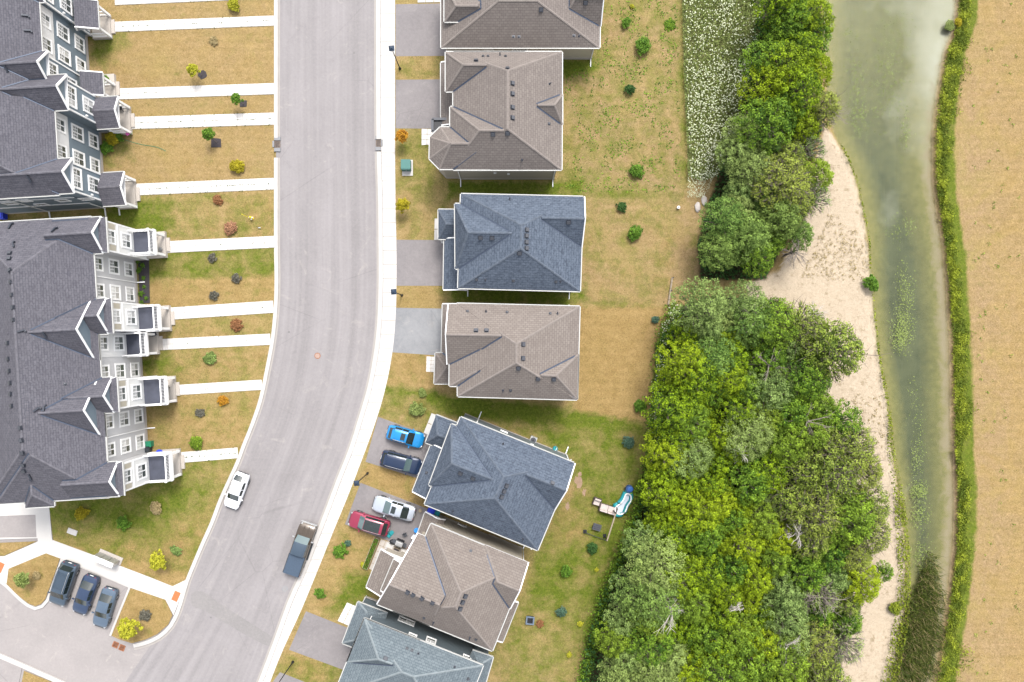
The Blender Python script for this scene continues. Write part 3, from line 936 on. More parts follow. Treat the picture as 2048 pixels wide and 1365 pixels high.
# driveways right of the road
DRIVES = [
    ([(791, 9), (895, 7), (895, 112), (791, 113)], M_DRIVE, 'grey driveway at the topmost brown house'),
    ([(791, 160), (900, 159), (895, 250), (880, 258), (791, 257)], M_DRIVE, 'grey driveway left of the turreted brown house'),
    ([(793, 480), (905, 481), (905, 572), (793, 572)], M_DRIVE, 'grey driveway left of the upper slate blue house'),
    ([(791, 616), (905, 618), (900, 713), (784, 705)], M_DRIVE2, 'worn pale driveway left of the lower brown house'),
    ([(756, 834), (868, 874), (845, 960), (731, 924)], M_DRIVE, 'driveway with the two blue cars'),
    ([(721, 966), (855, 1018), (862, 1030), (840, 1110), (775, 1082), (690, 1049)], M_DRIVE, 'driveway with the silver and red cars'),
    ([(612, 1223), (730, 1270), (700, 1345), (578, 1300)], M_DRIVE, 'driveway left of the pale blue house at the bottom'),
    ([(545, 1365), (560, 1345), (700, 1400), (640, 1480), (500, 1470)], M_DRIVE, 'driveway corner at the bottom edge'),
]
for poly, m, lab in DRIVES:
    plate('driveway', poly, G + 0.006, m, lab, thick=0.05)

# paved walks on the left, two rows of slabs each
slab_me = {}
def slab_mesh(L, W):
    k = (round(L, 2), round(W, 2))
    if k not in slab_me:
        mb = MB(); b = 0.018
        lo = [(-L / 2, -W / 2), (L / 2, -W / 2), (L / 2, W / 2), (-L / 2, W / 2)]
        hi = [(x * (1 - 2 * b / L), y * (1 - 2 * b / W)) for x, y in lo]
        mb.face([(x, y, 0.055) for x, y in hi])
        for i in range(4):
            j = (i + 1) % 4
            mb.face([(*lo[i], 0.042), (*lo[j], 0.042), (*hi[j], 0.055), (*hi[i], 0.055)])
            mb.face([(*lo[i], 0.0), (*lo[j], 0.0), (*lo[j], 0.042), (*lo[i], 0.042)])
        slab_me[k] = mb.mesh('paving_slab', M_SLAB)
    return slab_me[k]
WALKS = [((230, 2), (548, -12), 18, 'topmost slab walk, cut by the picture edge'), ((215, 55), (548, 42), 20, 'slab walk second from the top of the picture'), ((226, 189), (548, 178), 22, 'slab walk between the tilted sapling lawns, upper of the close pair'),
         ((256, 247), (548, 238), 24, 'wide jointed slab walk, lower of the close pair'), ((268, 380), (548, 368), 23, 'weedy slab walk below the golden round shrub'), ((329, 495), (549, 484), 23, 'clean slab walk below the dusty pink shrub'),
         ((338, 628), (547, 614), 24, 'slab walk above the rust coloured shrub'), ((314, 690), (541, 679), 22, 'slab walk below the rust coloured shrub'), ((348, 781), (524, 770), 20, 'slab walk above the orange red shrub'), ((357, 916), (476, 906), 21, 'short lowest slab walk ending near the white car')]
SLAB_TOP = []
for a, b, wpx, lab in WALKS:
    A, B = P(*a, G), P(*b, G)
    d = (B - A); Ln = d.length; ang = math.atan2(d.y, d.x); d.normalize()
    side = Vector((-d.y, d.x, 0))
    W = wpx / S
    root = empty('slab_walk', (A.x, A.y, G), ang); tag(root, lab, kind='structure', group='slab walks to the townhouses')
    mb = MB(); mb.box((Ln / 2, 0, 0.006), (Ln, W + 0.04, 0.03)); mb.build('bedding', M_JOINT, root)
    n = int(round(Ln / 0.62)); sl = Ln / n; sw = W / 2
    msh = slab_mesh(sl - 0.022, sw - 0.02)
    for i in range(n):
        for s in (-1, 1):
            o = obj('paving_slab', msh, root)
            o.location = (sl * (i + 0.5), s * sw / 2, 0.012 + random.uniform(0, 0.012))
            o.rotation_euler = (random.gauss(0, 0.006), random.gauss(0, 0.006), random.gauss(0, 0.008))
    SLAB_TOP.append((A, d, side, Ln, W))
# ---------------------------------------------------------------- roofs and houses
def clip(poly, f):
    """keep the part of a convex polygon where f(p) <= 0; f linear"""
    out = []
    n = len(poly)
    for i in range(n):
        a, b = poly[i], poly[(i + 1) % n]
        fa, fb = f(a), f(b)
        if fa <= 1e-9: out.append(a)
        if (fa < -1e-9 and fb > 1e-9) or (fa > 1e-9 and fb < -1e-9):
            t = fa / (fa - fb)
            out.append((a[0] + (b[0] - a[0]) * t, a[1] + (b[1] - a[1]) * t))
    return out


def edge_in(poly, i):
    """inward unit normal and offset of edge i: d(p) = n.p - c"""
    a, b = poly[i], poly[(i + 1) % len(poly)]
    L = math.hypot(b[0] - a[0], b[1] - a[1])
    n = (-(b[1] - a[1]) / L, (b[0] - a[0]) / L)
    c = n[0] * a[0] + n[1] * a[1]
    cx = sum(p[0] for p in poly) / len(poly); cy = sum(p[1] for p in poly) / len(poly)
    if n[0] * cx + n[1] * cy < c: n, c = (-n[0], -n[1]), -c
    return n, c


def inset(poly, ds):
    """move each edge inwards by ds[i]"""
    n = len(poly)
    L = []
    for i in range(n):
        nn, c = edge_in(poly, i)
        L.append((nn, c + (ds[i] if isinstance(ds, (list, tuple)) else ds)))
    out = []
    for i in range(n):
        (n0, c0), (n1, c1) = L[i - 1], L[i]
        det = n0[0] * n1[1] - n0[1] * n1[0]
        if abs(det) < 1e-6: out.append(poly[i]); continue
        out.append(((c0 * n1[1] - c1 * n0[1]) / det, (n0[0] * c1 - n1[0] * c0) / det))
    return out


class Block:
    """a roof over a convex outline: each eave rises at its own pitch, None is a gable end"""
    def __init__(self, poly, ze, zr, ridge=None, gable=(), hidden=(), pitch=None, walls=0.42, name=''):
        self.poly, self.ze, self.zr = [tuple(p[:2]) for p in poly], ze, zr
        self.gable, self.hidden, self.walls, self.name = set(gable), set(hidden), walls, name
        self.n = len(poly)
        self.pl = []
        for i in range(self.n):
            nn, c = edge_in(self.poly, i)
            if i in self.gable: self.pl.append(None); continue
            if pitch and i in pitch: p = pitch[i]
            else:
                d = min(nn[0] * r[0] + nn[1] * r[1] - c for r in ridge)
                p = (zr - ze) / max(0.4, d)
            self.pl.append((nn, c, p))

    def zat(self, x, y, grow=0.0):
        z = 1e9
        for i in range(self.n):
            nn, c = edge_in(self.poly, i)
            if nn[0] * x + nn[1] * y - c < -1e-6 - grow: return None
        for q in self.pl:
            if q: z = min(z, self.ze + q[2] * (q[0][0] * x + q[0][1] * y - q[1]))
        return z

    def faces(self):
        out = []
        for i, q in enumerate(self.pl):
            if not q: continue
            poly = list(self.poly)
            f = lambda p, q=q: self.ze + q[2] * (q[0][0] * p[0] + q[0][1] * p[1] - q[1])
            for j, r in enumerate(self.pl):
                if j == i or not r: continue
                g = lambda p, r=r: f(p) - (self.ze + r[2] * (r[0][0] * p[0] + r[0][1] * p[1] - r[1]))
                poly = clip(poly, g)
                if len(poly) < 3: break
            if len(poly) >= 3: out.append((i, [(x, y, f((x, y))) for x, y in poly]))
        return out


def pxblock(pts, ze, zr, ridge, **k):
    sh = k.pop('shift', {})
    m_ = k.pop('same', None)      # (main block, edge): continue that slope
    if m_:
        k['pitch'] = {**(k.get('pitch') or {}), m_[1]: m_[0].pl[m_[1]][2]}
        sh = {**sh, m_[1]: 0.035 if len(m_) < 3 else m_[2]}
    poly = [P2(x, y, ze) for x, y in pts]
    if sh: poly = inset(poly, [sh.get(i, 0.0) for i in range(len(poly))])
    return Block(poly, ze, zr, [P2(x, y, zr) for x, y in ridge], **k)


def transform_blocks(blocks, c0, c1, ang):
    ca, sa = math.cos(ang), math.sin(ang)
    f = lambda p: (c1[0] + (p[0] - c0[0]) * ca - (p[1] - c0[1]) * sa, c1[1] + (p[0] - c0[0]) * sa + (p[1] - c0[1]) * ca)
    out = []
    for b in blocks:
        nb = Block([f(p) for p in b.poly], b.ze, b.zr, None, b.gable, b.hidden, {i: q[2] for i, q in enumerate(b.pl) if q}, b.walls, b.name)
        out.append(nb)
    return out


def env(blocks, x, y):
    zs = [b.zat(x, y) for b in blocks]
    zs = [z for z in zs if z is not None]
    return max(zs) if zs else None


def roof_at(blocks, px_, py_):
    z = 7.5
    for _ in range(12):
        p = P(px_, py_, z)
        nz = env(blocks, p.x, p.y)
        if nz is None: nz = z
        z = z * 0.4 + nz * 0.6
    p = P(px_, py_, z)
    return Vector((p.x, p.y, z))


def slope_at(blocks, x, y, e=0.12):
    h = lambda a, b: env(blocks, a, b) or 0
    return Vector(((h(x - e, y) - h(x + e, y)) / (2 * e), (h(x, y - e) - h(x, y + e)) / (2 * e), 1)).normalized()


def seg_key(a, b):
    r = lambda p: (round(p[0], 2), round(p[1], 2), round(p[2], 2))
    return tuple(sorted((r(a), r(b))))


def build_roof(root, blocks, m_sh, m_cap, uvrot=True, gable_mat=None):
    """roof part with gutters, rake boards, ridge caps and valley flashing as its pieces"""
    mb = MB()
    allf = []
    caps = {}
    for bi, b in enumerate(blocks):
        for i, pts in b.faces():
            q = b.pl[i]
            nn, c, p = q
            k = math.sqrt(1 + p * p)
            e = (-nn[1], nn[0])
            uv = [(e[0] * x + e[1] * y, (nn[0] * x + nn[1] * y - c) * k) for x, y, z in pts]
            if area2(pts) < 0: pts = pts[::-1]; uv = uv[::-1]
            mb.face(pts, 0, uv)
            allf.append((bi, pts, q))
            for a, d in zip(pts, pts[1:] + pts[:1]):
                if min(a[2], d[2]) < b.ze - 0.01 or max(a[2], d[2]) < b.ze + 0.05: continue
                caps.setdefault(seg_key(a, d), []).append((a, d))
        # fascia and soffit
        cc = ccw(b.poly)
        mb.face([(x, y, b.ze - 0.19) for x, y in cc][::-1], 1)
        for i in range(b.n):
            a, d = b.poly[i], b.poly[(i + 1) % b.n]
            if i in b.gable: continue
            mb.face([(*a, b.ze - 0.19), (*d, b.ze - 0.19), (*d, b.ze), (*a, b.ze)], 1)
    roof = mb.build('roof', [m_sh, M_WHITE], root)
    for i_b, b in enumerate(blocks):
        for i in range(b.n):
            if i in b.hidden: continue
            a, d = b.poly[i], b.poly[(i + 1) % b.n]
            nn, c = edge_in(b.poly, i)
            o = (-nn[0] * 0.065, -nn[1] * 0.065)
            if i in b.gable:
                L = math.hypot(d[0] - a[0], d[1] - a[1]); n = 24
                prof = []
                for k in range(n + 1):
                    x, y = a[0] + (d[0] - a[0]) * k / n, a[1] + (d[1] - a[1]) * k / n
                    z = b.zat(x + nn[0] * 0.001, y + nn[1] * 0.001)
                    prof.append((x, y, z if z is not None else b.ze))
                top = max(range(n + 1), key=lambda k: prof[k][2])
                for s, e in ((0, top), (top, n)):
                    if e - s < 1: continue
                    g = MB()
                    A, B = prof[s], prof[e]
                    g.bar((A[0] + o[0], A[1] + o[1], A[2] - 0.06), (B[0] + o[0], B[1] + o[1], B[2] - 0.06), 0.12, 0.2)
                    g.build('rake_board', M_WHITE, roof)
                continue
            # leave out the stretch of eave that runs under another roof
            n = max(2, int(math.hypot(d[0] - a[0], d[1] - a[1]) / 0.2))
            vis = []
            for k in range(n):
                f = (k + 0.5) / n
                x, y = a[0] + (d[0] - a[0]) * f + o[0] * 2, a[1] + (d[1] - a[1]) * f + o[1] * 2
                zz = [bb.zat(x, y) for bb in blocks if bb is not b]
                vis.append(not any(z is not None and z > b.ze + 0.02 for z in zz))
            k = 0
            while k < n:
                if not vis[k]: k += 1; continue
                s = k
                while k < n and vis[k]: k += 1
                if k - s < 2: continue
                g = MB()
                p0 = (a[0] + (d[0] - a[0]) * s / n + o[0], a[1] + (d[1] - a[1]) * s / n + o[1], b.ze - 0.05)
                p1 = (a[0] + (d[0] - a[0]) * k / n + o[0], a[1] + (d[1] - a[1]) * k / n + o[1], b.ze - 0.05)
                g.bar(p0, p1, 0.10, 0.14)
                g.build('gutter', M_GUTTER, roof)
    for key, ss in caps.items():
        if len(ss) < 2: continue
        a, d = Vector(ss[0][0]), Vector(ss[0][1])
        if (a - d).length < 0.5: continue
        # keep the stretch that is not buried under another block
        n = max(2, int((a - d).length / 0.15)); vis = []
        for k in range(n):
            p = a + (d - a) * ((k + 0.5) / n)
            e = env(blocks, p.x, p.y)
            dv = (d - a).normalized(); sv = dv.cross(Vector((0, 0, 1))).normalized() * 0.4
            e1_, e2_ = env(blocks, p.x + sv.x, p.y + sv.y), env(blocks, p.x - sv.x, p.y - sv.y)
            bend = -1 if e1_ is None or e2_ is None else e1_ + e2_ - 2 * p.z
            vis.append((e is None or e < p.z + 0.04) and bend < -0.10)
        k = 0
        while k < n:
            if not vis[k]: k += 1; continue
            s = k
            while k < n and vis[k]: k += 1
            if k - s < 7: continue
            A, B = a + (d - a) * (s / n), a + (d - a) * (k / n)
            dr = (B - A).normalized(); sd = dr.cross(Vector((0, 0, 1))).normalized()
            g = MB()
            drop = 0.12 * 0.42
            w = 0.12
            m = max(1, int((B - A).length / 0.3))
            for q in range(m):
                u0, u1 = A + (B - A) * (q / m), A + (B - A) * ((q + 1.06) / m)
                h0, h1 = Vector((0, 0, 0.025)), Vector((0, 0, 0.036))
                g.face([u0 - sd * w + h0 - Vector((0, 0, drop)), u1 - sd * w + h1 - Vector((0, 0, drop)), u1 + h1, u0 + h0])
                g.face([u0 + h0, u1 + h1, u1 + sd * w + h1 - Vector((0, 0, drop)), u0 + sd * w + h0 - Vector((0, 0, drop))])
            g.build('ridge_cap', m_cap, roof)
    # valleys
    for i in range(len(allf)):
        for j in range(i + 1, len(allf)):
            bi, pa, qa = allf[i]; bj, pb, qb = allf[j]
            if bi == bj: continue
            va, vb = blocks[bi], blocks[bj]
            # z_a(x,y) - z_b(x,y) = 0
            A = qa[2] * qa[0][0] - qb[2] * qb[0][0]; B = qa[2] * qa[0][1] - qb[2] * qb[0][1]
            C = (va.ze - qa[2] * qa[1]) - (vb.ze - qb[2] * qb[1])
            L = math.hypot(A, B)
            if L < 0.12: continue
            p0 = (-C * A / (L * L), -C * B / (L * L)); dr = (-B / L, A / L)
            lo, hi = -200.0, 200.0
            for poly in (pa, pb):
                pc = ccw([(p[0], p[1]) for p in poly])
                for k in range(len(pc)):
                    a, d = pc[k], pc[(k + 1) % len(pc)]
                    nx_, ny_ = -(d[1] - a[1]), d[0] - a[0]
                    f0 = nx_ * (p0[0] - a[0]) + ny_ * (p0[1] - a[1]); f1 = nx_ * dr[0] + ny_ * dr[1]
                    if abs(f1) < 1e-9:
                        if f0 < 0: lo, hi = 1, 0
                    elif f1 > 0: lo = max(lo, -f0 / f1)
                    else: hi = min(hi, -f0 / f1)
            if hi - lo < 0.6: continue
            n = max(2, int((hi - lo) / 0.2)); vis = []
            pt = lambda s: (p0[0] + dr[0] * s, p0[1] + dr[1] * s, va.ze + qa[2] * (qa[0][0] * (p0[0] + dr[0] * s) + qa[0][1] * (p0[1] + dr[1] * s) - qa[1]))
            for k in range(n):
                x, y, z = pt(lo + (hi - lo) * (k + 0.5) / n)
                e = env(blocks, x, y)
                e1_, e2_ = env(blocks, x - dr[1] * 0.35, y + dr[0] * 0.35), env(blocks, x + dr[1] * 0.35, y - dr[0] * 0.35)
                bend = 1 if e1_ is None or e2_ is None else e1_ + e2_ - 2 * z
                vis.append((e is None or e < z + 0.05) and bend > 0.10)
            k = 0
            while k < n:
                if not vis[k]: k += 1; continue
                s = k
                while k < n and vis[k]: k += 1
                if k - s < 3: continue
                a, d = Vector(pt(lo + (hi - lo) * s / n)), Vector(pt(lo + (hi - lo) * k / n))
                # a V of sheet metal lying on both slopes
                dd = (d - a).normalized()
                g = MB()
                for q in (qa, qb):
                    nrm = Vector((-q[2] * q[0][0], -q[2] * q[0][1], 1)).normalized()
                    sd = dd.cross(nrm).normalized()
                    other = qb if q is qa else qa
                    nr2 = Vector((-other[2] * other[0][0], -other[2] * other[0][1], 1)).normalized()
                    if sd.dot(nr2) < 0: sd = -sd
                    w = sd * 0.085
                    up = Vector((0, 0, 0.022))
                    g.face([a + up, d + up, d + w + up, a + w + up])
                g.build('valley_flashing', M_VALLEY, roof)
    return roof


def build_walls(root, blocks, m_wall, name='wall', base=G):
    for bi, b in enumerate(blocks):
        if b.walls is None: continue
        ins_ = b.walls + 0.011 * bi
        poly = inset(b.poly, ins_)
        mb = MB()
        pc = ccw(poly)
        for i in range(len(pc)):
            a, d = pc[i], pc[(i + 1) % len(pc)]
            # top follows the roof underside (gable ends rise)
            n = 14
            top = []
            for k in range(n + 1):
                x, y = a[0] + (d[0] - a[0]) * k / n, a[1] + (d[1] - a[1]) * k / n
                z = b.zat(x, y)
                top.append((x, y, min(z, b.zr) - 0.03 if z is not None else b.ze))
            isg = max(t_[2] for t_ in top) > b.ze + 0.75
            if not isg:
                top = [(a[0], a[1], b.ze - 0.1), (d[0], d[1], b.ze - 0.1)]
            mb.face([(a[0], a[1], base), (d[0], d[1], base)] + top[::-1])
        mb.build(name, m_wall, root)
        fb = MB()
        fp = ccw(inset(b.poly, ins_ - 0.035))
        for i in range(len(fp)):
            a, d = fp[i], fp[(i + 1) % len(fp)]
            fb.face([(*a, base - 0.05), (*d, base - 0.05), (*d, base + 0.42), (*a, base + 0.42)])
        fb.face([(*p, base + 0.42) for p in fp])
        fb.build('foundation', M_FOUND, root)


def window(root, c, nrm, w, h, panes=2, grid=(2, 3), m_frame=None, curtain=0.3, trim=0.14, name='window'):
    """c centre on the wall, nrm outward; frame with panes side by side and muntins"""
    m_frame = m_frame or M_WHITE
    c = Vector(c); nrm = Vector(nrm).normalized()
    s = Vector((-nrm.y, nrm.x, 0)).normalized(); u = Vector((0, 0, 1))
    fr = MB()
    def slab(x0, x1, y0, y1, d0, d1, mbx):
        q = [c + s * x0 + u * y0, c + s * x1 + u * y0, c + s * x1 + u * y1, c + s * x0 + u * y1]
        A = [p + nrm * d0 for p in q]; B = [p + nrm * d1 for p in q]
        mbx.face(B)
        for i in range(4):
            j = (i + 1) % 4
            mbx.face([A[i], A[j], B[j], B[i]])
    slab(-w / 2, w / 2, h / 2 - trim, h / 2, -0.02, 0.07, fr)
    slab(-w / 2, w / 2, -h / 2, -h / 2 + trim, -0.02, 0.09, fr)
    slab(-w / 2, -w / 2 + trim, -h / 2 + trim, h / 2 - trim, -0.02, 0.065, fr)
    slab(w / 2 - trim, w / 2, -h / 2 + trim, h / 2 - trim, -0.02, 0.065, fr)
    iw = w - 2 * trim; ih = h - 2 * trim
    for k in range(1, panes):
        x = -iw / 2 + iw * k / panes
        slab(x - 0.05, x + 0.05, -ih / 2, ih / 2, -0.02, 0.055, fr)
    win = fr.build(name, m_frame, root)
    for k in range(panes):
        x0, x1 = -iw / 2 + iw * k / panes + (0.05 if k else 0), -iw / 2 + iw * (k + 1) / panes - (0.05 if k < panes - 1 else 0)
        g = MB(); slab(x0, x1, -ih / 2, ih / 2, -0.03, 0.012, g)
        g.build('pane', M_CURTAIN if random.random() < curtain else M_GLASS, win)
        if grid:
            g = MB()
            cols, rows = grid
            for a in range(1, cols):
                x = x0 + (x1 - x0) * a / cols
                slab(x - 0.028, x + 0.028, 0.0, ih / 2, 0.01, 0.032, g)
            for b_ in range(1, rows):
                y = ih / 2 * b_ / rows
                slab(x0, x1, y - 0.028, y + 0.028, 0.01, 0.030, g)
            slab(x0, x1, -0.03, 0.03, 0.01, 0.034, g)
            g.build('muntin_grille', m_frame, win)
    return win


def wall_hit(b, i, px_, py_, extra=0.0):
    """where the line of sight meets the wall under edge i of block b"""
    nn, c = edge_in(b.poly, i)
    c = c + b.walls + extra
    o = Vector((0, 0, H)); g = P(px_, py_, 0)
    d = g - o
    t_ = (c - (nn[0] * o.x + nn[1] * o.y)) / (nn[0] * d.x + nn[1] * d.y)
    return o + d * t_, Vector((-nn[0], -nn[1], 0))


def edge_point(b, i, f, z, extra=0.0):
    a, d = b.poly[i], b.poly[(i + 1) % b.n]
    nn, c = edge_in(b.poly, i)
    return Vector((a[0] + (d[0] - a[0]) * f + nn[0] * (b.walls + extra), a[1] + (d[1] - a[1]) * f + nn[1] * (b.walls + extra), z)), Vector((-nn[0], -nn[1], 0))


def door(root, c, nrm, w, h, m, name='door', panels=(2, 4)):
    c = Vector(c); nrm = Vector(nrm).normalized(); s = Vector((-nrm.y, nrm.x, 0))
    mb = MB()
    A = [c + s * x + Vector((0, 0, z)) for x, z in ((-w / 2, 0), (w / 2, 0), (w / 2, h), (-w / 2, h))]
    mb.face([p + nrm * 0.03 for p in A])
    for i in range(4): mb.face([A[i], A[(i + 1) % 4], A[(i + 1) % 4] + nrm * 0.03, A[i] + nrm * 0.03])
    for i in range(panels[0]):
        for j in range(panels[1]):
            x0 = -w / 2 + w * (i + 0.12) / panels[0]; x1 = -w / 2 + w * (i + 0.88) / panels[0]
            z0 = h * (j + 0.15) / panels[1]; z1 = h * (j + 0.85) / panels[1]
            mb.face([c + s * x + Vector((0, 0, z)) + nrm * 0.05 for x, z in ((x0, z0), (x1, z0), (x1, z1), (x0, z1))])
    o = mb.build(name, m, root)
    f = MB()
    for x0, x1, z0, z1 in ((-w / 2 - 0.12, -w / 2, 0, h), (w / 2, w / 2 + 0.12, 0, h), (-w / 2 - 0.12, w / 2 + 0.12, h, h + 0.14)):
        q = [c + s * x + Vector((0, 0, z)) for x, z in ((x0, z0), (x1, z0), (x1, z1), (x0, z1))]
        f.face([p + nrm * 0.06 for p in q])
        for i in range(4): f.face([q[i], q[(i + 1) % 4], q[(i + 1) % 4] + nrm * 0.06, q[i] + nrm * 0.06])
    f.build('frame', M_WHITE, o)
    return o


def vent(roof, blocks, px_, py_, kind='box', size=0.36):
    p = roof_at(blocks, px_, py_)
    nrm = slope_at(blocks, p.x, p.y)
    mb = MB()
    rot = Vector((0, 0, 1)).rotation_difference(nrm)
    dn = Vector((nrm.x, nrm.y, 0))
    dn = dn.normalized() if dn.length > 1e-3 else Vector((0, 1, 0))
    ang = math.atan2(dn.y, dn.x)
    if kind == 'box':
        mb.box((0, 0, 0.015), (size * 1.35, size * 1.35, 0.02), 0)
        mb.box((0, 0, 0.09), (size, size, 0.16), 0)
        mb.box((-0.02, 0, 0.185), (size * 0.9, size * 1.02, 0.03), 1)
    elif kind == 'pipe':
        mb.lathe((0, 0, 0), [(0.13, 0.0), (0.11, 0.04), (0.06, 0.06), (0.06, 0.34), (0.045, 0.34)], 10, 0)
    elif kind == 'elbow':
        mb.bar((-0.32, 0, 0.1), (0.32, 0.1, 0.16), 0.16, 0.16, 0)
        mb.bar((0.3, 0.1, 0.1), (0.42, -0.1, 0.16), 0.14, 0.14, 0)
    else:
        mb.box((0, 0, 0.012), (0.3, 0.3, 0.02), 1)
        mb.lathe((0, 0, 0.0), [(0.09, 0.02), (0.09, 0.12), (0.12, 0.13), (0.0, 0.17)], 10, 1)
    o = mb.build('roof_vent', [M_VENT, M_VENTTOP], roof)
    o.location = p
    o.rotation_euler = (rot.to_matrix() @ Matrix.Rotation(ang + (random.uniform(-0.5, 0.5) if kind == 'elbow' else 0), 3, 'Z')).to_euler()
    return o


def posts(root, poly_pts, z1, r=0.11, name='porch_post', m=None):
    for x, y in poly_pts:
        mb = MB(); mb.box((x, y, (G + z1) / 2), (2 * r, 2 * r, z1 - G)); mb.box((x, y, G + 0.12), (2.9 * r, 2.9 * r, 0.24)); mb.box((x, y, z1 - 0.1), (2.7 * r, 2.7 * r, 0.2))
        mb.build(name, m or M_WHITE, root)


def downspout(root, b, i, f):
    p, n = edge_point(b, i, f, 0)
    mb = MB()
    q = p + n * 0.07
    mb.bar((q.x, q.y, G + 0.25), (q.x, q.y, b.ze - 0.25), 0.09, 0.09)
    e = q + n * 0.35
    mb.bar((q.x, q.y, b.ze - 0.25), (e.x, e.y, b.ze - 0.08), 0.09, 0.09)
    e = q + n * 0.85
    mb.bar((q.x, q.y, G + 0.25), (e.x, e.y, G + 0.06), 0.10, 0.08)
    mb.build('downspout', M_WHITE, root)


def house(name, label, blocks, m_sh, m_cap, m_wall, vents=(), windows=(), spouts=(), front=None, open_blocks=(), group='detached houses along the sidewalk'):
    """blocks: list of Block; the first is the main body"""
    main = blocks[0]
    cx = sum(p[0] for p in main.poly) / main.n; cy = sum(p[1] for p in main.poly) / main.n
    root = empty(name, (cx, cy, 0), 0, label, 'house', group)
    roof = build_roof(root, blocks, m_sh, m_cap)
    build_walls(root, blocks, m_wall)
    for v in vents: vent(roof, blocks, *v)
    for (bi, ei, px_, py_, w, h, pn) in windows:
        c, n = wall_hit(blocks[bi], ei, px_, py_, 0.011 * bi)
        window(root, c, n, w, h, pn, None if h < 0.7 else (2, 2), curtain=0.1)
    for bi, ei, f in spouts: downspout(root, blocks[bi], ei, f)
    # street front and back windows
    if front:
        for (bi, ei, f, z, w, h, kind) in front:
            c, n = edge_point(blocks[bi], ei, f, z, 0.011 * bi)
            if kind == 'win': window(root, c, n, w, h, 2, (2, 2))
            elif kind == 'garage': door(root, c, n, w, h, M_WHITE, 'garage_door', (6, 4))
            else: door(root, c, n, w, h, M_DARKBLUE, 'door', (1, 3))
    # children keep their world places
    bpy.context.view_layer.update()
    off = Vector((-cx, -cy, 0))
    for ch in root.children:
        ch.location = ch.location + off
    return root, roof


ZE, ZR = 6.2, 9.0
FRONT = lambda g, e=3: [(0, e, 0.30, 4.6, 1.5, 1.4, 'win'), (0, e, 0.68, 4.6, 1.5, 1.4, 'win'), (g, e, 0.5, G, 4.6, 2.2, 'garage'), (0, 1, 0.3, 4.6, 1.6, 1.3, 'win'), (0, 1, 0.7, 4.6, 1.6, 1.3, 'win'), (0, 1, 0.5, 1.5, 2.2, 2.0, 'win')]

# A, the bungalow cut by the upper edge
bA = [pxblock([(882.5, -52), (1201, -52), (1199, 96), (882.5, 96)], 4.2, 6.8, [(994, 0), (1078, 4)], name='main'),
      pxblock([(889, -30), (985, -30), (985, 44), (889, 44)], 5.0, 6.3, [(912, 12), (956, 11)], hidden=(0, 1), walls=None),
      pxblock([(1120, -60), (1203, -60), (1201, 52), (1120, 52)], 4.25, 6.3, [(1150, -2), (1203, -2)], gable=(1,), hidden=(0, 3))]
house('brown_house', 'brown roofed bungalow cut off by the upper picture edge', bA, SH_BROWN, M_CAP_BROWN, W_CREAM,
      [(1082, 20, 'box'), (1171, 6, 'box'), (1027, 74, 'cap'), (1038, 74, 'cap'), (1148, 72, 'cap'), (1158, 73, 'pipe')],
      [(0, 2, 978, 101, 1.2, 0.75, 1), (0, 2, 1033, 99, 1.0, 0.8, 1), (0, 2, 1047, 99, 1.0, 0.8, 1)], [(0, 2, 0.03)],
      [(0, 3, 0.4, G, 4.6, 2.2, 'garage'), (0, 1, 0.6, 1.5, 1.6, 1.3, 'win')])

# B, the turreted brown house
bB0 = pxblock([(906.6, 104), (1124, 104.4), (1123, 340), (906.6, 340)], ZE, 9.1, [(1015, 141.5), (1015, 258)], hidden=())
bB = [bB0,
      pxblock([(891.5, 103.8), (1050, 104.2), (1050, 184), (891.5, 183.5)], ZE, 8.2, [(927, 129), (972, 129)], hidden=(1,), same=(bB0, 0)),
      pxblock([(900.5, 214), (1080, 214), (1080, 340), (900.5, 340)], ZE, 8.9, [(957, 259.5), (1010, 259.5)], hidden=(1, 2), same=(bB0, 2)),
      pxblock([(880.5, 255), (980, 255), (980, 340), (880.5, 340), (859, 318), (860, 275)], ZE, 8.0, [(900, 287), (940, 286.5)], hidden=(1,), same=(bB0, 2, 0.08)),
      pxblock([(1040, 189), (1124.5, 189), (1124.5, 250), (1040, 250)], ZE + 0.02, 7.7, [(1076, 210), (1109, 210)], hidden=(3,)),
      pxblock([(882, 126), (935, 126), (935, 250), (882, 250)], 3.2, 4.4, [(910, 130), (910, 240)], gable=(0, 2), hidden=(1,), pitch={1: 0.9, 3: 0.42})]
rootB, roofB = house('brown_house', 'brown roofed house with a clipped turret corner, above the upper slate blue house', bB, SH_BROWN, M_CAP_BROWN, W_BEIGE,
      [(1025, 167, 'box'), (1025, 188, 'box'), (1025, 215, 'box'), (1025, 236, 'box'), (952, 122, 'box'), (1015, 138, 'box'), (986, 269, 'box'), (1015, 267, 'box'), (1099, 168, 'pipe'), (1098, 248, 'cap'), (1044, 320, 'pipe'), (966, 113, 'cap'), (976, 113, 'cap'), (1000, 111, 'pipe'), (1011, 113, 'cap')],
      [(0, 2, 990, 346, 0.3, 0.3, 1), (0, 2, 1017, 348, 0.3, 0.3, 1), (0, 2, 960, 361, 1.0, 0.5, 1), (0, 2, 1068, 360, 1.2, 0.5, 1)], [(0, 2, 0.97), (0, 2, 0.05)],
      [(0, 3, 0.36, 4.6, 1.5, 1.4, 'win'), (5, 3, 0.5, G, 4.6, 2.2, 'garage'), (0, 1, 0.22, 4.6, 1.6, 1.3, 'win'), (0, 1, 0.8, 4.6, 1.6, 1.3, 'win')])

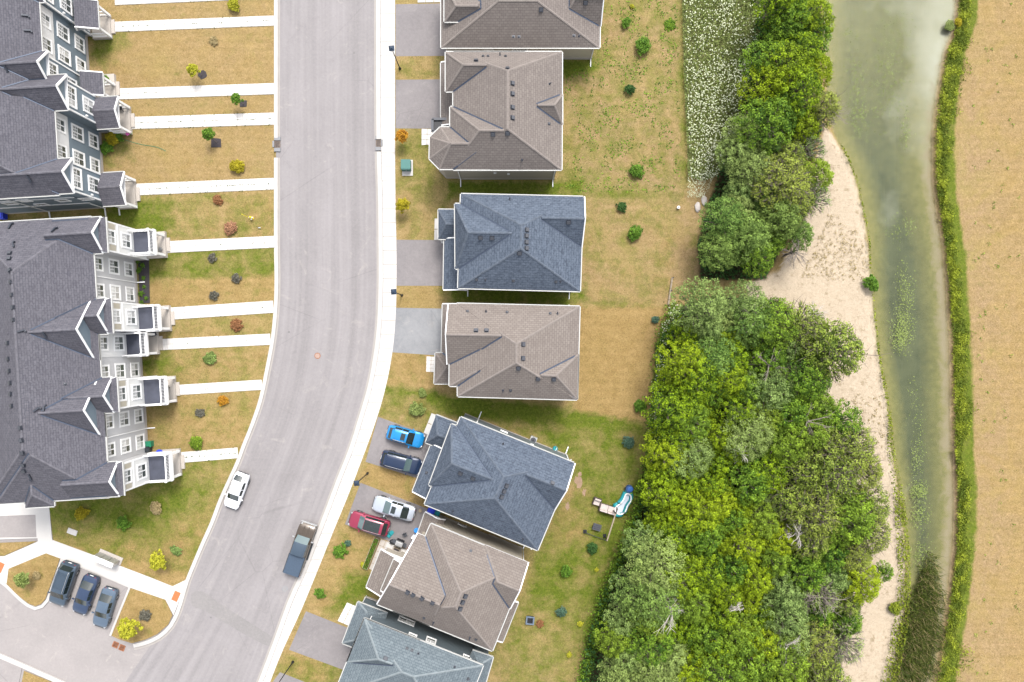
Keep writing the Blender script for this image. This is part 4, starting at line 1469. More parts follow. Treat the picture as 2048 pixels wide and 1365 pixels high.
# C, the slate blue house; E is its twin further down the street
bC0 = pxblock([(922, 388.4), (1166.2, 394), (1160, 583), (916.2, 576.6)], ZE, ZR, [(1044, 450), (1040, 498)])
bC = [bC0,
      pxblock([(1060, 391.6), (1168, 394), (1163, 494), (1056, 491)], ZE, 8.25, [(1084, 436), (1166, 438)], gable=(1,), hidden=(0, 2, 3), same=(bC0, 0)),
      pxblock([(910, 408), (1075, 410), (1075, 540), (911, 538)], ZE, 8.6, [(936, 464.5), (1033, 468)], hidden=(1,)),
      pxblock([(877, 419.5), (925, 420), (925, 479), (877, 478.6)], 3.3, 4.5, [(893, 449), (925, 449)], hidden=(1,), walls=None, gable=(1,)),
      pxblock([(888.5, 478), (935, 478.5), (935, 580), (887, 579.5)], 3.2, 4.3, [(912, 482), (912, 576)], gable=(0, 2), hidden=(1,), pitch={1: 0.9, 3: 0.42})]
vC = [(1054, 460, 'box'), (1053, 472, 'box'), (1053, 484.5, 'box'), (1053, 497, 'box'), (1039, 507, 'box'), (961, 476, 'box'), (984, 476.5, 'box'), (1137, 445, 'box'), (1019.5, 400, 'pipe'), (971, 560, 'pipe'), (953, 560, 'cap'), (1026.5, 562, 'cap'), (1121, 563, 'pipe'), (1112, 564, 'cap')]
rootC, roofC = house('slate_blue_house', 'slate blue roofed house standing square to the straight stretch of road', bC, SH_BLUE, M_CAP_BLUE, W_BGREY, vC, [], [(0, 2, 0.05), (0, 2, 0.95)], FRONT(4) + [(0, 3, 0.12, G, 1.0, 2.1, 'door')])
posts(rootC, [(P2(880, 422, 3.3)[0] - rootC.location.x, P2(880, 422, 3.3)[1] - rootC.location.y), (P2(880, 476, 3.3)[0] - rootC.location.x, P2(880, 476, 3.3)[1] - rootC.location.y)], 3.2)

c0 = P2(1041, 486, ZE); c1 = P2(998, 968, ZE); angE = R(-20.7)
bE = transform_blocks(bC, c0, c1, angE)
for b_ in bE[:3]: b_.walls = 0.2
vE = [(1013, 972, 'box'), (1008, 983, 'box'), (1003, 994, 'box'), (921, 947, 'box'), (946, 957, 'box'), (1105, 967, 'box'), (1006, 889, 'pipe'), (905.7, 1022, 'pipe'), (1046, 1078, 'pipe'), (853, 946, 'cap')]
rootE, roofE = house('slate_blue_house', 'slate blue roofed house turned on the bend, beside the driveway with two blue cars', bE, SH_BLUE, M_CAP_BLUE, W_BGREY, vE,
      [(0, 0, 942, 844, 1.4, 0.8, 1), (0, 0, 1008, 864, 0.9, 0.6, 1), (0, 0, 1064, 890, 0.4, 0.3, 1)], [(0, 0, 0.14), (0, 0, 0.97), (0, 2, 0.05)], FRONT(4) + [(0, 3, 0.12, G, 1.0, 2.1, 'door')])

# D, lower brown house
bD0 = pxblock([(913.5, 607.5), (1159.3, 613.5), (1154, 799.8), (915.7, 793)], ZE, ZR, [(1029, 686), (1035.7, 728)])
bD = [bD0,
      pxblock([(1040, 706), (1157, 709), (1154.5, 799.6), (1040, 796.6)], ZE, 7.9, [(1078, 746), (1117, 752)], hidden=(0, 2, 3), same=(bD0, 2)),
      pxblock([(897.5, 607.5), (1060, 611), (1060, 731), (895, 729)], ZE, 8.5, [(909, 668.5), (1001, 671)], gable=(3,), hidden=(0, 1), same=(bD0, 0)),
      pxblock([(899.5, 690), (1090, 695), (1090, 775), (899, 772.3)], ZE, 8.75, [(1030, 701), (1050, 702)], hidden=(0, 1), pitch={0: 3.0}),
      pxblock([(885.5, 609), (930, 610), (928, 716), (883, 712)], 3.2, 4.2, [(908, 612), (908, 706)], gable=(0, 2), hidden=(1,), pitch={1: 0.9, 3: 0.42}),
      pxblock([(871, 706.5), (925, 707), (925, 768), (868.7, 767.6)], 3.25, 4.3, [(892, 737), (925, 737)], gable=(1,), hidden=(1,), walls=None)]
rootD, roofD = house('brown_house', 'brown roofed house with a worn pale driveway, below the upper slate blue house', bD, SH_BROWN2, M_CAP_BROWN, W_TAUPE,
      [(1046.5, 689, 'box'), (1046, 717, 'box'), (1037, 737, 'box'), (1076, 758, 'box'), (1107.5, 759, 'box'), (952, 661.5, 'box'), (973, 661.5, 'box'), (935, 623, 'cap'), (972, 624, 'pipe'), (1014, 625, 'cap'), (1100.5, 627.5, 'cap'), (1115, 628, 'pipe'), (1006, 781, 'pipe'), (1021, 781, 'cap')],
      [], [(0, 2, 0.05), (0, 0, 0.95)], FRONT(4) + [(0, 3, 0.12, G, 1.0, 2.1, 'door')])
posts(rootD, [(P2(872, 709, 3.2)[0] - rootD.location.x, P2(872, 709, 3.2)[1] - rootD.location.y), (P2(872, 765, 3.2)[0] - rootD.location.x, P2(872, 765, 3.2)[1] - rootD.location.y)], 3.15)

# F, brown house on the bend
bF = [pxblock([(862, 1048), (1054.3, 1126.7), (984.5, 1302), (786, 1221)], ZE, 9.0, [(922, 1186), (911, 1214.5)]),
      pxblock([(836, 1067), (940, 1109), (860, 1251), (754.8, 1208.7)], ZE, 8.7, [(793, 1174), (908, 1214)], gable=(3,), hidden=(0, 1), pitch={0: 0.50, 2: 0.76}),
      pxblock([(970, 1090), (1056, 1125), (1020, 1217), (935, 1182)], ZE + 0.02, 7.5, [(980, 1174), (1031, 1193)], gable=(1,), hidden=(0, 3, 2), pitch={0: 0.62, 2: 0.62}),
      pxblock([(762, 1100), (822, 1124), (795, 1200), (733, 1174)], 3.2, 4.3, [(790, 1118), (772, 1180)], gable=(0, 2), hidden=(1,), pitch={1: 0.9, 3: 0.40}),
      pxblock([(788, 1119), (822, 1132), (792, 1192), (762, 1181)], 4.6, 5.7, [(812, 1128), (786, 1188)], gable=(0, 2), hidden=(1,), pitch={1: 0.9, 3: 0.5}, walls=0.25),
      pxblock([(1000, 1192), (1036, 1206), (1005, 1284), (970, 1268)], 3.2, 4.2, [(1012, 1200), (982, 1272)], gable=(0, 2), hidden=(3,), pitch={3: 0.9, 1: 0.40}),
      pxblock([(850.5, 1025), (890, 1041), (876, 1082), (836, 1066)], 3.2, 4.1, [(874, 1036), (862, 1072)], gable=(0, 2), hidden=(1,), pitch={1: 0.9, 3: 0.42})]
rootF, roofF = house('brown_house', 'brown roofed house on the bend with gas grill and slab patio in front', bF, SH_BROWN2, M_CAP_BROWN, W_BEIGE,
      [(815, 1185, 'box'), (826, 1190, 'box'), (844, 1197, 'box'), (865, 1206, 'box'), (930.5, 1193, 'box'), (925, 1205, 'box'), (920, 1218, 'box'), (941.5, 1102, 'cap'), (848, 1236, 'cap'), (867, 1245, 'pipe'), (940, 1275, 'pipe'), (952, 1279, 'cap')],
      [(0, 0, 924.5, 1050, 1.1, 1.2, 1), (0, 0, 940, 1082, 2.0, 0.6, 2), (0, 0, 1003, 1077, 1.2, 0.5, 1)], [(0, 0, 0.98)],
      [(1, 3, 0.5, 4.6, 1.5, 1.4, 'win'), (0, 1, 0.3, 4.6, 1.6, 1.3, 'win')])

# G, the pale blue-grey house cut by the lower edge
bG0 = pxblock([(729.2, 1237.4), (966, 1331.8), (905, 1485), (668, 1390)], ZE, 8.7, [(800, 1340), (830, 1360)], hidden=())
bG = [bG0,
      pxblock([(729, 1237), (840, 1281.4), (810, 1362), (694.3, 1324.6)], ZE, 8.0, [(743, 1317), (790, 1336)], hidden=(1,), same=(bG0, 0)),
      pxblock([(716, 1204.6), (775, 1227), (750, 1312), (685, 1286.6)], 3.4, 4.5, [(738, 1228), (722, 1280)], hidden=(1,)),
      pxblock([(945, 1301), (986, 1315), (955, 1420), (900, 1400)], 4.6, 5.7, [(960, 1330), (930, 1390)], hidden=(3,))]
rootG, roofG = house('pale_blue_house', 'pale blue grey roofed house cut off by the lower picture edge', bG, SH_PALE, M_CAP_PALE, W_SLATE,
      [(771, 1318, 'box'), (814, 1297, 'cap'), (824, 1301, 'cap'), (836.5, 1308, 'pipe'), (909, 1335, 'pipe'), (936, 1358, 'cap')],
      [(0, 0, 813, 1243, 2.0, 1.3, 2), (0, 0, 825, 1272, 1.0, 0.9, 1), (0, 0, 862, 1282, 1.2, 1.3, 1), (0, 0, 934, 1316, 1.0, 1.0, 1)], [(0, 0, 0.04), (0, 0, 0.97)],
      [(2, 3, 0.5, G, 4.0, 2.2, 'garage')])
# ---------------------------------------------------------------- townhouse rows
class Frame:
    def __init__(self, px_, py_, ang):
        self.o = P(px_, py_, 0); self.a = ang
        self.u = Vector((math.cos(ang), math.sin(ang), 0)); self.v = Vector((-math.sin(ang), math.cos(ang), 0))

    def w(self, u, v, z=0.0):
        p = self.o + self.u * u + self.v * v
        return Vector((p.x, p.y, z))

    def uv(self, px_, py_, z):
        p = P(px_, py_, z) - self.o
        return p.dot(self.u), p.dot(self.v)

    def v_at(self, px_, py_, z):
        return self.uv(px_, py_, z)[1]


TH_E, TH_R = 8.8, 11.9
FLOORS = (1.75, 4.65, 7.5)


def rect(fr, u0, u1, v0, v1):
    """corners N-back, N-front, S-front, S-back: edges 0 north, 1 front, 2 south, 3 back"""
    return [tuple(fr.w(u0, v1)[:2]), tuple(fr.w(u1, v1)[:2]), tuple(fr.w(u1, v0)[:2]), tuple(fr.w(u0, v0)[:2])]


def corner_boards(root, fr, u, v0, v1, z1, n=1):
    for v in (v0, v1):
        p = fr.w(u, v)
        mb = MB(); mb.box((p.x, p.y, (G + z1) / 2), (0.16, 0.16, z1 - G), 0, fr.a)
        mb.build('corner_board', M_WHITE, root)


def band(root, fr, u, v0, v1, z, h=0.22, name='trim_band', m=None):
    mb = MB()
    a, b = fr.w(u + 0.03, v0, z), fr.w(u + 0.03, v1, z)
    mb.bar(a, b, 0.06, h)
    mb.build(name, m or M_WHITE, root)


def sheath(root, fr, u, v0, v1, z0, z1, m, name='cladding'):
    mb = MB()
    q = [fr.w(u + 0.03, v0, z0), fr.w(u + 0.03, v1, z0), fr.w(u + 0.03, v1, z1), fr.w(u + 0.03, v0, z1)]
    mb.face(q)
    for i in range(4):
        j = (i + 1) % 4
        mb.face([q[i] - fr.u * 0.03, q[j] - fr.u * 0.03, q[j], q[i]])
    mb.build(name, m, root)


def porch_slab(root, fr, u0, u1, v0, v1, z=0.55):
    mb = MB()
    c = fr.w((u0 + u1) / 2, (v0 + v1) / 2)
    mb.box((c.x, c.y, (z + G) / 2), (u1 - u0, v1 - v0, z - G), 0, fr.a)
    o = mb.build('porch_slab', M_PAD, root)
    c = fr.w(u1 + 0.2, (v0 + v1) / 2)
    mb = MB(); mb.box((c.x, c.y, G + 0.1), (0.4, min(1.6, v1 - v0 - 0.3), 0.2), 0, fr.a)
    mb.build('step', M_PAD, o)
    return o


def balcony(root, fr, u0, u1, v0, v1, z=3.15):
    """flat roofed porch with a white railing on three sides"""
    mb = MB()
    c = fr.w((u0 + u1) / 2, (v0 + v1) / 2)
    mb.box((c.x, c.y, z - 0.14), (u1 - u0, v1 - v0, 0.28), 0, fr.a)
    deck = mb.build('balcony_floor', M_DECK, root)
    mb = MB(); L = u1 - u0
    for a, b in (((u0, v0), (u1, v0)), ((u0, v1), (u1, v1)), ((u1, v0), (u1, v1))):
        mb.bar(fr.w(*a, z - 0.12), fr.w(*b, z - 0.12), 0.16, 0.34)
    mb.build('fascia', M_WHITE, deck)
    n = 9
    for k in range(1, n):
        mb = MB(); u = u0 + L * k / n
    iu1, iv0, iv1 = u1 - 0.14, v0 + 0.12, v1 - 0.12
    for a, b, front in (((u0, iv0), (iu1, iv0), False), ((u0, iv1), (iu1, iv1), False), ((iu1, iv0), (iu1, iv1), True)):
        mb = MB()
        A, B = fr.w(*a, z), fr.w(*b, z)
        mb.bar(A + Vector((0, 0, 1.0)), B + Vector((0, 0, 1.0)), 0.13, 0.07)
        mb.bar(A + Vector((0, 0, 0.12)), B + Vector((0, 0, 0.12)), 0.10, 0.06)
        rail = mb.build('railing', M_WHITE, root)
        bal = MB(); n = int((B - A).length / 0.16)
        for k in range(1, n):
            p = A + (B - A) * (k / n)
            bal.bar(p + Vector((0, 0, 0.12)), p + Vector((0, 0, 0.98)), 0.045, 0.045)
        tag(bal.build('baluster', M_WHITE, rail), kind='stuff')
    for u, v in ((iu1, iv0), (iu1, iv1)):
        p = fr.w(u, v)
        mb = MB(); mb.box((p.x, p.y, z + 0.55), (0.2, 0.2, 1.1), 0, fr.a); mb.box((p.x, p.y, z + 1.13), (0.26, 0.26, 0.06), 0, fr.a)
        mb.build('newel_post', M_WHITE, root)
    for v in (v0 + 0.25, v1 - 0.25):
        p = fr.w(u1 - 0.25, v)
        mb = MB(); mb.box((p.x, p.y, (z - 0.28 + 0.5) / 2), (0.26, 0.26, z - 0.28 - 0.5), 0, fr.a)
        o = mb.build('porch_column', M_WHITE, root)
        o.location = (0, 0, 0.5 / 2)
    return deck


def col_windows(root, fr, u, v, floors, w=1.7, h=1.95, h3=1.65, curtain=0.3):
    for f in floors:
        z = FLOORS[f]
        c = fr.w(u, v, z)
        window(root, c, fr.u, w - (0.15 if f == 2 else 0), h3 if f == 2 else (h if f == 1 else 1.75), 2, (2, 3), curtain=curtain, trim=0.2)


def gable_face(root, fr, u, v0, v1, ze, zp, m):
    mb = MB()
    mb.face([fr.w(u, v0, ze), fr.w(u, v1, ze), fr.w(u, (v0 + v1) / 2, zp)])
    mb.build('gable_wall', m, root)


A34 = R(3.5)
# ---- lower row: pale walls, flat balconies
f2 = Frame(282, 732, A34)
v = f2.v_at
vN = f2.uv(210, 432.5, TH_E)[1]; vS = f2.uv(247, 993, TH_E)[1]
def u_eave(px_, py_): return f2.uv(px_, py_, TH_E)[0]
e1 = (u_eave(187, 505) + u_eave(192, 597)) / 2
e2 = (u_eave(187, 723) + u_eave(189, 755)) / 2
e3 = (u_eave(209, 829) + u_eave(214, 921)) / 2
UB = -12.2
UR = f2.uv(30, 700, TH_R)[0]
ya, yb = v(192, 600, TH_E), v(199, 721, TH_E)      # borders between the three facade planes
yc = v(233, 754.4, TH_E)
PIT = 0.5
rowB = [Block(rect(f2, UB, e1, vS + 0.2, vN), TH_E, TH_R, [f2.w(UR, vN - 6), f2.w(UR, vS + 6)], hidden=(3,), pitch={0: 0.56, 1: PIT, 2: 0.56, 3: PIT}, walls=0.35)]
rowB.append(Block(rect(f2, UB + 1, e3, vS, yc + 0.1), TH_E, TH_R, [f2.w(UR, 0)], hidden=(3, 0), gable=(0,), pitch={1: PIT, 2: 0.56, 3: PIT}, walls=0.35))
bays = []
def bay(px_hi, px_lo, pk, depth_to, label=None):
    """small projecting gable: hi and lo are the eave corners in the photograph"""
    u = (f2.uv(*px_hi, TH_E)[0] + f2.uv(*px_lo, TH_E)[0]) / 2
    v1, v0 = f2.uv(*px_hi, TH_E)[1], f2.uv(*px_lo, TH_E)[1]
    return u, v0, v1
bay_px = [((211, 434), (214, 506)), ((219.8, 596.7), (226.4, 667)), ((233, 754.4), (236, 824.7)), ((243, 923.6), (248, 991.8))]
for hi, lo in bay_px:
    u, v0, v1 = bay(hi, lo, None, None)
    bays.append((u, v0, v1))
    g = Block(rect(f2, u - 5.5, u - 0.42, v0, v1), TH_E, TH_E + 1.7, None, gable=(1, 3), hidden=(3, 1), pitch={0: 0.9, 2: 0.9}, walls=None)
    rowB.append(g)
# two large gables behind the small ones
BIG = []
for hi, lo in (((200, 597), (199, 721)), ((212, 757), (211, 874))):
    u = f2.uv(*lo, TH_E)[0]; v1, v0 = f2.uv(*hi, TH_E)[1], f2.uv(*lo, TH_E)[1]
    BIG.append((u, v0, v1))
    rowB.append(Block(rect(f2, u - 7.5, u - 0.42, v0, v1), TH_E + 0.015, TH_E + 2.9, None, gable=(1, 3), hidden=(3, 1), pitch={0: 0.85, 2: 0.85}, walls=None))
# little hipped bump on the south side
pS = f2.uv(79, 1000, TH_E)
rowB.append(Block(rect(f2, pS[0] - 1.5, pS[0] + 1.5, pS[1] - 0.75, pS[1] + 3.0), TH_E, TH_E + 1.2, [f2.w(pS[0], pS[1])], hidden=(0,), gable=(0,), pitch={1: 0.75, 2: 0.75, 3: 0.75}, walls=0.3))
root2 = empty('townhouse_row', (0, 0, 0), 0, 'lower townhouse row with pale walls, charcoal roof and railed balconies', 'townhouse row', 'townhouse rows left of the road')
roof2 = build_roof(root2, rowB, SH_CHAR, M_CAP_CHAR)
build_walls(root2, rowB, W_ROWGREY)
for k, (u, v0, v1) in enumerate(bays + BIG):
    mb = MB(); mb.prism(rect(f2, u - 3.2, u - 0.31 - 0.004 * k, v0 + 0.31 + 0.004 * k, v1 - 0.31 - 0.004 * k), G, TH_E - 0.03); mb.build('wall', W_ROWGREY, root2)
    mb = MB(); mb.prism(rect(f2, u - 3.2, u - 0.27 - 0.004 * k, v0 + 0.27 + 0.004 * k, v1 - 0.27 - 0.004 * k), G - 0.05, G + 0.42); mb.build('foundation', M_FOUND, root2)
    mb = MB(); mb.prism(rect(f2, u - 3.4, u + 0.02, v0 + 0.01, v1 - 0.01), TH_E - 0.2, TH_E - 0.02); mb.build('soffit', M_WHITE, root2)
def front_gable(root, roof, fr, u, v0, v1, rise, m_wall, skirt=True):
    """pediment set back over a skirt of shingles, with white rake boards"""
    ug = u - (0.55 if skirt else 0.3)
    vm = (v0 + v1) / 2
    k = (rise / ((v1 - v0) / 2))
    ins_v = 0.0
    if skirt:
        mb = MB()
        q = [fr.w(u + 0.03, v0, TH_E + 0.02), fr.w(u + 0.03, v1, TH_E + 0.02), fr.w(ug, v1 - 0.25, TH_E + 0.42), fr.w(ug, v0 + 0.25, TH_E + 0.42)]
        L = v1 - v0
        mb.face(q, 0, [(0, 0), (L, 0), (L, 0.65), (0, 0.65)])
        mb.build('skirt_roof', SH_CHAR, roof)
        g = MB(); g.bar(fr.w(u + 0.09, v0, TH_E - 0.05), fr.w(u + 0.09, v1, TH_E - 0.05), 0.12, 0.14); g.build('gutter', M_GUTTER, roof)
    mb = MB()
    zb = TH_E + (0.3 if skirt else -0.1)
    mb.face([fr.w(ug, v0 + 0.2, zb), fr.w(ug, v1 - 0.2, zb), fr.w(ug, vm + 0.02, TH_E + rise - 0.1), fr.w(ug, vm - 0.02, TH_E + rise - 0.1)])
    mb.build('gable_wall', m_wall, root)
    for va in (v0, v1):
        g = MB(); g.bar(fr.w(ug + 0.12, va, TH_E + 0.01), fr.w(ug + 0.12, vm, TH_E + rise + 0.01), 0.17, 0.12); g.build('rake_board', M_WHITE, roof)
# the gable roofs are cut short where their pediments stand: rebuild blocks ended at the pediment plane
for (u, v0, v1) in bays: front_gable(root2, roof2, f2, u, v0, v1, 0.9 * (v1 - v0) / 2, W_ROWBLUE, True)
for (u, v0, v1) in BIG: front_gable(root2, roof2, f2, u, v0, v1, 0.85 * (v1 - v0) / 2 + 0.015, W_ROWBLUE, True)
# facade windows
for py_ in (534, 585.7): col_windows(root2, f2, e1 - 0.36, f2.v_at(227.5, py_, 4.65), (0, 1, 2), curtain=0.35)
for py_ in (743,): col_windows(root2, f2, e1 - 0.36, f2.v_at(227, py_, 4.65), (0, 1, 2), curtain=0.35)
for py_ in (838, 892): col_windows(root2, f2, e3 - 0.36, f2.v_at(250, py_, 4.65), (0, 1, 2), curtain=0.35)
decks = [((264, 458.8), (303, 509)), ((273.6, 610), (312, 661.5)), ((285, 754), (326, 810)), ((294, 906), (336, 963))]
slabs2 = [(331, 463, 515), (340, 611, 662.6), (350, 752, 803), (360, 898, 950)]
for k, (u, v0, v1) in enumerate(bays):
    ub = u - 0.30
    vm = (v0 + v1) / 2
    sheath(root2, f2, ub, v0 + 0.34, v1 - 0.34, 0.5, TH_E - 0.25, W_PANEL)
    band(root2, f2, ub + 0.02, v0 + 0.34, v1 - 0.34, 6.25)
    band(root2, f2, ub + 0.02, v0 + 0.34, v1 - 0.34, TH_E - 0.3)
    for vv in (v0 + 0.75, v1 - 0.75):
        mb = MB(); a, b = f2.w(ub + 0.045, vv, 6.75), f2.w(ub + 0.045, vv, 7.9); mb.bar(a, b, 0.6, 0.03); mb.build('recessed_panel', W_CREAM, root2)
    corner_boards(root2, f2, ub - 0.02, v0 + 0.34, v1 - 0.34, TH_E - 0.2)
    col_windows(root2, f2, ub + 0.03, vm, (1, 2), w=1.75, curtain=0.45)
    c = f2.w(ub + 0.03, vm - 0.5, 0.55); door(root2, c, f2.u, 1.0, 2.1, M_DARKBLUE, 'door', (1, 3))
    (d0, d1) = decks[k]
    du = f2.uv(d1[0], (d0[1] + d1[1]) / 2, 3.9)[0]
    dv1 = f2.uv(d1[0], d0[1], 3.5)[1]; dv0 = f2.uv(d1[0], d1[1], 3.5)[1]
    balcony(root2, f2, ub + 0.02, du, dv0, dv1)
    sx, sy0, sy1 = slabs2[k]
    su = f2.uv(sx, (sy0 + sy1) / 2, 0.5)[0]; sv1 = f2.uv(sx, sy0, 0.5)[1]; sv0 = f2.uv(sx, sy1, 0.5)[1]
    porch_slab(root2, f2, ub, su, min(sv0, dv0), max(sv1, dv1 - 0.3))
# the set-back porch beside the second bay
u, v0, v1 = BIG[0]
ub = u - 0.3
bv1 = bays[1][1] + 0.2
sheath(root2, f2, ub, v0 + 0.3, bv1, 0.5, TH_E - 0.2, W_ROWWHITE)
col_windows(root2, f2, ub + 0.03, f2.v_at(237, 687, 4.65), (1, 2), w=1.75, curtain=0.4)
du = f2.uv(286, 690, 3.9)[0]
dv1, dv0 = f2.uv(286, 664, 3.5)[1], f2.uv(286, 712, 3.5)[1]
balcony(root2, f2, ub + 0.02, du, dv0, dv1)
porch_slab(root2, f2, ub, f2.uv(316, 690, 0.5)[0], f2.uv(316, 709, 0.5)[1], f2.uv(316, 664, 0.5)[1])
for py_ in (v(192, 560, TH_E), v(187, 739, TH_E), v(210, 866, TH_E)):
    pass
for uu, vv in ((e1 - 0.3, f2.v_at(230, 560, 4)), (e3 - 0.3, f2.v_at(252, 866, 4))):
    p = f2.w(uu, vv); mb = MB(); mb.box((p.x, p.y, 4.4), (0.1, 0.1, 8.4), 0, A34); q = f2.w(uu + 0.9, vv); mb.bar((p.x, p.y, 0.3), (q.x, q.y, 0.16), 0.11, 0.09); mb.build('downspout', M_WHITE, root2)
# ridge vents
for px_, py_, k in [(20, 507, 'box'), (19, 518, 'box'), (20, 541, 'box'), (22, 564, 'box'), (24, 590, 'box'), (26, 615, 'box'), (27, 640, 'box'), (16, 686, 'box'), (17, 718, 'box'), (19, 742, 'box'), (21, 766, 'box'), (22, 788, 'box'), (24, 812, 'box'), (41, 856, 'box'), (43, 881, 'box'), (45, 906, 'box'), (47, 930, 'box'), (48, 942, 'box'),
                      (22, 454, 'elbow'), (113, 443, 'elbow'), (109, 462, 'elbow'), (29, 491, 'elbow'), (42, 663, 'elbow'), (89, 668, 'elbow'), (130, 768, 'cap'), (73, 820, 'elbow'), (90, 819, 'elbow'), (60, 953, 'elbow')]:
    vent(roof2, rowB, px_, py_, k, 0.34)

# ---- upper row: steel blue walls, shingled porches
f1 = Frame(206.6, 342.3, A34)
uL = (f1.uv(109, 224, TH_E)[0] + f1.uv(114.3, 316, TH_E)[0]) / 2
uU = (f1.uv(79, 8, TH_E)[0] + f1.uv(83.5, 101, TH_E)[0]) / 2
vS1 = f1.uv(147, 388.5, TH_E)[1]; vN1 = f1.uv(84, -140, TH_E)[1]
vMid = f1.uv(94, 200, TH_E)[1]
UR1 = uL - 5.9
rowA = [Block(rect(f1, uL - 12.4, uL, vS1, vMid), TH_E, TH_R, None, hidden=(3, 0), gable=(0,), pitch={1: PIT, 2: 0.8, 3: PIT}, walls=0.35),
        Block(rect(f1, uU - 12.0, uU, vMid - 2, vN1), TH_E + 0.01, TH_R, None, hidden=(3, 0, 2), gable=(2,), pitch={1: PIT, 3: PIT, 0: 0.5}, walls=0.35)]
bays1 = []
for hi, lo, dep in (((143, 317), (147, 386), 7), ((132, 149.5), (136, 220), 6), ((94.5, 102), (99, 173), 6), ((84, -66), (88.5, 4.4), 6)):
    u = (f1.uv(*hi, TH_E)[0] + f1.uv(*lo, TH_E)[0]) / 2
    v1, v0 = f1.uv(*hi, TH_E)[1], f1.uv(*lo, TH_E)[1]
    bays1.append((u, v0, v1))
    rowA.append(Block(rect(f1, u - dep, u, v0, v1), TH_E, TH_E + 1.8, None, gable=(1, 3), hidden=(3,), pitch={0: 0.98, 2: 0.98}, walls=0.3))
root1 = empty('townhouse_row', (0, 0, 0), 0, 'upper townhouse row with steel blue walls, white window trim and shingled porches', 'townhouse row', 'townhouse rows left of the road')
# porch roofs
PORCH = [((204, 344), (249, 410), True, (270, 360, 413)), ((192, 193), (237, 256), True, (260, 212, 264)), ((164, 146), (206, 190), False, (229, 148, 176)), ((152, 2), (196, 57), False, (220, 28, 72))]
for (a, b, gab, sl) in PORCH:
    zp = 3.3
    u1 = f1.uv(b[0], (a[1] + b[1]) / 2, zp)[0]; u0 = f1.uv(a[0], (a[1] + b[1]) / 2, zp + 1)[0] - 0.6
    v1, v0 = f1.uv(b[0], a[1], zp)[1], f1.uv(b[0], b[1], zp)[1]
    if gab: rowA.append(Block(rect(f1, u0, u1, v0, v1), zp, zp + 1.0, None, gable=(1, 3), hidden=(3,), pitch={0: 0.5, 2: 0.5}, walls=None))
    else: rowA.append(Block(rect(f1, u0, u1, v0, v1), zp, zp + 1.0, None, gable=(0, 2), hidden=(3,), pitch={1: 0.38, 3: 3.0}, walls=None))
roof1 = build_roof(root1, rowA, SH_CHAR, M_CAP_CHAR)
build_walls(root1, rowA, W_ROWBLUE)
# white upper storey on the flat parts of the facade
sheath(root1, f1, uL - 0.35, bays1[0][2] - 0.2, bays1[1][1] + 0.2, 6.2, TH_E - 0.15, W_ROWWHITE)
sheath(root1, f1, uU - 0.36, bays1[2][2] - 0.2, bays1[3][1] + 0.2, 6.2, TH_E - 0.15, W_ROWWHITE)
for py_ in (267, 318): col_windows(root1, f1, uL - 0.32, f1.v_at(155, py_, 4.65), (0, 1, 2), h=2.05, curtain=0.25)
for py_ in (65, 112): col_windows(root1, f1, uU - 0.33, f1.v_at(129, py_, 4.65), (0, 1, 2), h=2.05, curtain=0.25)
for k, (u, v0, v1) in enumerate(bays1):
    ub = u - 0.3 - 0.011 * (2 + k)
    vm = (v0 + v1) / 2
    corner_boards(root1, f1, ub, v0 + 0.34, v1 - 0.34, TH_E - 0.2)
    col_windows(root1, f1, ub + 0.01, vm - (0.0 if k != 2 else 0.2), (1,), w=1.75, h=2.05, curtain=0.25)
    window(root1, f1.w(ub + 0.01, vm, 7.6), f1.u, 2.3, 1.6, 3, (2, 2), curtain=0.35, trim=0.22)
    c = f1.w(ub + 0.01, vm - 0.6, 0.55); door(root1, c, f1.u, 1.0, 2.1, M_WHITE, 'door', (1, 3))
    p = f1.w(ub + 0.15, v0 + 0.55, 3.9); mb = MB(); mb.box((p.x, p.y, 5.3), (0.16, 0.16, 0.22), 0, A34); mb.build('wall_lamp', M_WHITE, root1)
for (a, b, gab, sl) in PORCH:
    u1 = f1.uv(b[0], (a[1] + b[1]) / 2, 3.3)[0]
    v1, v0 = f1.uv(b[0], a[1], 3.3)[1], f1.uv(b[0], b[1], 3.3)[1]
    su = f1.uv(sl[0], (sl[1] + sl[2]) / 2, 0.5)[0]; sv1, sv0 = f1.uv(sl[0], sl[1], 0.5)[1], f1.uv(sl[0], sl[2], 0.5)[1]
    porch_slab(root1, f1, u1 - 2.4, su, min(sv0, v0 + 0.2), max(sv1, v1 - 0.5))
    for vv in (v0 + 0.3, v1 - 0.3):
        p = f1.w(u1 - 0.3, vv); mb = MB(); mb.box((p.x, p.y, 1.85), (0.26, 0.26, 2.7), 0, A34); mb.build('porch_column', M_WHITE, root1)
        q = f1.w(u1 - 2.2, vv)
        mb = MB(); mb.bar((p.x, p.y, 1.45), (q.x, q.y, 1.45), 0.1, 0.07); mb.bar((p.x, p.y, 0.7), (q.x, q.y, 0.7), 0.08, 0.06)
        rl = mb.build('railing', M_WHITE, root1)
        bal = MB()
        for k in range(1, 12):
            s_ = Vector((p.x, p.y, 0)).lerp(Vector((q.x, q.y, 0)), k / 12); bal.bar((s_.x, s_.y, 0.7), (s_.x, s_.y, 1.43), 0.04, 0.04)
        tag(bal.build('baluster', M_WHITE, rl), kind='stuff')
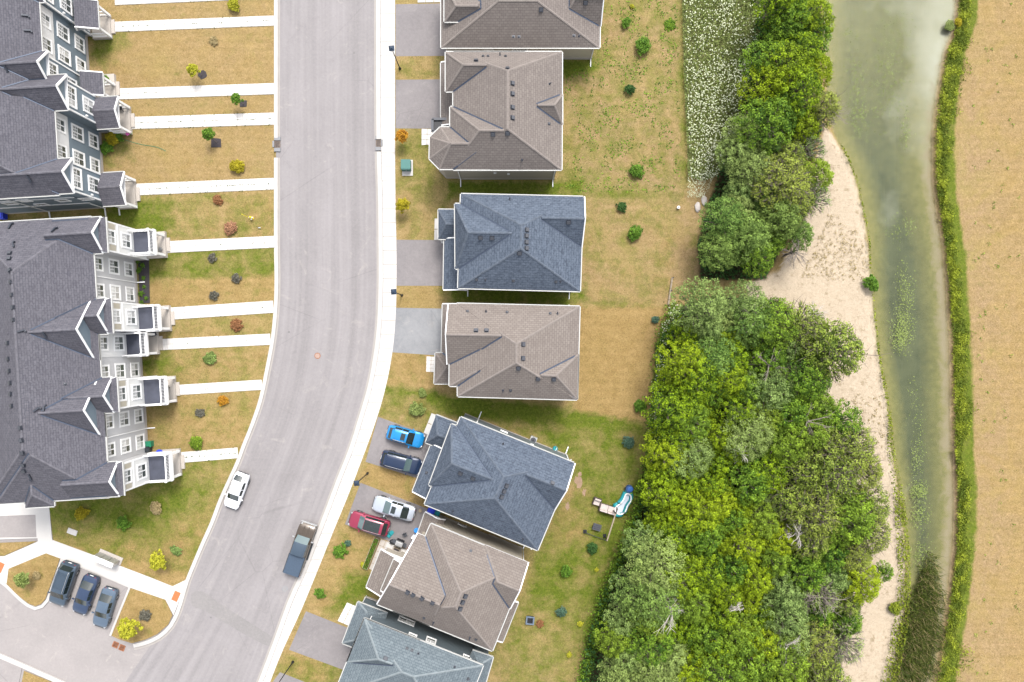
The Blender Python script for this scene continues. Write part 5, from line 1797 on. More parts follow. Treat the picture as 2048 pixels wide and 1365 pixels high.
# south end wall: bands, small windows
b0 = rowA[0]
for z in (3.2, 6.1):
    nn, c = edge_in(b0.poly, 2)
    a, d = edge_point(b0, 2, 0.02, z)[0], edge_point(b0, 2, 0.98, z)[0]
    mb = MB(); mb.bar(a - Vector((*nn, 0)) * 0.03, d - Vector((*nn, 0)) * 0.03, 0.06, 0.2); mb.build('trim_band', M_WHITE, root1)
for px_, py_ in ((49, 401), (20, 407), (84, 409), (126, 401), (172, 398)):
    c, n = wall_hit(b0, 2, px_, py_)
    window(root1, c, n, 1.3, 1.0, 1, None, curtain=0.5)
for px_, py_ in ((71, 415), (207, 415), (240, 415)):
    c, n = wall_hit(b0, 2, px_, py_); c.z = 0
    mb = MB(); q = c + n * 0.08
    mb.bar((q.x, q.y, 0.3), (q.x, q.y, 3.0 if px_ > 100 else 8.5), 0.09, 0.09); e = q + n * 0.9
    mb.bar((q.x, q.y, 0.3), (e.x, e.y, 0.17), 0.13, 0.08); mb.build('downspout', M_WHITE, root1)
for px_, py_, k in [(50, 33, 'elbow'), (55, 63, 'elbow'), (12, 137, 'elbow'), (58, 356, 'elbow')]:
    vent(roof1, rowA, px_, py_, k)
# ---------------------------------------------------------------- vehicles
PROFILES = {
    # t along the car from nose, roof height, width factor ; cowl, roof front, roof rear, tail of glass
    'sedan': dict(st=[(0.0, .50, .50), (.012, .62, .72), (.045, .73, .90), (.12, .81, .98), (.27, .93, 1.0), (.43, 1.38, 1.0), (.52, 1.44, 1.0), (.60, 1.45, 1.0), (.70, 1.41, 1.0), (.86, 1.06, .98), (.94, 1.03, .93), (.985, .98, .80), (1.0, .72, .62)], k=(4, 5, 8, 9), belt=.92),
    'suv': dict(st=[(0.0, .58, .56), (.014, .78, .78), (.05, .90, .93), (.12, .98, .99), (.25, 1.06, 1.0), (.39, 1.56, 1.0), (.52, 1.64, 1.0), (.70, 1.64, 1.0), (.86, 1.58, .99), (.955, 1.12, .95), (.985, 1.02, .85), (1.0, .75, .70)], k=(4, 5, 8, 9), belt=1.04),
    'hatch': dict(st=[(0.0, .52, .50), (.012, .66, .74), (.05, .76, .91), (.12, .85, .98), (.26, .97, 1.0), (.43, 1.42, 1.0), (.53, 1.48, 1.0), (.68, 1.48, 1.0), (.80, 1.43, .98), (.935, 1.08, .91), (.98, .98, .80), (1.0, .70, .64)], k=(4, 5, 8, 9), belt=.95),
    'van': dict(st=[(0.0, .58, .56), (.014, .78, .80), (.04, .90, .96), (.10, .99, 1.0), (.19, 1.08, 1.0), (.35, 1.66, 1.0), (.48, 1.74, 1.0), (.70, 1.74, 1.0), (.88, 1.68, .99), (.955, 1.16, .96), (.985, 1.02, .92), (1.0, .75, .88)], k=(4, 5, 8, 9), belt=1.06),
}


def vehicle(name, label, px_, py_, head, L, W, kind, m_paint, wind=None, extras=(), glassroof=None):
    ang = math.atan2(-head[1], head[0])
    c = P(px_, py_, 0.75)
    z0 = 0.006 if px_ < 690 else G + 0.008
    root = empty(name, (c.x, c.y, z0), ang, label, 'pickup truck' if kind == 'pickup' else 'car', 'parked vehicles')
    hw = W / 2
    if kind == 'pickup':
        pr = dict(st=[(0.0, .62, .80), (.012, .92, .92), (.04, 1.05, .97), (.10, 1.12, 1.0), (.235, 1.18, 1.0), (.34, 1.78, 1.0), (.42, 1.86, 1.0), (.53, 1.86, 1.0), (.585, 1.80, 1.0), (.605, 1.24, 1.0), (.80, 1.24, 1.0), (.985, 1.24, .99), (1.0, .8, .97)], k=(4, 5, 8, 9), belt=1.18)
    else: pr = PROFILES[kind]
    st, (kc, kf, kr, kt), belt = pr['st'], pr['k'], pr['belt']
    secs = []
    for i, (t_, zt, wf) in enumerate(st):
        x = L / 2 - t_ * L
        w = hw * wf
        cab = kf <= i <= kr
        b = min(belt, zt - 0.04) if not cab else belt
        low = 0.24 if 0 < i < len(st) - 1 else 0.34
        if cab:
            rw = hw * (0.70 if kind in ('sedan', 'hatch') else 0.76)
            pts = [(w * .93, low), (w, low + .22), (w * 1.0, b * .72), (w * .965, b - .02), (w * .91, b + .03), (rw + .02, zt - .10), (rw * .86, zt - .02), (rw * .45, zt + .005), (0, zt + .012)]
        else:
            pts = [(w * .93, low), (w, low + .2), (w * 1.0, b * .74), (w * .975, b - .03), (w * .90, b + .012), (w * .74, zt - .012), (w * .52, zt + .004), (w * .26, zt + .016), (0, zt + .022)]
        secs.append((x, pts))
    nP = 9
    body, wsh, rear, side, top_ = MB(), MB(), MB(), MB(), MB()
    def at(i, j, sgn): x, p = secs[i]; return (x, sgn * p[j][0], p[j][1])
    bp = (kf + kr) // 2
    for i in range(len(secs) - 1):
        for j in range(nP - 1):
            for sg in (1, -1):
                q = [at(i, j, sg), at(i + 1, j, sg), at(i + 1, j + 1, sg), at(i, j + 1, sg)]
                if sg > 0: q = q[::-1]
                tgt = body
                if i == kc and j >= 5: tgt = wsh
                elif i == kr and j >= 5: tgt = rear
                elif kf <= i < kr and j == 4: tgt = side
                elif kind == 'pickup' and kf <= i < kr and j >= 5: tgt = top_
                tgt.face(q)
    for i in (0, len(secs) - 1):
        ring = [at(i, j, 1) for j in range(nP)] + [at(i, j, -1) for j in range(nP - 2, -1, -1)]
        body.face(ring if i else ring[::-1])
    # underside closes the box
    body.face([at(0, 0, 1), at(len(secs) - 1, 0, 1), at(len(secs) - 1, 0, -1), at(0, 0, -1)])
    def weld(mb, nm, m):
        o = mb.build(nm, m, root, True)
        bm_ = bmesh.new(); bm_.from_mesh(o.data); bmesh.ops.remove_doubles(bm_, verts=bm_.verts, dist=1e-4)
        bmesh.ops.recalc_face_normals(bm_, faces=bm_.faces) if nm == 'body' else None
        bm_.to_mesh(o.data); bm_.free()
        o.data.set_sharp_from_angle(angle=R(38))
        return o
    bo = weld(body, 'body', m_paint)
    weld(wsh, 'windshield', wind or M_CARGLASS)
    if kind != 'pickup': weld(rear, 'rear_window', M_CARGLASS)
    else: weld(rear, 'rear_window', M_CARGLASS)
    so = weld(side, 'side_window', M_CARGLASS)
    if kind == 'pickup': weld(top_, 'cab_roof', PT_SLATE)  # slate colour paints the sky's reflection on the bronze cab's roof
    # pillars between side windows
    pm = MB()
    for f in ([0.46] if kind in ('sedan', 'hatch') else [0.34, 0.70] if kind != 'pickup' else [0.5]):
        x0, x1 = secs[kf][0], secs[kr][0]
        x = x0 + (x1 - x0) * f
        i = max(k for k in range(kf, kr) if secs[k][0] >= x)
        tt = (secs[i][0] - x) / (secs[i][0] - secs[i + 1][0])
        ip = lambda j: tuple(secs[i][1][j][k] + (secs[i + 1][1][j][k] - secs[i][1][j][k]) * tt for k in (0, 1))
        (y4, z4), (y5, z5) = ip(4), ip(5)
        for sg in (1, -1): pm.bar((x, sg * (y4 + .003), z4), (x, sg * (y5 + .004), z5), 0.06, 0.014)
    pm.build('pillar', m_paint, so)
    # bumpers, lights, plate
    for sg in (1, -1):
        i = 1; x, p = secs[2]
        mb = MB(); mb.bar((secs[1][0] + .02, sg * p[3][0] * .72, p[3][1] - .07), (secs[2][0] - .1, sg * (p[3][0] - .03), p[3][1] - .05), .16, .13)
        mb.build('headlight', M_STEEL, root)
        n_ = len(secs) - 1
        x, p = secs[n_ - 1]
        mb = MB(); mb.bar((x - .01, sg * (p[3][0] - .28), p[3][1] - .06), (x + .16, sg * (p[3][0] + .005), p[3][1] - .04), .12, .16)
        mb.build('taillight', M_RED, root)
        # mirrors
        x, p = secs[kc]
        mb = MB(); mb.box((x - .32, sg * (p[3][0] + .14), belt + .06), (.12, .24, .15))
        mb.build('mirror', m_paint if kind != 'pickup' else M_STEEL, root)
    xr = secs[-1][0]
    mb = MB(); mb.box((xr - .02, 0, .55), (.05, hw * 1.4, .22)); mb.box((secs[0][0] + .02, 0, .45), (.05, hw * 1.3, .2)); mb.build('bumper', M_BLACKBIN, root)
    mb = MB(); mb.box((xr - .015, 0, .80), (.02, .42, .14)); mb.build('licence_plate', M_WHITE, root)
    # wheels
    wr = .34 if kind in ('sedan', 'hatch') else .38
    for fx in (.185, .79):
        for sg in (1, -1):
            x = L / 2 - fx * L
            mb = MB()
            pf = [(wr * .62, -.11), (wr * .92, -.11), (wr, -.07), (wr, .07), (wr * .92, .11), (wr * .62, .11)]
            n = 18; rings = []
            for r, y in pf:
                rings.append([(x + r * math.cos(2 * math.pi * k / n), sg * (hw - .10) + y, wr + r * math.sin(2 * math.pi * k / n)) for k in range(n)])
            for a, b in zip(rings[:-1], rings[1:]):
                for k in range(n): mb.face([a[k], a[(k + 1) % n], b[(k + 1) % n], b[k]])
            wh = mb.build('wheel', M_BLACKBIN, root)
            rm = MB()
            yo = sg * (hw - .10 + .095)
            for k in range(10):
                a0, a1 = 2 * math.pi * (k - .28) / 10, 2 * math.pi * (k + .28) / 10
                rm.face([(x + wr * .15 * math.cos(a0), yo, wr + wr * .15 * math.sin(a0)), (x + wr * .62 * math.cos(a0), yo, wr + wr * .62 * math.sin(a0)), (x + wr * .62 * math.cos(a1), yo, wr + wr * .62 * math.sin(a1)), (x + wr * .15 * math.cos(a1), yo, wr + wr * .15 * math.sin(a1))])
            rm.face([(x + wr * .18 * math.cos(2 * math.pi * k / 10), yo + sg * .01, wr + wr * .18 * math.sin(2 * math.pi * k / 10)) for k in range(10)])
            rm.build('rim', M_STEEL, wh)
    zr = max(s[1] for s in st)
    xf, xrr = secs[kf][0], secs[kr][0]
    if 'sunroof' in extras:
        xm = xf + (xrr - xf) * .30
        mb = MB(); mb.box((xm, 0, zr + .015), (.52, hw * .86, .03)); mb.build('sunroof', M_CARGLASS, root)
    if 'panorama' in extras:
        mb = MB(); n = 6
        for k in range(n):
            a, b = xf + (xrr - xf) * (.02 + .84 * k / n), xf + (xrr - xf) * (.02 + .84 * (k + 1) / n)
            za, zb = np.interp([-(a), -(b)], [-s[0] for s in secs], [s[1][8][1] for s in secs])
            yw = hw * .60
            mb.face([(a, -yw, za + .012), (b, -yw, zb + .012), (b, 0, zb + .022), (a, 0, za + .022)][::-1]); mb.face([(a, 0, za + .022), (b, 0, zb + .022), (b, yw, zb + .012), (a, yw, za + .012)][::-1])
        mb.build('glass_roof', M_CARGLASS, root)
    if 'rails' in extras:
        for sg in (1, -1):
            y = sg * hw * .66
            mb = MB(); mb.tube([(xf - .1, y, zr - .09), (xf - .25, y, zr + .03), (xrr + .25, y, zr + .03), (xrr + .05, y, zr - .07)], .022, 5); mb.build('roof_rail', M_STEEL, root)
    if 'spoiler' in extras:
        mb = MB(); mb.box((xrr - .06, 0, zr - .03), (.3, hw * 1.25, .04)); mb.build('spoiler', m_paint, root)
    if 'ribs' in extras:
        for k in range(-3, 4):
            mb = MB(); mb.box(((xf + xrr) / 2 - .1, k * .16, zr + .012), ((xf - xrr) * .72, .04, .03)); mb.build('roof_rib', m_paint, root)
    if kind == 'pickup':
        mb = MB(); mb.box((-L / 2 + L * .205, 0, 1.295), (L * .385, W * .90, .09)); o = mb.build('tonneau_cover', M_TONNEAU, root)
        mb = MB()
        for sg in (1, -1): mb.box((-L / 2 + L * .205, sg * W * .475, 1.28), (L * .38, .07, .06))
        mb.build('bed_rail', M_BLACKBIN, root)
        mb = MB(); mb.box((L / 2 + .04, 0, .62), (.14, W * .92, .26)); mb.build('chrome_bumper', M_STEEL, root)
        mb = MB()
        for sg in (1, -1): mb.box((L * .37, sg * .28, 1.165), (L * .2, .05, .04))
        mb.build('hood_crease', m_paint, root)
        for sg in (1, -1):
            mb = MB(); mb.box((-.1, sg * (hw + .06), .32), (L * .34, .14, .06)); mb.build('running_board', M_BLACKBIN, root)
    return root


M_TONNEAU = plain('navy_tonneau_vinyl', (0.030, 0.048, 0.075), 0.7, var=0.15)
PT_WHITE = paint('white_paint', (0.62, 0.63, 0.66), 0.0)
PT_BROWN = paint('bronze_paint', (0.052, 0.038, 0.027), 0.3)
PT_BLUE = paint('azure_paint', (0.004, 0.165, 0.40), 0.3)
PT_NAVY = paint('navy_paint', (0.004, 0.014, 0.042), 0.2)
PT_SILVER = paint('silver_paint', (0.34, 0.37, 0.42), 0.4)
PT_RED = paint('crimson_paint', (0.200, 0.018, 0.045), 0.3)
PT_DNAVY = paint('dark_navy_paint', (0.022, 0.038, 0.078), 0.3)
PT_STEELB = paint('steel_blue_paint', (0.070, 0.100, 0.140), 0.3)
PT_SLATE = paint('slate_paint', (0.040, 0.060, 0.085), 0.3)
vehicle('parked_car', 'white hatchback parked at the left kerb of the curving road', 473, 982, (-25, 67), 4.35, 1.82, 'hatch', PT_WHITE, M_CARGLASS, ('rails',))
vehicle('pickup_truck', 'bronze pickup truck with a navy tonneau cover at the right kerb', 601, 1098, (36, -105), 6.2, 2.02, 'pickup', PT_BROWN, M_CARGLASS2)
vehicle('parked_car', 'bright azure hatchback with a sunroof in the driveway', 811, 873, (71, 20), 4.4, 1.84, 'hatch', PT_BLUE, M_CARGLASS, ('sunroof', 'spoiler', 'rails'))
vehicle('parked_car', 'navy blue SUV beside the azure hatchback', 803, 925, (77, 21), 4.8, 1.92, 'suv', PT_NAVY, M_CARGLASS2, ('rails', 'spoiler'))
vehicle('parked_car', 'silver sedan with a sunroof beside the crimson SUV', 788, 1017, (-85, -25), 5.0, 1.9, 'sedan', PT_SILVER, M_CARGLASS2, ('sunroof',))
vehicle('parked_car', 'crimson SUV with a dark glass roof', 739, 1047, (-77, -22), 4.75, 1.9, 'suv', PT_RED, M_CARGLASS2, ('panorama', 'rails'))
vehicle('parked_car', 'slate minivan with ribbed roof, leftmost in the parking bay', 127, 1168, (-29, 86), 5.15, 1.98, 'van', PT_SLATE, M_CARGLASS, ('ribs', 'rails'))
vehicle('parked_car', 'dark navy sedan in the middle of the parking bay', 170, 1190, (-29, 78), 4.75, 1.84, 'sedan', PT_DNAVY, M_CARGLASS)
vehicle('parked_car', 'pale steel blue sedan, rightmost in the parking bay', 209, 1216, (-24, 78), 4.75, 1.82, 'sedan', PT_STEELB, M_CARGLASS)
# ---------------------------------------------------------------- vegetation
def leaf_mesh(name, pts, nrm, size, mat, tint, rng):
    """diamond leaves at pts facing nrm, tint per leaf"""
    n = len(pts)
    ref = rng.normal(size=(n, 3))
    a = np.cross(nrm, ref); a /= np.linalg.norm(a, axis=1, keepdims=True) + 1e-9
    b = np.cross(nrm, a)
    sz = np.asarray(size).reshape(-1, 1) * np.ones((n, 1))
    V = np.stack([pts - a * sz, pts - b * sz * 0.55 + nrm * sz * 0.12, pts + a * sz, pts + b * sz * 0.55 + nrm * sz * 0.12], 1).reshape(-1, 3)
    me = bpy.data.meshes.new(name)
    me.vertices.add(n * 4); me.vertices.foreach_set('co', V.astype(np.float32).ravel())
    me.loops.add(n * 4); me.loops.foreach_set('vertex_index', np.arange(n * 4, dtype=np.int32))
    me.polygons.add(n); me.polygons.foreach_set('loop_start', np.arange(0, n * 4, 4, dtype=np.int32))
    at = me.attributes.new('tint', 'FLOAT', 'POINT'); at.data.foreach_set('value', np.repeat(np.clip(tint, 0, 1), 4).astype(np.float32))
    me.materials.append(mat)
    me.update(calc_edges=True)
    return me


def clump_points(centres, radii, per, rng, flat=0.75, up=0.7):
    P_, N_, T_ = [], [], []
    for c, r, n in zip(centres, radii, per):
        d = rng.normal(size=(n, 3)); d /= np.linalg.norm(d, axis=1, keepdims=True)
        d[:, 2] = np.where(d[:, 2] < -0.35, -d[:, 2] * 0.6, d[:, 2])
        rr = r * rng.uniform(0.45, 1.05, n)[:, None]
        p = c + d * rr * np.array([1, 1, flat])
        nn = d + rng.normal(size=(n, 3)) * 0.55 + np.array([0, 0, up]); nn /= np.linalg.norm(nn, axis=1, keepdims=True)
        P_.append(p); N_.append(nn); T_.append(np.clip(rng.normal(0.5, 0.30, n) + rng.normal(0, 0.20), 0, 1))
    return np.concatenate(P_), np.concatenate(N_), np.concatenate(T_)


def tree_meshes(seed, h, r, ch, mat, nclump=46, per=62, leaf_size=0.17, gap=0.25, bare=0.0, bark=None, lean=(0, 0)):
    """trunk with limbs, crown of leaf clumps; origin at the foot"""
    rng = np.random.default_rng(seed)
    cen, rad, per_l = [], [], []
    base = h - ch
    lobes = [(rng.uniform(0, 2 * math.pi), rng.uniform(0.78, 1.15)) for _ in range(5)]
    tries = 0
    while len(cen) < nclump and tries < 4000:
        tries += 1
        a = rng.uniform(0, 2 * math.pi); f = math.sqrt(rng.uniform(0.0, 1))
        lob = 1 + 0.22 * sum(math.cos((a - l[0]) * 2) * (l[1] - 0.95) * 4 for l in lobes) / 5
        rr = r * f * lob
        zt = base + ch * (1 - 0.72 * f ** 2.2) * rng.uniform(0.72, 1.0)
        p = np.array([rr * math.cos(a) + lean[0] * zt / h, rr * math.sin(a) + lean[1] * zt / h, zt])
        cr = r * rng.uniform(0.12, 0.26)
        if any(np.linalg.norm(p - q) < (cr + s) * (0.5 + gap) for q, s in zip(cen, rad)): continue
        cen.append(p); rad.append(cr); per_l.append(int(per * (cr / (0.23 * r)) ** 1.6 * rng.uniform(0.7, 1.2)))
    pts, nn, tt = clump_points(cen, rad, per_l, rng)
    # inner fill, tinted darker to paint the shade between the clumps
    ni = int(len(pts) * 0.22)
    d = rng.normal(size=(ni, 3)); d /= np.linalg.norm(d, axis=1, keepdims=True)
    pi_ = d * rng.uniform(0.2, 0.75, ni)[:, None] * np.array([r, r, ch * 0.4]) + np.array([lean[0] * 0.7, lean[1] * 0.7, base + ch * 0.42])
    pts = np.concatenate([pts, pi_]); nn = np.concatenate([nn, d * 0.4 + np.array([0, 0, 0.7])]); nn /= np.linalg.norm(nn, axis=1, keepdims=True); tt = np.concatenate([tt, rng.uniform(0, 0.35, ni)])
    if bare: 
        keep = rng.uniform(size=len(pts)) > bare
        pts, nn, tt = pts[keep], nn[keep], tt[keep]
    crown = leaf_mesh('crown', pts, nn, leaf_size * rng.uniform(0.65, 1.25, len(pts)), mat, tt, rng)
    mb = MB()
    tr = 0.035 * h ** 0.9
    top = np.array([lean[0] * 0.8, lean[1] * 0.8, base + ch * 0.55])
    mb.tube([(0, 0, -0.1), (lean[0] * 0.2, lean[1] * 0.2, base * 0.55), tuple(top * np.array([.6, .6, 1]) - np.array([0, 0, ch * 0.25])), tuple(top)], [tr * 1.25, tr, tr * 0.75, tr * 0.35], 7)
    order = rng.permutation(len(cen))[: (26 if not bare else 46)]
    for k in order:
        c = cen[k]
        s = np.array([lean[0] * 0.4, lean[1] * 0.4, base * 0.6 + (c[2] - base) * 0.35 + 0.1])
        m = (s + c) / 2 + np.array([0, 0, 0.18 * r]) * rng.uniform(0.2, 1)
        mb.tube([tuple(s), tuple(m), tuple(c)], [tr * 0.42, tr * 0.28, tr * 0.08], 5, cap=False)
        if bare:
            for _ in range(5):
                e = c + rng.normal(size=3) * np.array([1, 1, 0.6]) * rad[k] * 1.1
                mb.tube([tuple((m + c) / 2), tuple((c + e) / 2 + rng.normal(size=3) * 0.05), tuple(e)], [tr * 0.16, tr * 0.10, tr * 0.03], 4, cap=False)
    trunk = mb.mesh('trunk', bark or M_BARK)
    return trunk, crown, base + ch * 0.55


KINDS = {}
def kind(key, n, **kw):
    KINDS[key] = [tree_meshes(1000 + 37 * len(KINDS) + i, **{k: (f(i) if callable(f) else f) for k, f in kw.items()}) + ((kw['h'](i) if callable(kw['h']) else kw['h']), (kw['r'](i) if callable(kw['r']) else kw['r'])) for i in range(n)]
kind('lime', 6, h=lambda i: 6.2 + 0.5 * i, r=lambda i: 1.9 + 0.16 * i, ch=lambda i: 3.8 + 0.2 * i, mat=L_LIME, nclump=60, per=92, leaf_size=0.105, gap=0.34)
kind('green', 4, h=lambda i: 7.0 + 0.5 * i, r=lambda i: 2.3 + 0.2 * i, ch=4.2, mat=L_GREEN, nclump=62, per=96, leaf_size=0.11, gap=0.30)
kind('teal', 4, h=lambda i: 7.0 + 0.6 * i, r=lambda i: 2.4 + 0.25 * i, ch=4.2, mat=L_TEAL, nclump=74, per=100, leaf_size=0.105, gap=0.20)
kind('grey', 5, h=lambda i: 6.6 + 0.5 * i, r=lambda i: 2.0 + 0.22 * i, ch=3.8, mat=L_GREY, nclump=66, per=100, leaf_size=0.095, gap=0.22)
kind('olive', 4, h=lambda i: 7.4 + 0.5 * i, r=lambda i: 2.3 + 0.2 * i, ch=4.0, mat=L_OLIVE, nclump=62, per=80, leaf_size=0.105, gap=0.22, bare=0.1)
kind('twig', 4, h=lambda i: 6.4 + 0.5 * i, r=lambda i: 1.9 + 0.2 * i, ch=3.6, mat=L_GREY, nclump=46, per=60, leaf_size=0.085, gap=0.25, bare=0.45, bark=M_TWIG)

KIND_WORD = {'lime': 'lime green bushy', 'green': 'mid green broad', 'teal': 'cool green rounded', 'grey': 'grey green feathery', 'olive': 'olive green airy', 'twig': 'thin twiggy grey'}
TREES = []


def place_tree(key, px_, py_, scale=1.0, rot=None, idx=None, label=None, group=None):
    v = KINDS[key]
    idx = random.randrange(len(v)) if idx is None else idx
    trunk, crown, zc, h, r = v[idx]
    c = P(px_, py_, zc * scale)
    gz_ = G - 0.05
    root = empty('broadleaf_tree', (c.x, c.y, gz_), random.uniform(0, 6.28) if rot is None else rot, label, 'tree', group)
    root.scale = (scale, scale, scale * random.uniform(0.92, 1.08))
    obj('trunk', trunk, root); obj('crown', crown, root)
    TREES.append((root, key, px_, py_, r * scale))
    return root


CROWN_POLYS = [
    # polygon of crown centres, spacing px, mix of kinds
    ([(1555, -40), (1625, -40), (1640, 90), (1645, 170), (1620, 250), (1560, 255), (1525, 262), (1522, 200), (1538, 110)], 40, [('lime', 4), ('green', 6), ('olive', 1)]),
    ([(1490, 262), (1600, 262), (1650, 340), (1630, 400), (1560, 390), (1465, 390), (1468, 330)], 42, [('grey', 3), ('green', 2), ('twig', 3), ('olive', 3)]),
    ([(1462, 385), (1620, 400), (1600, 450), (1540, 480), (1505, 522), (1442, 518), (1436, 470)], 44, [('teal', 5), ('green', 3), ('grey', 3)]),
    ([(1400, 605), (1490, 600), (1530, 645), (1430, 665), (1380, 650)], 42, [('grey', 4), ('teal', 4), ('twig', 1)]),
    ([(1364, 668), (1470, 665), (1480, 800), (1470, 930), (1410, 1000), (1332, 955), (1342, 820), (1352, 720)], 36, [('lime', 9), ('green', 3)]),
    ([(1480, 640), (1610, 650), (1660, 720), (1600, 790), (1600, 900), (1480, 920), (1490, 780)], 43, [('olive', 3), ('grey', 4), ('twig', 2), ('green', 3)]),
    ([(1610, 790), (1690, 820), (1730, 930), (1755, 1030), (1730, 1130), (1640, 1120), (1570, 1000), (1600, 880)], 46, [('green', 4), ('olive', 6), ('twig', 1)]),
    ([(1322, 965), (1405, 1010), (1540, 940), (1570, 1050), (1530, 1180), (1510, 1380), (1390, 1400), (1350, 1260), (1345, 1130), (1310, 1040)], 36, [('lime', 10), ('green', 3)]),
    ([(1290, 1085), (1340, 1060), (1345, 1140), (1290, 1150)], 40, [('teal', 2), ('grey', 4)]),
    ([(1250, 1185), (1340, 1160), (1360, 1400), (1212, 1400), (1226, 1280)], 40, [('grey', 5), ('green', 3), ('teal', 2)]),
    ([(1545, 1130), (1650, 1130), (1740, 1130), (1720, 1220), (1690, 1320), (1670, 1400), (1525, 1400), (1545, 1200)], 42, [('olive', 4), ('grey', 5), ('twig', 3), ('lime', 2), ('green', 2)]),
]
rs = random.Random(21)
taken = []
HAND = [('teal', 1442, 498, 0.85), ('teal', 1450, 440, 0.8), ('green', 1515, 515, 0.75), ('grey', 1485, 385, 0.9), ('teal', 1598, 468, 0.75), ('teal', 1535, 395, 0.9), ('grey', 1478, 418, 0.75), ('olive', 1590, 400, 0.8), ('green', 1545, 480, 0.7), ('olive', 1673, 700, 1.28), ('green', 1640, 690, 1.0), ('teal', 1500, 470, 1.15), ('teal', 1560, 430, 1.05), ('green', 1630, 350, 0.95), ('grey', 1535, 285, 0.9), ('olive', 1640, 215, 0.9), ('grey', 1545, 1010, 0.6), ('grey', 1380, 915, 0.95), ('grey', 1292, 1095, 1.05),
        ('green', 1700, 1040, 1.25), ('green', 1660, 1110, 1.1), ('grey', 1500, 870, 1.0), ('teal', 1430, 720, 0.95), ('green', 1695, 1245, 0.8), ('green', 1770, 1145, 0.45), ('lime', 1375, 800, 1.12), ('lime', 1560, 1080, 0.9)]
for k, x, y, s in HAND:
    place_tree(k, x, y, s); taken.append((x, y))
for poly, sp, mixk in CROWN_POLYS:
    xs = [p[0] for p in poly]; ys = [p[1] for p in poly]
    bag = [k for k, n in mixk for _ in range(n)]
    cand = [(rs.uniform(min(xs), max(xs)), rs.uniform(min(ys), max(ys))) for _ in range(2500)]
    ok = pin(np.array(cand), poly)
    for (x, y), o_ in zip(cand, ok):
        if not o_ or any((x - a) ** 2 + (y - b) ** 2 < sp * sp for a, b in taken): continue
        taken.append((x, y))
        place_tree(rs.choice(bag), x, y, rs.uniform(0.82, 1.12))

# labels: where each tree stands, found by its neighbours
ROWS = [(120, 'level with the bungalow'), (350, 'level with the turret'), (585, 'level with the upper blue house'), (700, "level with lower brown house's ridge"), (810, "level with lower brown house's bottom eave"), (930, 'level with the turned blue house'), (1060, 'level with the garden sofa'), (1190, 'level with the bend house'), (1290, 'level with the fire pit'), (9999, 'near the lower edge')]
def col_word(x, y):
    if y < 560: lo, hi = np.interp(y, [0, 260, 560], [1530, 1450, 1400]), np.interp(y, [0, 260, 400, 560], [1650, 1650, 1640, 1540])
    else: lo, hi = np.interp(y, [560, 800, 1000, 1365], [1350, 1305, 1280, 1160]), np.interp(y, [560, 700, 900, 1050, 1365], [1560, 1690, 1720, 1760, 1690])
    f = (x - lo) / (hi - lo)
    return 'on the lawn side' if f < 0.25 else 'left of mid wood' if f < 0.5 else 'right of mid wood' if f < 0.75 else 'on the sandy side'
groups = {}
for root, key, x, y, r in TREES:
    row = next(w for lim, w in ROWS if y < lim)
    groups.setdefault((KIND_WORD[key], row, col_word(x, y)), []).append((y, x, root))
ORD = ['upper', 'lower', 'third', 'fourth', 'fifth', 'sixth', 'seventh', 'eighth']
for (kw, row, colw), items in groups.items():
    items.sort(key=lambda i: i[0])
    for n_, (y, x, root) in enumerate(items):
        root['label'] = (f'{ORD[n_]} ' if len(items) > 1 else '') + f'{kw} tree {colw}, {row}'
        root['group'] = 'trees of the wood by the river'

# bare bleached trees
def dead_tree(px_, py_, h, r, seed, label, m):
    rng = np.random.default_rng(seed)
    c = P(px_, py_, h * 0.8)
    root = empty('dead_tree', (c.x, c.y, G - 0.05), 0, label, 'tree', 'leafless trees in the wood')
    mb = MB(); mb.tube([(0, 0, -0.1), (0.1, 0.1, h * 0.5), (0, 0.2, h)], [0.13, 0.09, 0.03], 6); mb.build('trunk', m, root)
    mb = MB()
    for k in range(26):
        z = h * rng.uniform(0.5, 0.98); a = rng.uniform(0, 6.28); L = r * rng.uniform(0.6, 1.1)
        p0 = np.array([0, 0, z]); p2 = np.array([math.cos(a) * L, math.sin(a) * L, z + rng.uniform(0, 0.9)]); p1 = (p0 + p2) / 2 + np.array([0, 0, 0.2])
        mb.tube([tuple(p0), tuple(p1), tuple(p2)], [0.05, 0.032, 0.012], 4, cap=False)
        for q in range(5):
            f = rng.uniform(0.35, 1.0); s = p0 + (p2 - p0) * f; e = s + np.array([math.cos(a + rng.normal() * 0.8), math.sin(a + rng.normal() * 0.8), rng.uniform(0, 0.5)]) * L * 0.35
            mb.tube([tuple(s), tuple(e)], [0.022, 0.008], 4, cap=False)
    mb.build('branches', m, root)
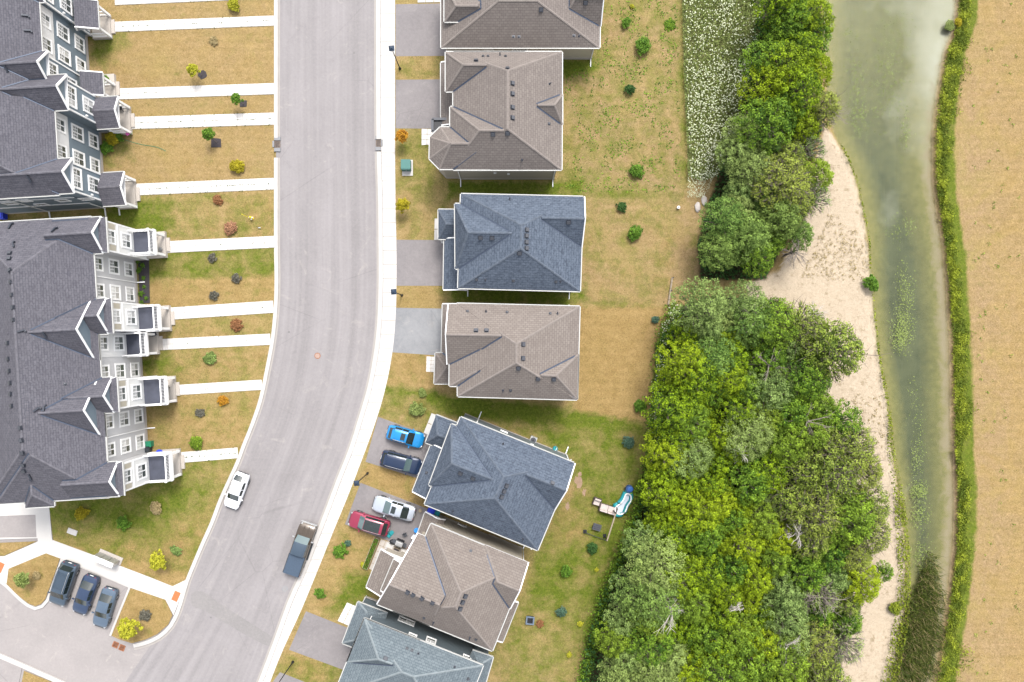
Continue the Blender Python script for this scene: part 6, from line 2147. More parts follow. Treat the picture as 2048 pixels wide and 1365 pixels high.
for x, y, h, r, s, lab, m in ((1338, 1216, 8.2, 2.0, 1, 'bleached leafless tree above the lime canopy near the lower edge', M_DEADBARK), (1565, 1285, 7.5, 1.6, 2, 'grey leafless tree low in the wood towards the sand', M_DEADBARK), (1590, 1065, 7.5, 1.3, 3, 'small bleached leafless tree between canopy and dark gap', M_DEADBARK),
                              (1625, 625, 3.6, 1.2, 4, 'bare bush spilling onto the sand at the top of the lower wood', M_DEADBARK), (1478, 905, 7.2, 1.1, 5, 'pale dry treetop in the middle of the wood', M_DEADBARK), (1560, 395, 5.5, 1.9, 6, 'brown leafless tree in the upper wood above the cool green crowns', M_TWIG), (1590, 505, 4.2, 1.7, 7, 'dark forked bare tree leaning over the upper sand', M_TWIG), (1470, 1210, 7.6, 0.8, 8, 'tiny pale dead treetop within the lime canopy', M_DEADBARK),
                              (1505, 640, 7.0, 1.9, 9, 'grey leafless tree at the top of the lower wood', M_TWIG), (1530, 730, 7.0, 1.9, 10, 'grey leafless tree in the dark gap of the lower wood', M_TWIG), (1605, 840, 7.2, 2.0, 11, 'grey leafless tree in the wood right of its middle', M_TWIG), (1700, 900, 6.5, 1.8, 12, 'bare grey tree leaning over the sand beside the river', M_TWIG), (1640, 1190, 7.2, 2.0, 13, 'grey leafless tree near the sandy lower corner of the wood', M_TWIG), (1660, 230, 6.0, 1.9, 14, 'bare branching tree overhanging the pale river edge', M_TWIG)):
    dead_tree(x, y, h, r, s, lab, m)


# ---- stuff: undergrowth, meadow, bank plants, reeds, floating weed
def scatter(poly, n, seed):
    rng = np.random.default_rng(seed)
    a = np.array(poly); lo, hi = a.min(0), a.max(0)
    out = np.zeros((0, 2))
    while len(out) < n:
        c = rng.uniform(lo, hi, (n * 2, 2)); out = np.concatenate([out, c[pin(c, poly)]])
    return out[:n], rng


def to_world(p, z):
    k = (1 - z / H) / S
    return np.column_stack([(p[:, 0] - 1024) * k, (682.5 - p[:, 1]) * k, z])


def up_normals(rng, n, up=1.2):
    d = rng.normal(size=(n, 3)) + np.array([0, 0, up]); d[:, 2] = np.abs(d[:, 2])
    return d / np.linalg.norm(d, axis=1, keepdims=True)


def stuff(name, label, px_pts, z, size, mat, rng, up=1.2, tint=None):
    n = len(px_pts)
    me = leaf_mesh(name, to_world(px_pts, z), up_normals(rng, n, up), size, mat, rng.uniform(0, 1, n) if tint is None else tint, rng)
    return tag(obj(name, me), label, kind='stuff')


for poly, n, sd in ((WOOD_FLOOR[0], 9000, 1), (WOOD_FLOOR[1], 26000, 2)):
    p, rng = scatter(poly, n, sd)
    stuff('undergrowth', 'dark green undergrowth below the ' + ('upper' if sd == 1 else 'lower') + ' wood', p, G + rng.uniform(0.1, 1.6, n), rng.uniform(0.12, 0.26, n), L_DARK, rng)
# ragged leafy edge of the wood towards the lawns
edge = smooth_line([(1345, 612), (1322, 665), (1316, 720), (1308, 790), (1302, 860), (1292, 930), (1275, 1000), (1255, 1060), (1232, 1120), (1208, 1180), (1190, 1240), (1172, 1310), (1155, 1380)], 3)
rng = np.random.default_rng(5)
ep = np.array(edge)[rng.integers(0, len(edge), 9000)] + rng.normal(size=(9000, 2)) * np.array([8, 6]) + np.array([6, 0])
stuff('hedge_plants', 'tall wild plants along the lawn edge of the wood', ep, G + np.abs(rng.normal(0.5, 0.45, 9000)), rng.uniform(0.07, 0.16, 9000), L_GREEN, rng)
fp = np.array(edge)[rng.integers(0, 90, 420)] + rng.normal(size=(420, 2)) * np.array([6, 8]) + np.array([8, 0])
me = leaf_mesh('wildflowers', to_world(fp, G + rng.uniform(0.9, 1.6, 420)), up_normals(rng, 420, 5), rng.uniform(0.05, 0.11, 420), M_FLOWER, rng.uniform(0, 1, 420), rng)
tag(obj('wildflowers', me), 'white wildflowers at the lawn edge of the lower wood', kind='stuff')

# meadow: stems and leaves below, white umbels above
p, rng = scatter(MEADOW, 22000, 8)
stuff('meadow_plants', 'green stems and leaves of the flowering meadow', p, G + rng.uniform(0.1, 0.75, len(p)), rng.uniform(0.06, 0.14, len(p)), L_PALEOL, rng, 0.8)
p, rng = scatter([(x if x > 1400 else x + 4, y) for x, y in MEADOW], 6200, 9)
den = np.array([mnoise.noise((x * 0.03, y * 0.03, 2.0)) + 0.6 * mnoise.noise((x * 0.1, y * 0.1, 7.0)) for x, y in p])
left = np.clip((p[:, 0] - 1362) / 60, 0, 1)
keep = rng.uniform(size=len(p)) < np.clip((0.55 + 0.8 * den) * (0.35 + 0.65 * left) - 0.25 * (p[:, 1] < 120) * (p[:, 0] > 1400) + 0.2 * (p[:, 1] > 140), 0.12, 1)
p = p[keep]
n = len(p)
zc = G + rng.uniform(0.65, 1.05, n); w = to_world(p, zc); rad = rng.uniform(0.035, 0.082, n)
nn = up_normals(rng, n, 4.0)
V, F = [], []
a = np.cross(nn, np.array([1.0, 0, 0])); a /= np.linalg.norm(a, axis=1, keepdims=True); b = np.cross(nn, a)
for k in range(6):
    V.append(w + (a * math.cos(k * math.pi / 3) + b * math.sin(k * math.pi / 3)) * rad[:, None])
V = np.stack(V, 1).reshape(-1, 3)
me = bpy.data.meshes.new('wildflowers')
me.from_pydata(V.tolist(), [], np.arange(n * 6).reshape(n, 6).tolist()); me.materials.append(M_FLOWER)
tag(obj('wildflowers', me), 'white umbels of the flowering meadow', kind='stuff')
p, rng = scatter([(1376, 345), (1432, 345), (1410, 395), (1375, 395)], 500, 10)
me = leaf_mesh('wildflowers', to_world(p, G + rng.uniform(0.3, 0.7, 500)), up_normals(rng, 500, 4), rng.uniform(0.04, 0.08, 500), M_FLOWER, rng.uniform(0, 1, 500), rng)
tag(obj('wildflowers', me), 'sparse pale flowers below the meadow', kind='stuff')

# right bank: dense green band
ys = np.random.default_rng(12).uniform(-60, 1420, 30000)
rng = np.random.default_rng(13)
wr_ = interp(WATER_R, ys)
width = np.interp(ys, [-60, 60, 150, 250, 400, 640, 690, 740, 840, 1000, 1100, 1250, 1365], [52, 50, 44, 36, 24, 26, 40, 30, 32, 22, 26, 36, 60]) * np.array([1 + 0.7 * mnoise.noise((0.5, y * 0.02, 9.0)) + 0.45 * mnoise.noise((0.5, y * 0.08, 2.0)) for y in ys])
off = rng.beta(1.15, 2.0, 30000) * width * 0.95 + 6
p = np.column_stack([wr_ + off + rng.normal(size=30000) * 2.2, ys])
cl = np.array([mnoise.noise((x * 0.06, y * 0.045, 6.0)) for x, y in p])
stuff('bank_grass', 'dense bright green plants on the far river bank', p, G + rng.uniform(-0.1, 0.28, 30000) + np.clip(cl, 0, 1) * 0.5, rng.uniform(0.05, 0.13, 30000), L_BANK, rng, 0.9, np.clip(0.45 + 1.3 * cl + rng.normal(size=30000) * 0.22, 0, 1))
# left bank: thin fringe
rng = np.random.default_rng(14)
ys = rng.uniform(290, 1400, 9000)
wl_ = interp(WATER_L, ys)
width = np.interp(ys, [290, 420, 600, 700, 850, 900, 1070, 1180, 1250, 1400], [5, 3, 3, 5, 8, 16, 26, 26, 30, 34])
keep = rng.uniform(size=9000) < np.clip(width / 26, 0.10, 1) * np.clip(0.75 + np.array([mnoise.noise((0.0, y * 0.02, 3.3)) for y in ys]), 0.1, 1.2)
p = np.column_stack([wl_ - rng.uniform(-0.25, 0.75, 9000) * width, ys])[keep]
stuff('bank_grass', 'thin green fringe along the sandy river bank', p, WATER_Z + rng.uniform(0.15, 0.9, len(p)), rng.uniform(0.07, 0.17, len(p)), L_BANK, rng, 0.9)
# reeds where the river closes in
rng = np.random.default_rng(15)
n = 5200
ys = 1400 - 290 * np.sqrt(rng.uniform(size=n)) * rng.uniform(0.4, 1, n)
cx = np.interp(ys, [1110, 1200, 1300, 1400], [1862, 1850, 1835, 1815]); hw_ = np.interp(ys, [1110, 1180, 1280, 1400], [9, 26, 36, 44])
p = np.column_stack([cx + np.clip(rng.normal(size=n), -2.2, 2.2) * hw_ * 0.55 * np.array([1 + 0.5 * mnoise.noise((1.0, y * 0.05, 4.0)) for y in ys]), ys + rng.normal(size=n) * 8])
w = to_world(p, np.full(n, WATER_Z + 0.05)); hgt = rng.uniform(0.5, 1.3, n); ln = rng.normal(size=(n, 2)) * 0.5
tip = w + np.column_stack([ln, hgt]); sd = np.column_stack([-ln[:, 1], ln[:, 0], np.zeros(n)]); sd = sd / (np.linalg.norm(sd, axis=1, keepdims=True) + 1e-9) * 0.035
V = np.stack([w - sd, w + sd, tip], 1).reshape(-1, 3)
for sl, lab, m, q in ((slice(0, n * 3 // 4), 'dark green reeds filling the end of the river', L_BANKDARK, 0), (slice(n * 3 // 4, n), 'straw coloured dry reeds at the end of the river', L_STRAW, 1)):
    vv = V.reshape(n, 3, 3)[sl].reshape(-1, 3)
    me = bpy.data.meshes.new('reeds'); me.from_pydata(vv.tolist(), [], np.arange(len(vv)).reshape(-1, 3).tolist())
    at = me.attributes.new('tint', 'FLOAT', 'POINT'); at.data.foreach_set('value', np.repeat(rng.uniform(0, 0.8, len(vv) // 3), 3).astype(np.float32)); me.materials.append(m)
    tag(obj('reeds', me), lab, kind='stuff')
q_ = p[rng.integers(0, n, 6000)] + rng.normal(size=(6000, 2)) * 3
stuff('reed_bed', 'dark green marsh plants between the reeds', q_, WATER_Z + rng.uniform(0.05, 0.7, 6000), rng.uniform(0.06, 0.15, 6000), L_BANKDARK, rng, 0.8)
# floating weed
rng = np.random.default_rng(16)
spots = [(1806, 655, 14, 26, 620), (1800, 680, 12, 16, 280), (1812, 590, 12, 22, 260), (1805, 540, 9, 20, 60), (1835, 920, 9, 22, 150), (1838, 980, 11, 12, 330), (1838, 1030, 14, 26, 320), (1845, 1110, 14, 18, 260), (1790, 460, 14, 20, 70), (1818, 455, 12, 16, 70), (1830, 800, 14, 40, 60), (1775, 150, 24, 70, 420), (1785, 60, 26, 40, 150), (1712, 180, 14, 60, 300), (1722, 240, 12, 30, 140), (1810, 265, 9, 26, 130), (1700, 70, 12, 8, 40), (1840, 870, 12, 30, 70)]
pp = np.concatenate([rng.normal(size=(n_, 2)) * np.array([sx, sy]) * 0.8 + np.array([x, y]) for x, y, sx, sy, n_ in spots])
stuff('floating_weed', 'patches of pale weed floating on the river', pp, np.full(len(pp), WATER_Z + 0.015), rng.uniform(0.04, 0.11, len(pp)), L_PALEOL, rng, 6)
# weeds in the thin lawn behind the upper brown houses
rng = np.random.default_rng(17)
p, rng = scatter([(1130, 150), (1205, 110), (1208, 0), (1356, 0), (1362, 385), (1130, 385)], 5200, 18)
den = np.array([mnoise.noise((x * 0.025, y * 0.025, 4.0)) + 0.7 * mnoise.noise((x * 0.09, y * 0.09, 1.0)) for x, y in p])
p = p[den > 0.02]
stuff('lawn_weeds', 'green weed tufts in the thin lawn behind the upper brown houses', p, np.full(len(p), G + 0.04), rng.uniform(0.05, 0.14, len(p)), L_GREEN, rng, 2.5)
# weeds in slab joints
pts = []
rng = np.random.default_rng(19)
for i, (A, d, side, Ln, W) in enumerate(SLAB_TOP):
    m = [8, 30, 8, 60, 60, 3, 6, 6, 3, 22][i]
    for _ in range(m):
        s_ = Ln * (0.08 + 0.9 * rng.uniform()); o_ = rng.choice([0, 0, 0, -W / 2, W / 2]) + rng.normal() * 0.03
        q = A + d * s_ + side * o_
        pts += [(q.x + rng.normal() * 0.04, q.y + rng.normal() * 0.04, G + 0.09) for _ in range(3)]
me = leaf_mesh('joint_weeds', np.array(pts), up_normals(rng, len(pts), 2), rng.uniform(0.03, 0.08, len(pts)), L_DARK, rng.uniform(0, 1, len(pts)), rng)
tag(obj('joint_weeds', me), 'small weeds in the joints of the slab walks', kind='stuff')
# clumps on the field and the sand
p, rng = scatter([(1945, 0), (2040, 0), (2040, 1365), (1945, 1365)], 70, 20)
pp = np.repeat(p, 9, 0) + rng.normal(size=(70 * 9, 2)) * 1.8
stuff('field_weeds', 'scattered weed tufts on the dry field', pp, np.full(len(pp), G + 0.06), rng.uniform(0.04, 0.12, len(pp)), L_OLIVE, rng, 2)
p, rng = scatter([(1660, 420), (1735, 480), (1748, 560), (1600, 560), (1640, 470)], 260, 22)
q, _ = scatter([(1640, 780), (1770, 790), (1785, 900), (1700, 900)], 120, 23)
pp = np.concatenate([p, q]); pp = np.repeat(pp, 7, 0) + rng.normal(size=(len(pp) * 7, 2)) * 1.6
stuff('sand_weeds', 'dry tufts on the sandy bank', pp, np.full(len(pp), G + 0.08), rng.uniform(0.03, 0.09, len(pp)), L_STRAW, rng, 2)


# ---- single shrubs and saplings
SHRUB = {}
def shrub_mesh(key, mat, seed, n=1100, size=0.055, flat=0.75, gap=0.35, spiky=False):
    rng = np.random.default_rng(seed)
    cen, rad, per = [], [], []
    for q in range(40):
        a = q * 2.4; f = math.sqrt((q + 0.5) / 40) * 0.78 * rng.uniform(0.7, 1.25)
        cen.append(np.array([f * math.cos(a), f * math.sin(a), flat * (1.05 - 0.7 * f * f) * rng.uniform(0.6, 1)])); rad.append(rng.uniform(0.18, 0.30)); per.append(int(n * 2 / 40))
    p, nn, tt = clump_points(cen, rad, per, rng)
    fol = leaf_mesh('foliage', p, nn, size * rng.uniform(0.7, 1.5, len(p)), mat, tt, rng)
    mb = MB()
    for c in cen[:9]: mb.tube([(0, 0, -0.05), tuple(c * np.array([.5, .5, .7])), tuple(c)], [0.035, 0.022, 0.008], 4, cap=False)
    return fol, mb.mesh('stem', M_BARK)


def shrub(px_, py_, r_px, mat, label, name='shrub', flat=0.75, group='planted shrubs', n=1100, cat='shrub', z=G, twigs=0):
    key = (mat.name, flat, n)
    if key not in SHRUB: SHRUB[key] = shrub_mesh(key, mat, len(SHRUB) + 50, n, flat=flat, size=0.075 if n < 800 else 0.075)
    fol, stem = SHRUB[key]
    r = r_px / S * 1.12
    c = P(px_, py_, z + r * flat * 0.5)
    root = empty(name, (c.x, c.y, z), random.uniform(0, 6.28), label, cat, group)
    root.scale = (r * random.uniform(0.82, 1.15), r * random.uniform(0.82, 1.15), r)
    obj('stem', stem, root); obj('foliage', fol, root)
    return root


def sapling(px_, py_, r_px, mat, label, foot=None, h=2.4, group='young trees on the lawns'):
    """slim young tree: crown centre at px, stem foot given where the photograph shows it"""
    r = r_px / S
    key = (mat.name, 'sap')
    if key not in SHRUB: SHRUB[key] = shrub_mesh(key, mat, len(SHRUB) + 50, 900, flat=1.1, size=0.085)
    fol, stem = SHRUB[key]
    zc = h * 0.72
    c = P(px_, py_, zc)
    f = P(*foot, G) if foot else Vector((c.x, c.y, G))
    root = empty('sapling', (f.x, f.y, G), random.uniform(0, 6.28), label, 'young tree', group)
    ca, sa = math.cos(-root.rotation_euler[2]), math.sin(-root.rotation_euler[2])
    dx, dy = c.x - f.x, c.y - f.y
    lx, ly = dx * ca - dy * sa, dx * sa + dy * ca
    o = obj('crown', fol, root); o.location = (lx, ly, zc - G - r * 0.5); o.scale = (r, r, r * 1.15)
    mb = MB(); mb.tube([(0, 0, -0.05), (lx * 0.5, ly * 0.5, (zc - G) * 0.6), (lx, ly, zc - G)], [0.035, 0.028, 0.012], 6)
    for k in range(7):
        a = k * 0.9; mb.tube([(lx * 0.7, ly * 0.7, (zc - G) * 0.75), (lx + r * 0.7 * math.cos(a), ly + r * 0.7 * math.sin(a), zc - G + r * 0.3)], [0.015, 0.005], 4, cap=False)
    mb.build('trunk', M_BARK, root)
    return root


def mulch(px_, py_, r_px, label, square=True):
    c = P(px_, py_, G); r = r_px / S
    mb = MB(); n = 4 if square else 12
    rr = [r * random.uniform(0.9, 1.15) for _ in range(n)]
    mb.prism([(c.x + rr[k] * 1.3 * math.cos(math.pi / 4 + 2 * math.pi * k / n), c.y + rr[k] * 1.2 * math.sin(math.pi / 4 + 2 * math.pi * k / n)) for k in range(n)], G - 0.02, G + 0.05)
    tag(mb.build('mulch_mat', M_MULCH), label, 'mulch mat', 'mulch mats under saplings')


sapling(387, 141, 14, L_YELLOW, 'yellow green sapling leaning left of its black mat', (405, 151)); mulch(405, 150, 7, 'black mulch mat of the uppermost leaning sapling', False)
sapling(473, 199, 13, L_BRIGHT, 'bright green sapling between the close pair of slab walks', (488, 209)); mulch(487, 208, 7.5, 'black mulch mat between the close pair of slab walks')
sapling(418, 270, 14, L_BRIGHT, 'bright green sapling above the golden round shrub', (434, 286)); mulch(433, 286, 10, 'largest black mulch mat, above the golden round shrub')
sapling(804, 273, 15, L_ORANGE, 'orange sapling beside the driveway of the turreted brown house', (806, 276)); sapling(806, 411, 15, L_YOLIVE, 'golden orange sapling left of the upper slate blue house', (808, 415))
sapling(318, 1121, 20, L_YELLOW, 'spreading yellow sapling on the corner lawn', (322, 1118), 2.2); sapling(260, 1256, 23, L_YELLOW, 'large bright yellow sapling on the street corner island', (268, 1244), 2.6); sapling(48, 1158, 18, L_PALEOL, 'pale thin sapling on the left grass island', (52, 1150), 2.0)
for x, y, r, m, lab, fl in [
    (467, 11, 14, L_YELLOW, 'yellow green bush at the top edge left of the road', .9), (428, 82, 9, L_STRAW, 'dry straw coloured tuft on the second lawn', .5), (474, 333, 15, L_YOLIVE, 'golden round shrub near the road', .8), (461, 457, 13, L_PINK, 'dusty pink shrub near the hydrant', .7), (435, 400, 9, L_RUST, 'small reddish shrub below the weedy slab walk', .7),
    (424, 516, 9, L_MAUVE, 'small grey shrub on the green lawn, leftmost of three', .7), (472, 557, 10, L_MAUVE, 'dark grey shrub on the green lawn nearest the road', .7), (428, 591, 10, L_MAUVE, 'grey shrub on the dry patch above the slab walk', .7), (473, 650, 11, L_RUST, 'rust coloured shrub between two slab walks', .6), (419, 718, 12, L_GREY, 'pale green white shrub below two slab walks', .6),
    (446, 801, 11, L_ORANGE, 'orange red shrub near the road bend', .7), (400, 826, 9, L_MAUVE, 'dull brown grey tuft left of the orange red shrub', .5), (393, 886, 13, L_GREEN, 'green shrub above the lowest slab walk', .7), (163, 1027, 15, L_YOLIVE, 'olive yellow bush beside the end townhouse', .7), (247, 1046, 14, L_BRIGHT, 'bright green round bush on the corner lawn', .8),
    (312, 1016, 13, L_STRAW, 'tan tuft with white tips on the corner lawn', .7), (352, 1101, 11, L_GREY, 'white green bush right of the yellow sapling', .7), (73, 1152, 8, L_STRAW, 'dry tuft on the left grass island', .6), (291, 1231, 11, L_MAUVE, 'twiggy grey bush behind the large yellow sapling', .7), (213, 160, 11, L_BRIGHT, 'leafy plant beside the upper shingled porch', .7),
    (220, 168, 8, L_YELLOW, 'small yellow green plant beside the upper shingled porch', .6), (225, 278, 14, L_YOLIVE, 'yellow variegated shrub at the foot of the steel blue wall', .8), (237, 272, 11, L_BRIGHT, 'bright green shrub beside the pink flowers', .8), (214, 296, 12, L_BRIGHT, 'leafy green shrub lowest of the flower bed', .8), (833, 820, 14, L_PALEOL, 'pale olive shrub beside the turned blue house', .8), (845, 786, 9, L_PALEOL, 'faint olive tuft below the lower brown house', .6),
    (680, 1102, 13, L_BRIGHT, 'bright green bush opposite the pickup truck', .8), (696, 1087, 7, L_BLUEG, 'small blue green plant beside the bright green bush', .8), (640, 1187, 11, L_BRIGHT, 'bright green round bush beside the sidewalk', .8), (1264, 13, 5, L_YELLOW, 'tiny yellow plant behind the bungalow', .8), (1252, 46, 10, L_BRIGHT, 'small green bush behind the bungalow', 1.1),
    (1286, 92, 15, L_BRIGHT, 'largest green bush behind the bungalow', 1.1), (1260, 180, 11, L_DARK, 'dark green conifer bush behind the turreted brown house', 1.1), (1273, 343, 13, L_BRIGHT, 'bright green bush below the dark conifer bush', 1.0), (1244, 414, 10, L_DARK, 'dark green bush behind the upper slate blue house', 1.0), (1270, 467, 14, L_BRIGHT, 'vivid green bush behind the upper slate blue house', 1.0),
    (1280, 812, 14, L_BRIGHT, 'lime bush at the golden lawn edge beside the wood', .9), (1257, 884, 13, L_BLUEG, 'blue green bush on the lawn behind the turned blue house', .9), (1185, 1097, 12, L_DARK, 'dark green bush below the garden furniture', .8), (1132, 1144, 14, L_BRIGHT, 'lime bush behind the brown house on the bend', .9), (1122, 1224, 12, L_BLUEG, 'blue green spruce like bush above the fire pit', .9),
    (1160, 1248, 6, L_YELLOW, 'small lime plant right of the fire pit', .8), (1138, 1310, 6, L_YELLOW, 'small lime plant near the lower edge of the garden', .8), (1193, 1140, 5, L_YELLOW, 'tiny lime plant at the wood edge', .8), (1743, 568, 17, L_BRIGHT, 'lone round bush on the sand beside the water', .9), (1340, 50, 11, L_GREEN, 'flat green patch of weeds near the meadow', .15), (1080, 1248, 7, L_RUST, 'dark red plant beside the fire pit', .6),
    (765, 1120, 4, L_YELLOW, 'small lime plant left of the patio planter', .7), (727, 1130, 6, L_YELLOW, 'lime plant beside the slab patio', .7), (1310, 640, 9, L_BLUEG, 'tall grey green weed at the corner of the golden lawn', .8), (1790, 1215, 14, L_BANK, 'round bush between sand and reeds', .8), (1900, 52, 11, L_PALEOL, 'brown bush leaning over the water at the far bank', .35), (1916, 45, 9, L_YOLIVE, 'yellow green bush on the far bank near the top', .8),
]:
    shrub(x, y, r, m, lab, flat=fl)
# clipped balls in the mulch bed of the lower row
poly = [(276, 516), (298, 520), (299, 560), (300, 607), (280, 607), (278, 560)]
mb = MB(); mb.prism([P2(x, y, G) for x, y in poly], G - 0.02, G + 0.05)
tag(mb.build('mulch_bed', M_MULCH), 'dark mulch bed along the pale townhouse wall', 'mulch bed')
for k, (x, y, r, lab) in enumerate([(275, 524, 4.5, 'top left clipped ball in the mulch bed'), (285, 531, 4.5, 'clipped ball right of the top one in the mulch bed'), (278, 541, 5.5, 'larger clipped ball, third down in the mulch bed'), (287, 556, 4, 'small clipped ball just above the mid bed downspout'), (288, 574, 4, 'small clipped ball just below the mid bed downspout'), (282, 588, 5.5, 'large clipped ball, third from the bottom of the bed'), (292, 597, 4.2, 'clipped ball near the bottom right of the bed'), (283, 605, 4.5, 'lowest clipped ball in the mulch bed')]):
    shrub(x, y, r, L_BRIGHT, 'bright green ' + lab, flat=0.9, group='clipped balls in the mulch bed', n=700)
rng = np.random.default_rng(33)
pts = np.array([tuple(P(255 + rng.normal() * 2.2, 267 + rng.normal() * 2, 0.6 + rng.uniform(0, .3))) for _ in range(160)])
root = empty('flowering_plant', tuple(P(255, 267, G)), 0, 'pink flowering plant at the porch corner of the upper row', 'flower')
o = obj('petals', leaf_mesh('petals', pts - np.array(root.location), up_normals(rng, 160, 2), 0.07, M_PINKFL, rng.uniform(0, 1, 160), rng), root)
gp_ = pts[:90] * np.array([1, 1, 1]) - np.array(root.location) - np.array([0, 0, .25])
obj('foliage', leaf_mesh('foliage', gp_, up_normals(rng, 90, 2), 0.08, L_BRIGHT, rng.uniform(0, 1, 90), rng), root)
# ---------------------------------------------------------------- street furniture and garden things
M_KRUST = plain('dull_iron', (0.11, 0.085, 0.07), 0.9, var=0.3, scale=6)
t = NT('frosted_lantern_glass', 0.3, 0.5); t.col((0.35, 0.37, 0.38)); M_LANT = t.m


def lamp(foot, label, h=5.7):
    c = P(*foot, G)
    root = empty('street_lamp', (c.x, c.y, G), 0.1, label, 'street lamp', 'street lamps along the sidewalk')
    mb = MB(); mb.tube([(0, 0, -0.05), (0, 0, 0.5), (0, 0, h - 0.55)], [0.10, 0.065, 0.045], 8); mb.lathe((0, 0, 0), [(0.16, 0), (0.16, 0.1), (0.1, 0.35)], 10); mb.build('pole', M_BLACK, root)
    mb = MB(); q = lambda s, z: [(-s, -s, z), (s, -s, z), (s, s, z), (-s, s, z)]
    a, b = q(0.17, h - 0.55), q(0.25, h - 0.1)
    for i in range(4): mb.face([a[i], a[(i + 1) % 4], b[(i + 1) % 4], b[i]])
    mb.build('lantern', M_LANT, root)
    mb = MB(); a, b = q(0.30, h - 0.1), q(0.10, h + 0.10)
    for i in range(4): mb.face([a[i], a[(i + 1) % 4], b[(i + 1) % 4], b[i]])
    mb.face(b); mb.face(a[::-1]); mb.box((0, 0, h + 0.14), (0.1, 0.1, 0.1)); mb.build('lamp_cap', M_DARKBLUE, root)
for f, lab in (((800, 138), 'street lamp between the two upper driveways'), ((804, 591), 'street lamp left of the lower brown house'), ((735, 947), 'street lamp beside the driveway with two blue cars'), ((586, 1324), 'street lamp at the lower edge, only its pole in view')): lamp(f, lab)


def boxthing(name, label, cat, px_, py_, parts, rz=0.0, z=G, group=None):
    """parts: (part name, material, [(centre, size)])"""
    c = P(px_, py_, z)
    root = empty(name, (c.x, c.y, z), rz, label, cat, group)
    for nm, m, bxs in parts:
        mb = MB()
        for b_ in bxs:
            if len(b_) == 2: mb.box(*b_)
            else: mb.lathe(b_[0], b_[1], b_[2])
        mb.build(nm, m, root)
    return root


def bin_(px_, py_, m, label, rz=0, s=0.6, h=1.05, z=G):
    return boxthing('wheeled_bin', label, 'bin', px_, py_, [('body', m, [((0, 0, h * .42), (s * .9, s, h * .84)), ((0, 0, h * .80), (s * 1.0, s * 1.1, h * .08))]), ('lid', m, [((.01, 0, h * .90), (s * 1.06, s * 1.12, .08)), ((.03, 0, h * .96), (s * .7, s * .8, .05))]), ('wheel', M_BLACKBIN, [((-s * .4, s * .45, .1), (.2, .06, .2)), ((-s * .4, -s * .45, .1), (.2, .06, .2))]), ('handle', M_BLACKBIN, [((-s * .55, 0, h * .88), (.05, s * .8, .05))])], rz, z, 'household bins')
bin_(863, 1021, M_BLUEBIN, 'blue recycling bin at the corner of the turned blue house', -0.38, 0.8, 1.0)
bin_(876, 1024, M_TEAL, 'teal bin right of the blue recycling bin', -0.38, 0.55, 0.9)
bin_(303, 887, M_GREENBIN, 'green bin against the pale townhouse wall', 0.06, 0.62, 0.8)
bin_(300, 897, M_BLACKBIN, 'black bin below the green bin', 0.06, 0.6, 0.8)
bin_(9, 433, M_BLUEBIN, 'blue bin in the gap between the townhouse rows', 0.06, 0.8, 0.9)
boxthing('blue_crate', 'blue oval tub on the lowest porch slab', 'tub', 321, 905, [('body', M_BLUEBIN, [((0, 0, 0), [(.30, 0), (.36, .28), (.33, .28)], 14)]), ('rim', M_BLUEBIN, [((0, 0, .26), [(.38, 0), (.38, .04), (.30, .05)], 14)])], 0, 0.56)

boxthing('transformer_box', 'green electrical cabinet on a concrete pad left of the turreted house', 'utility box', 814, 334, [('pad', M_CONC, [((0.08, -0.15, .06), (1.25, 1.85, .14))]), ('cabinet', M_GREENBOX, [((0, 0, .55), (1.05, 1.15, .85))]), ('lid', M_GREENBOX, [((0, 0.05, 1.0), (1.12, 1.1, .07)), ((0, -.3, .99), (.9, .3, .06))]), ('lock', M_STEEL, [((0, -.59, .6), (.1, .04, .2))])])
boxthing('utility_lid', 'pale utility slab set in the corner lawn', 'utility cover', 145, 1064, [('slab', M_CONC, [((0, 0, .03), (1.15, .62, .10))]), ('handle', M_STEEL, [((.3, 0, .085), (.12, .04, .02)), ((-.3, 0, .085), (.12, .04, .02))])], -0.36)
# community mailboxes
c = P(221, 1115, G)
mroot = empty('community_mailbox', (c.x, c.y, G), -0.40, 'silver community mailbox bank on a pad beside the corner walk', 'mailbox')
mb = MB(); mb.box((0, .05, .04), (2.9, .9, .12)); mb.build('pad', M_FOUND, mroot)
for k in range(3):
    x = -.86 + .86 * k
    mb = MB(); mb.box((x, 0, .95), (.80, .48, 1.25)); mb.box((x, 0, .22), (.5, .3, .3)); bx_ = mb.build('mail_unit', M_STEEL, mroot)
    mb = MB(); mb.face([(x - .42, -.30, 1.58), (x + .42, -.30, 1.58), (x + .42, .30, 1.66), (x - .42, .30, 1.66)]); mb.box((x, 0, 1.575), (.84, .58, .03)); mb.build('top', M_WHITE, bx_)
    for r_ in range(5):
        for q in range(2):
            mb = MB(); mb.box((x - .19 + .38 * q, .245, .45 + .23 * r_), (.34, .02, .2)); mb.build('mail_door', M_STEEL, bx_)

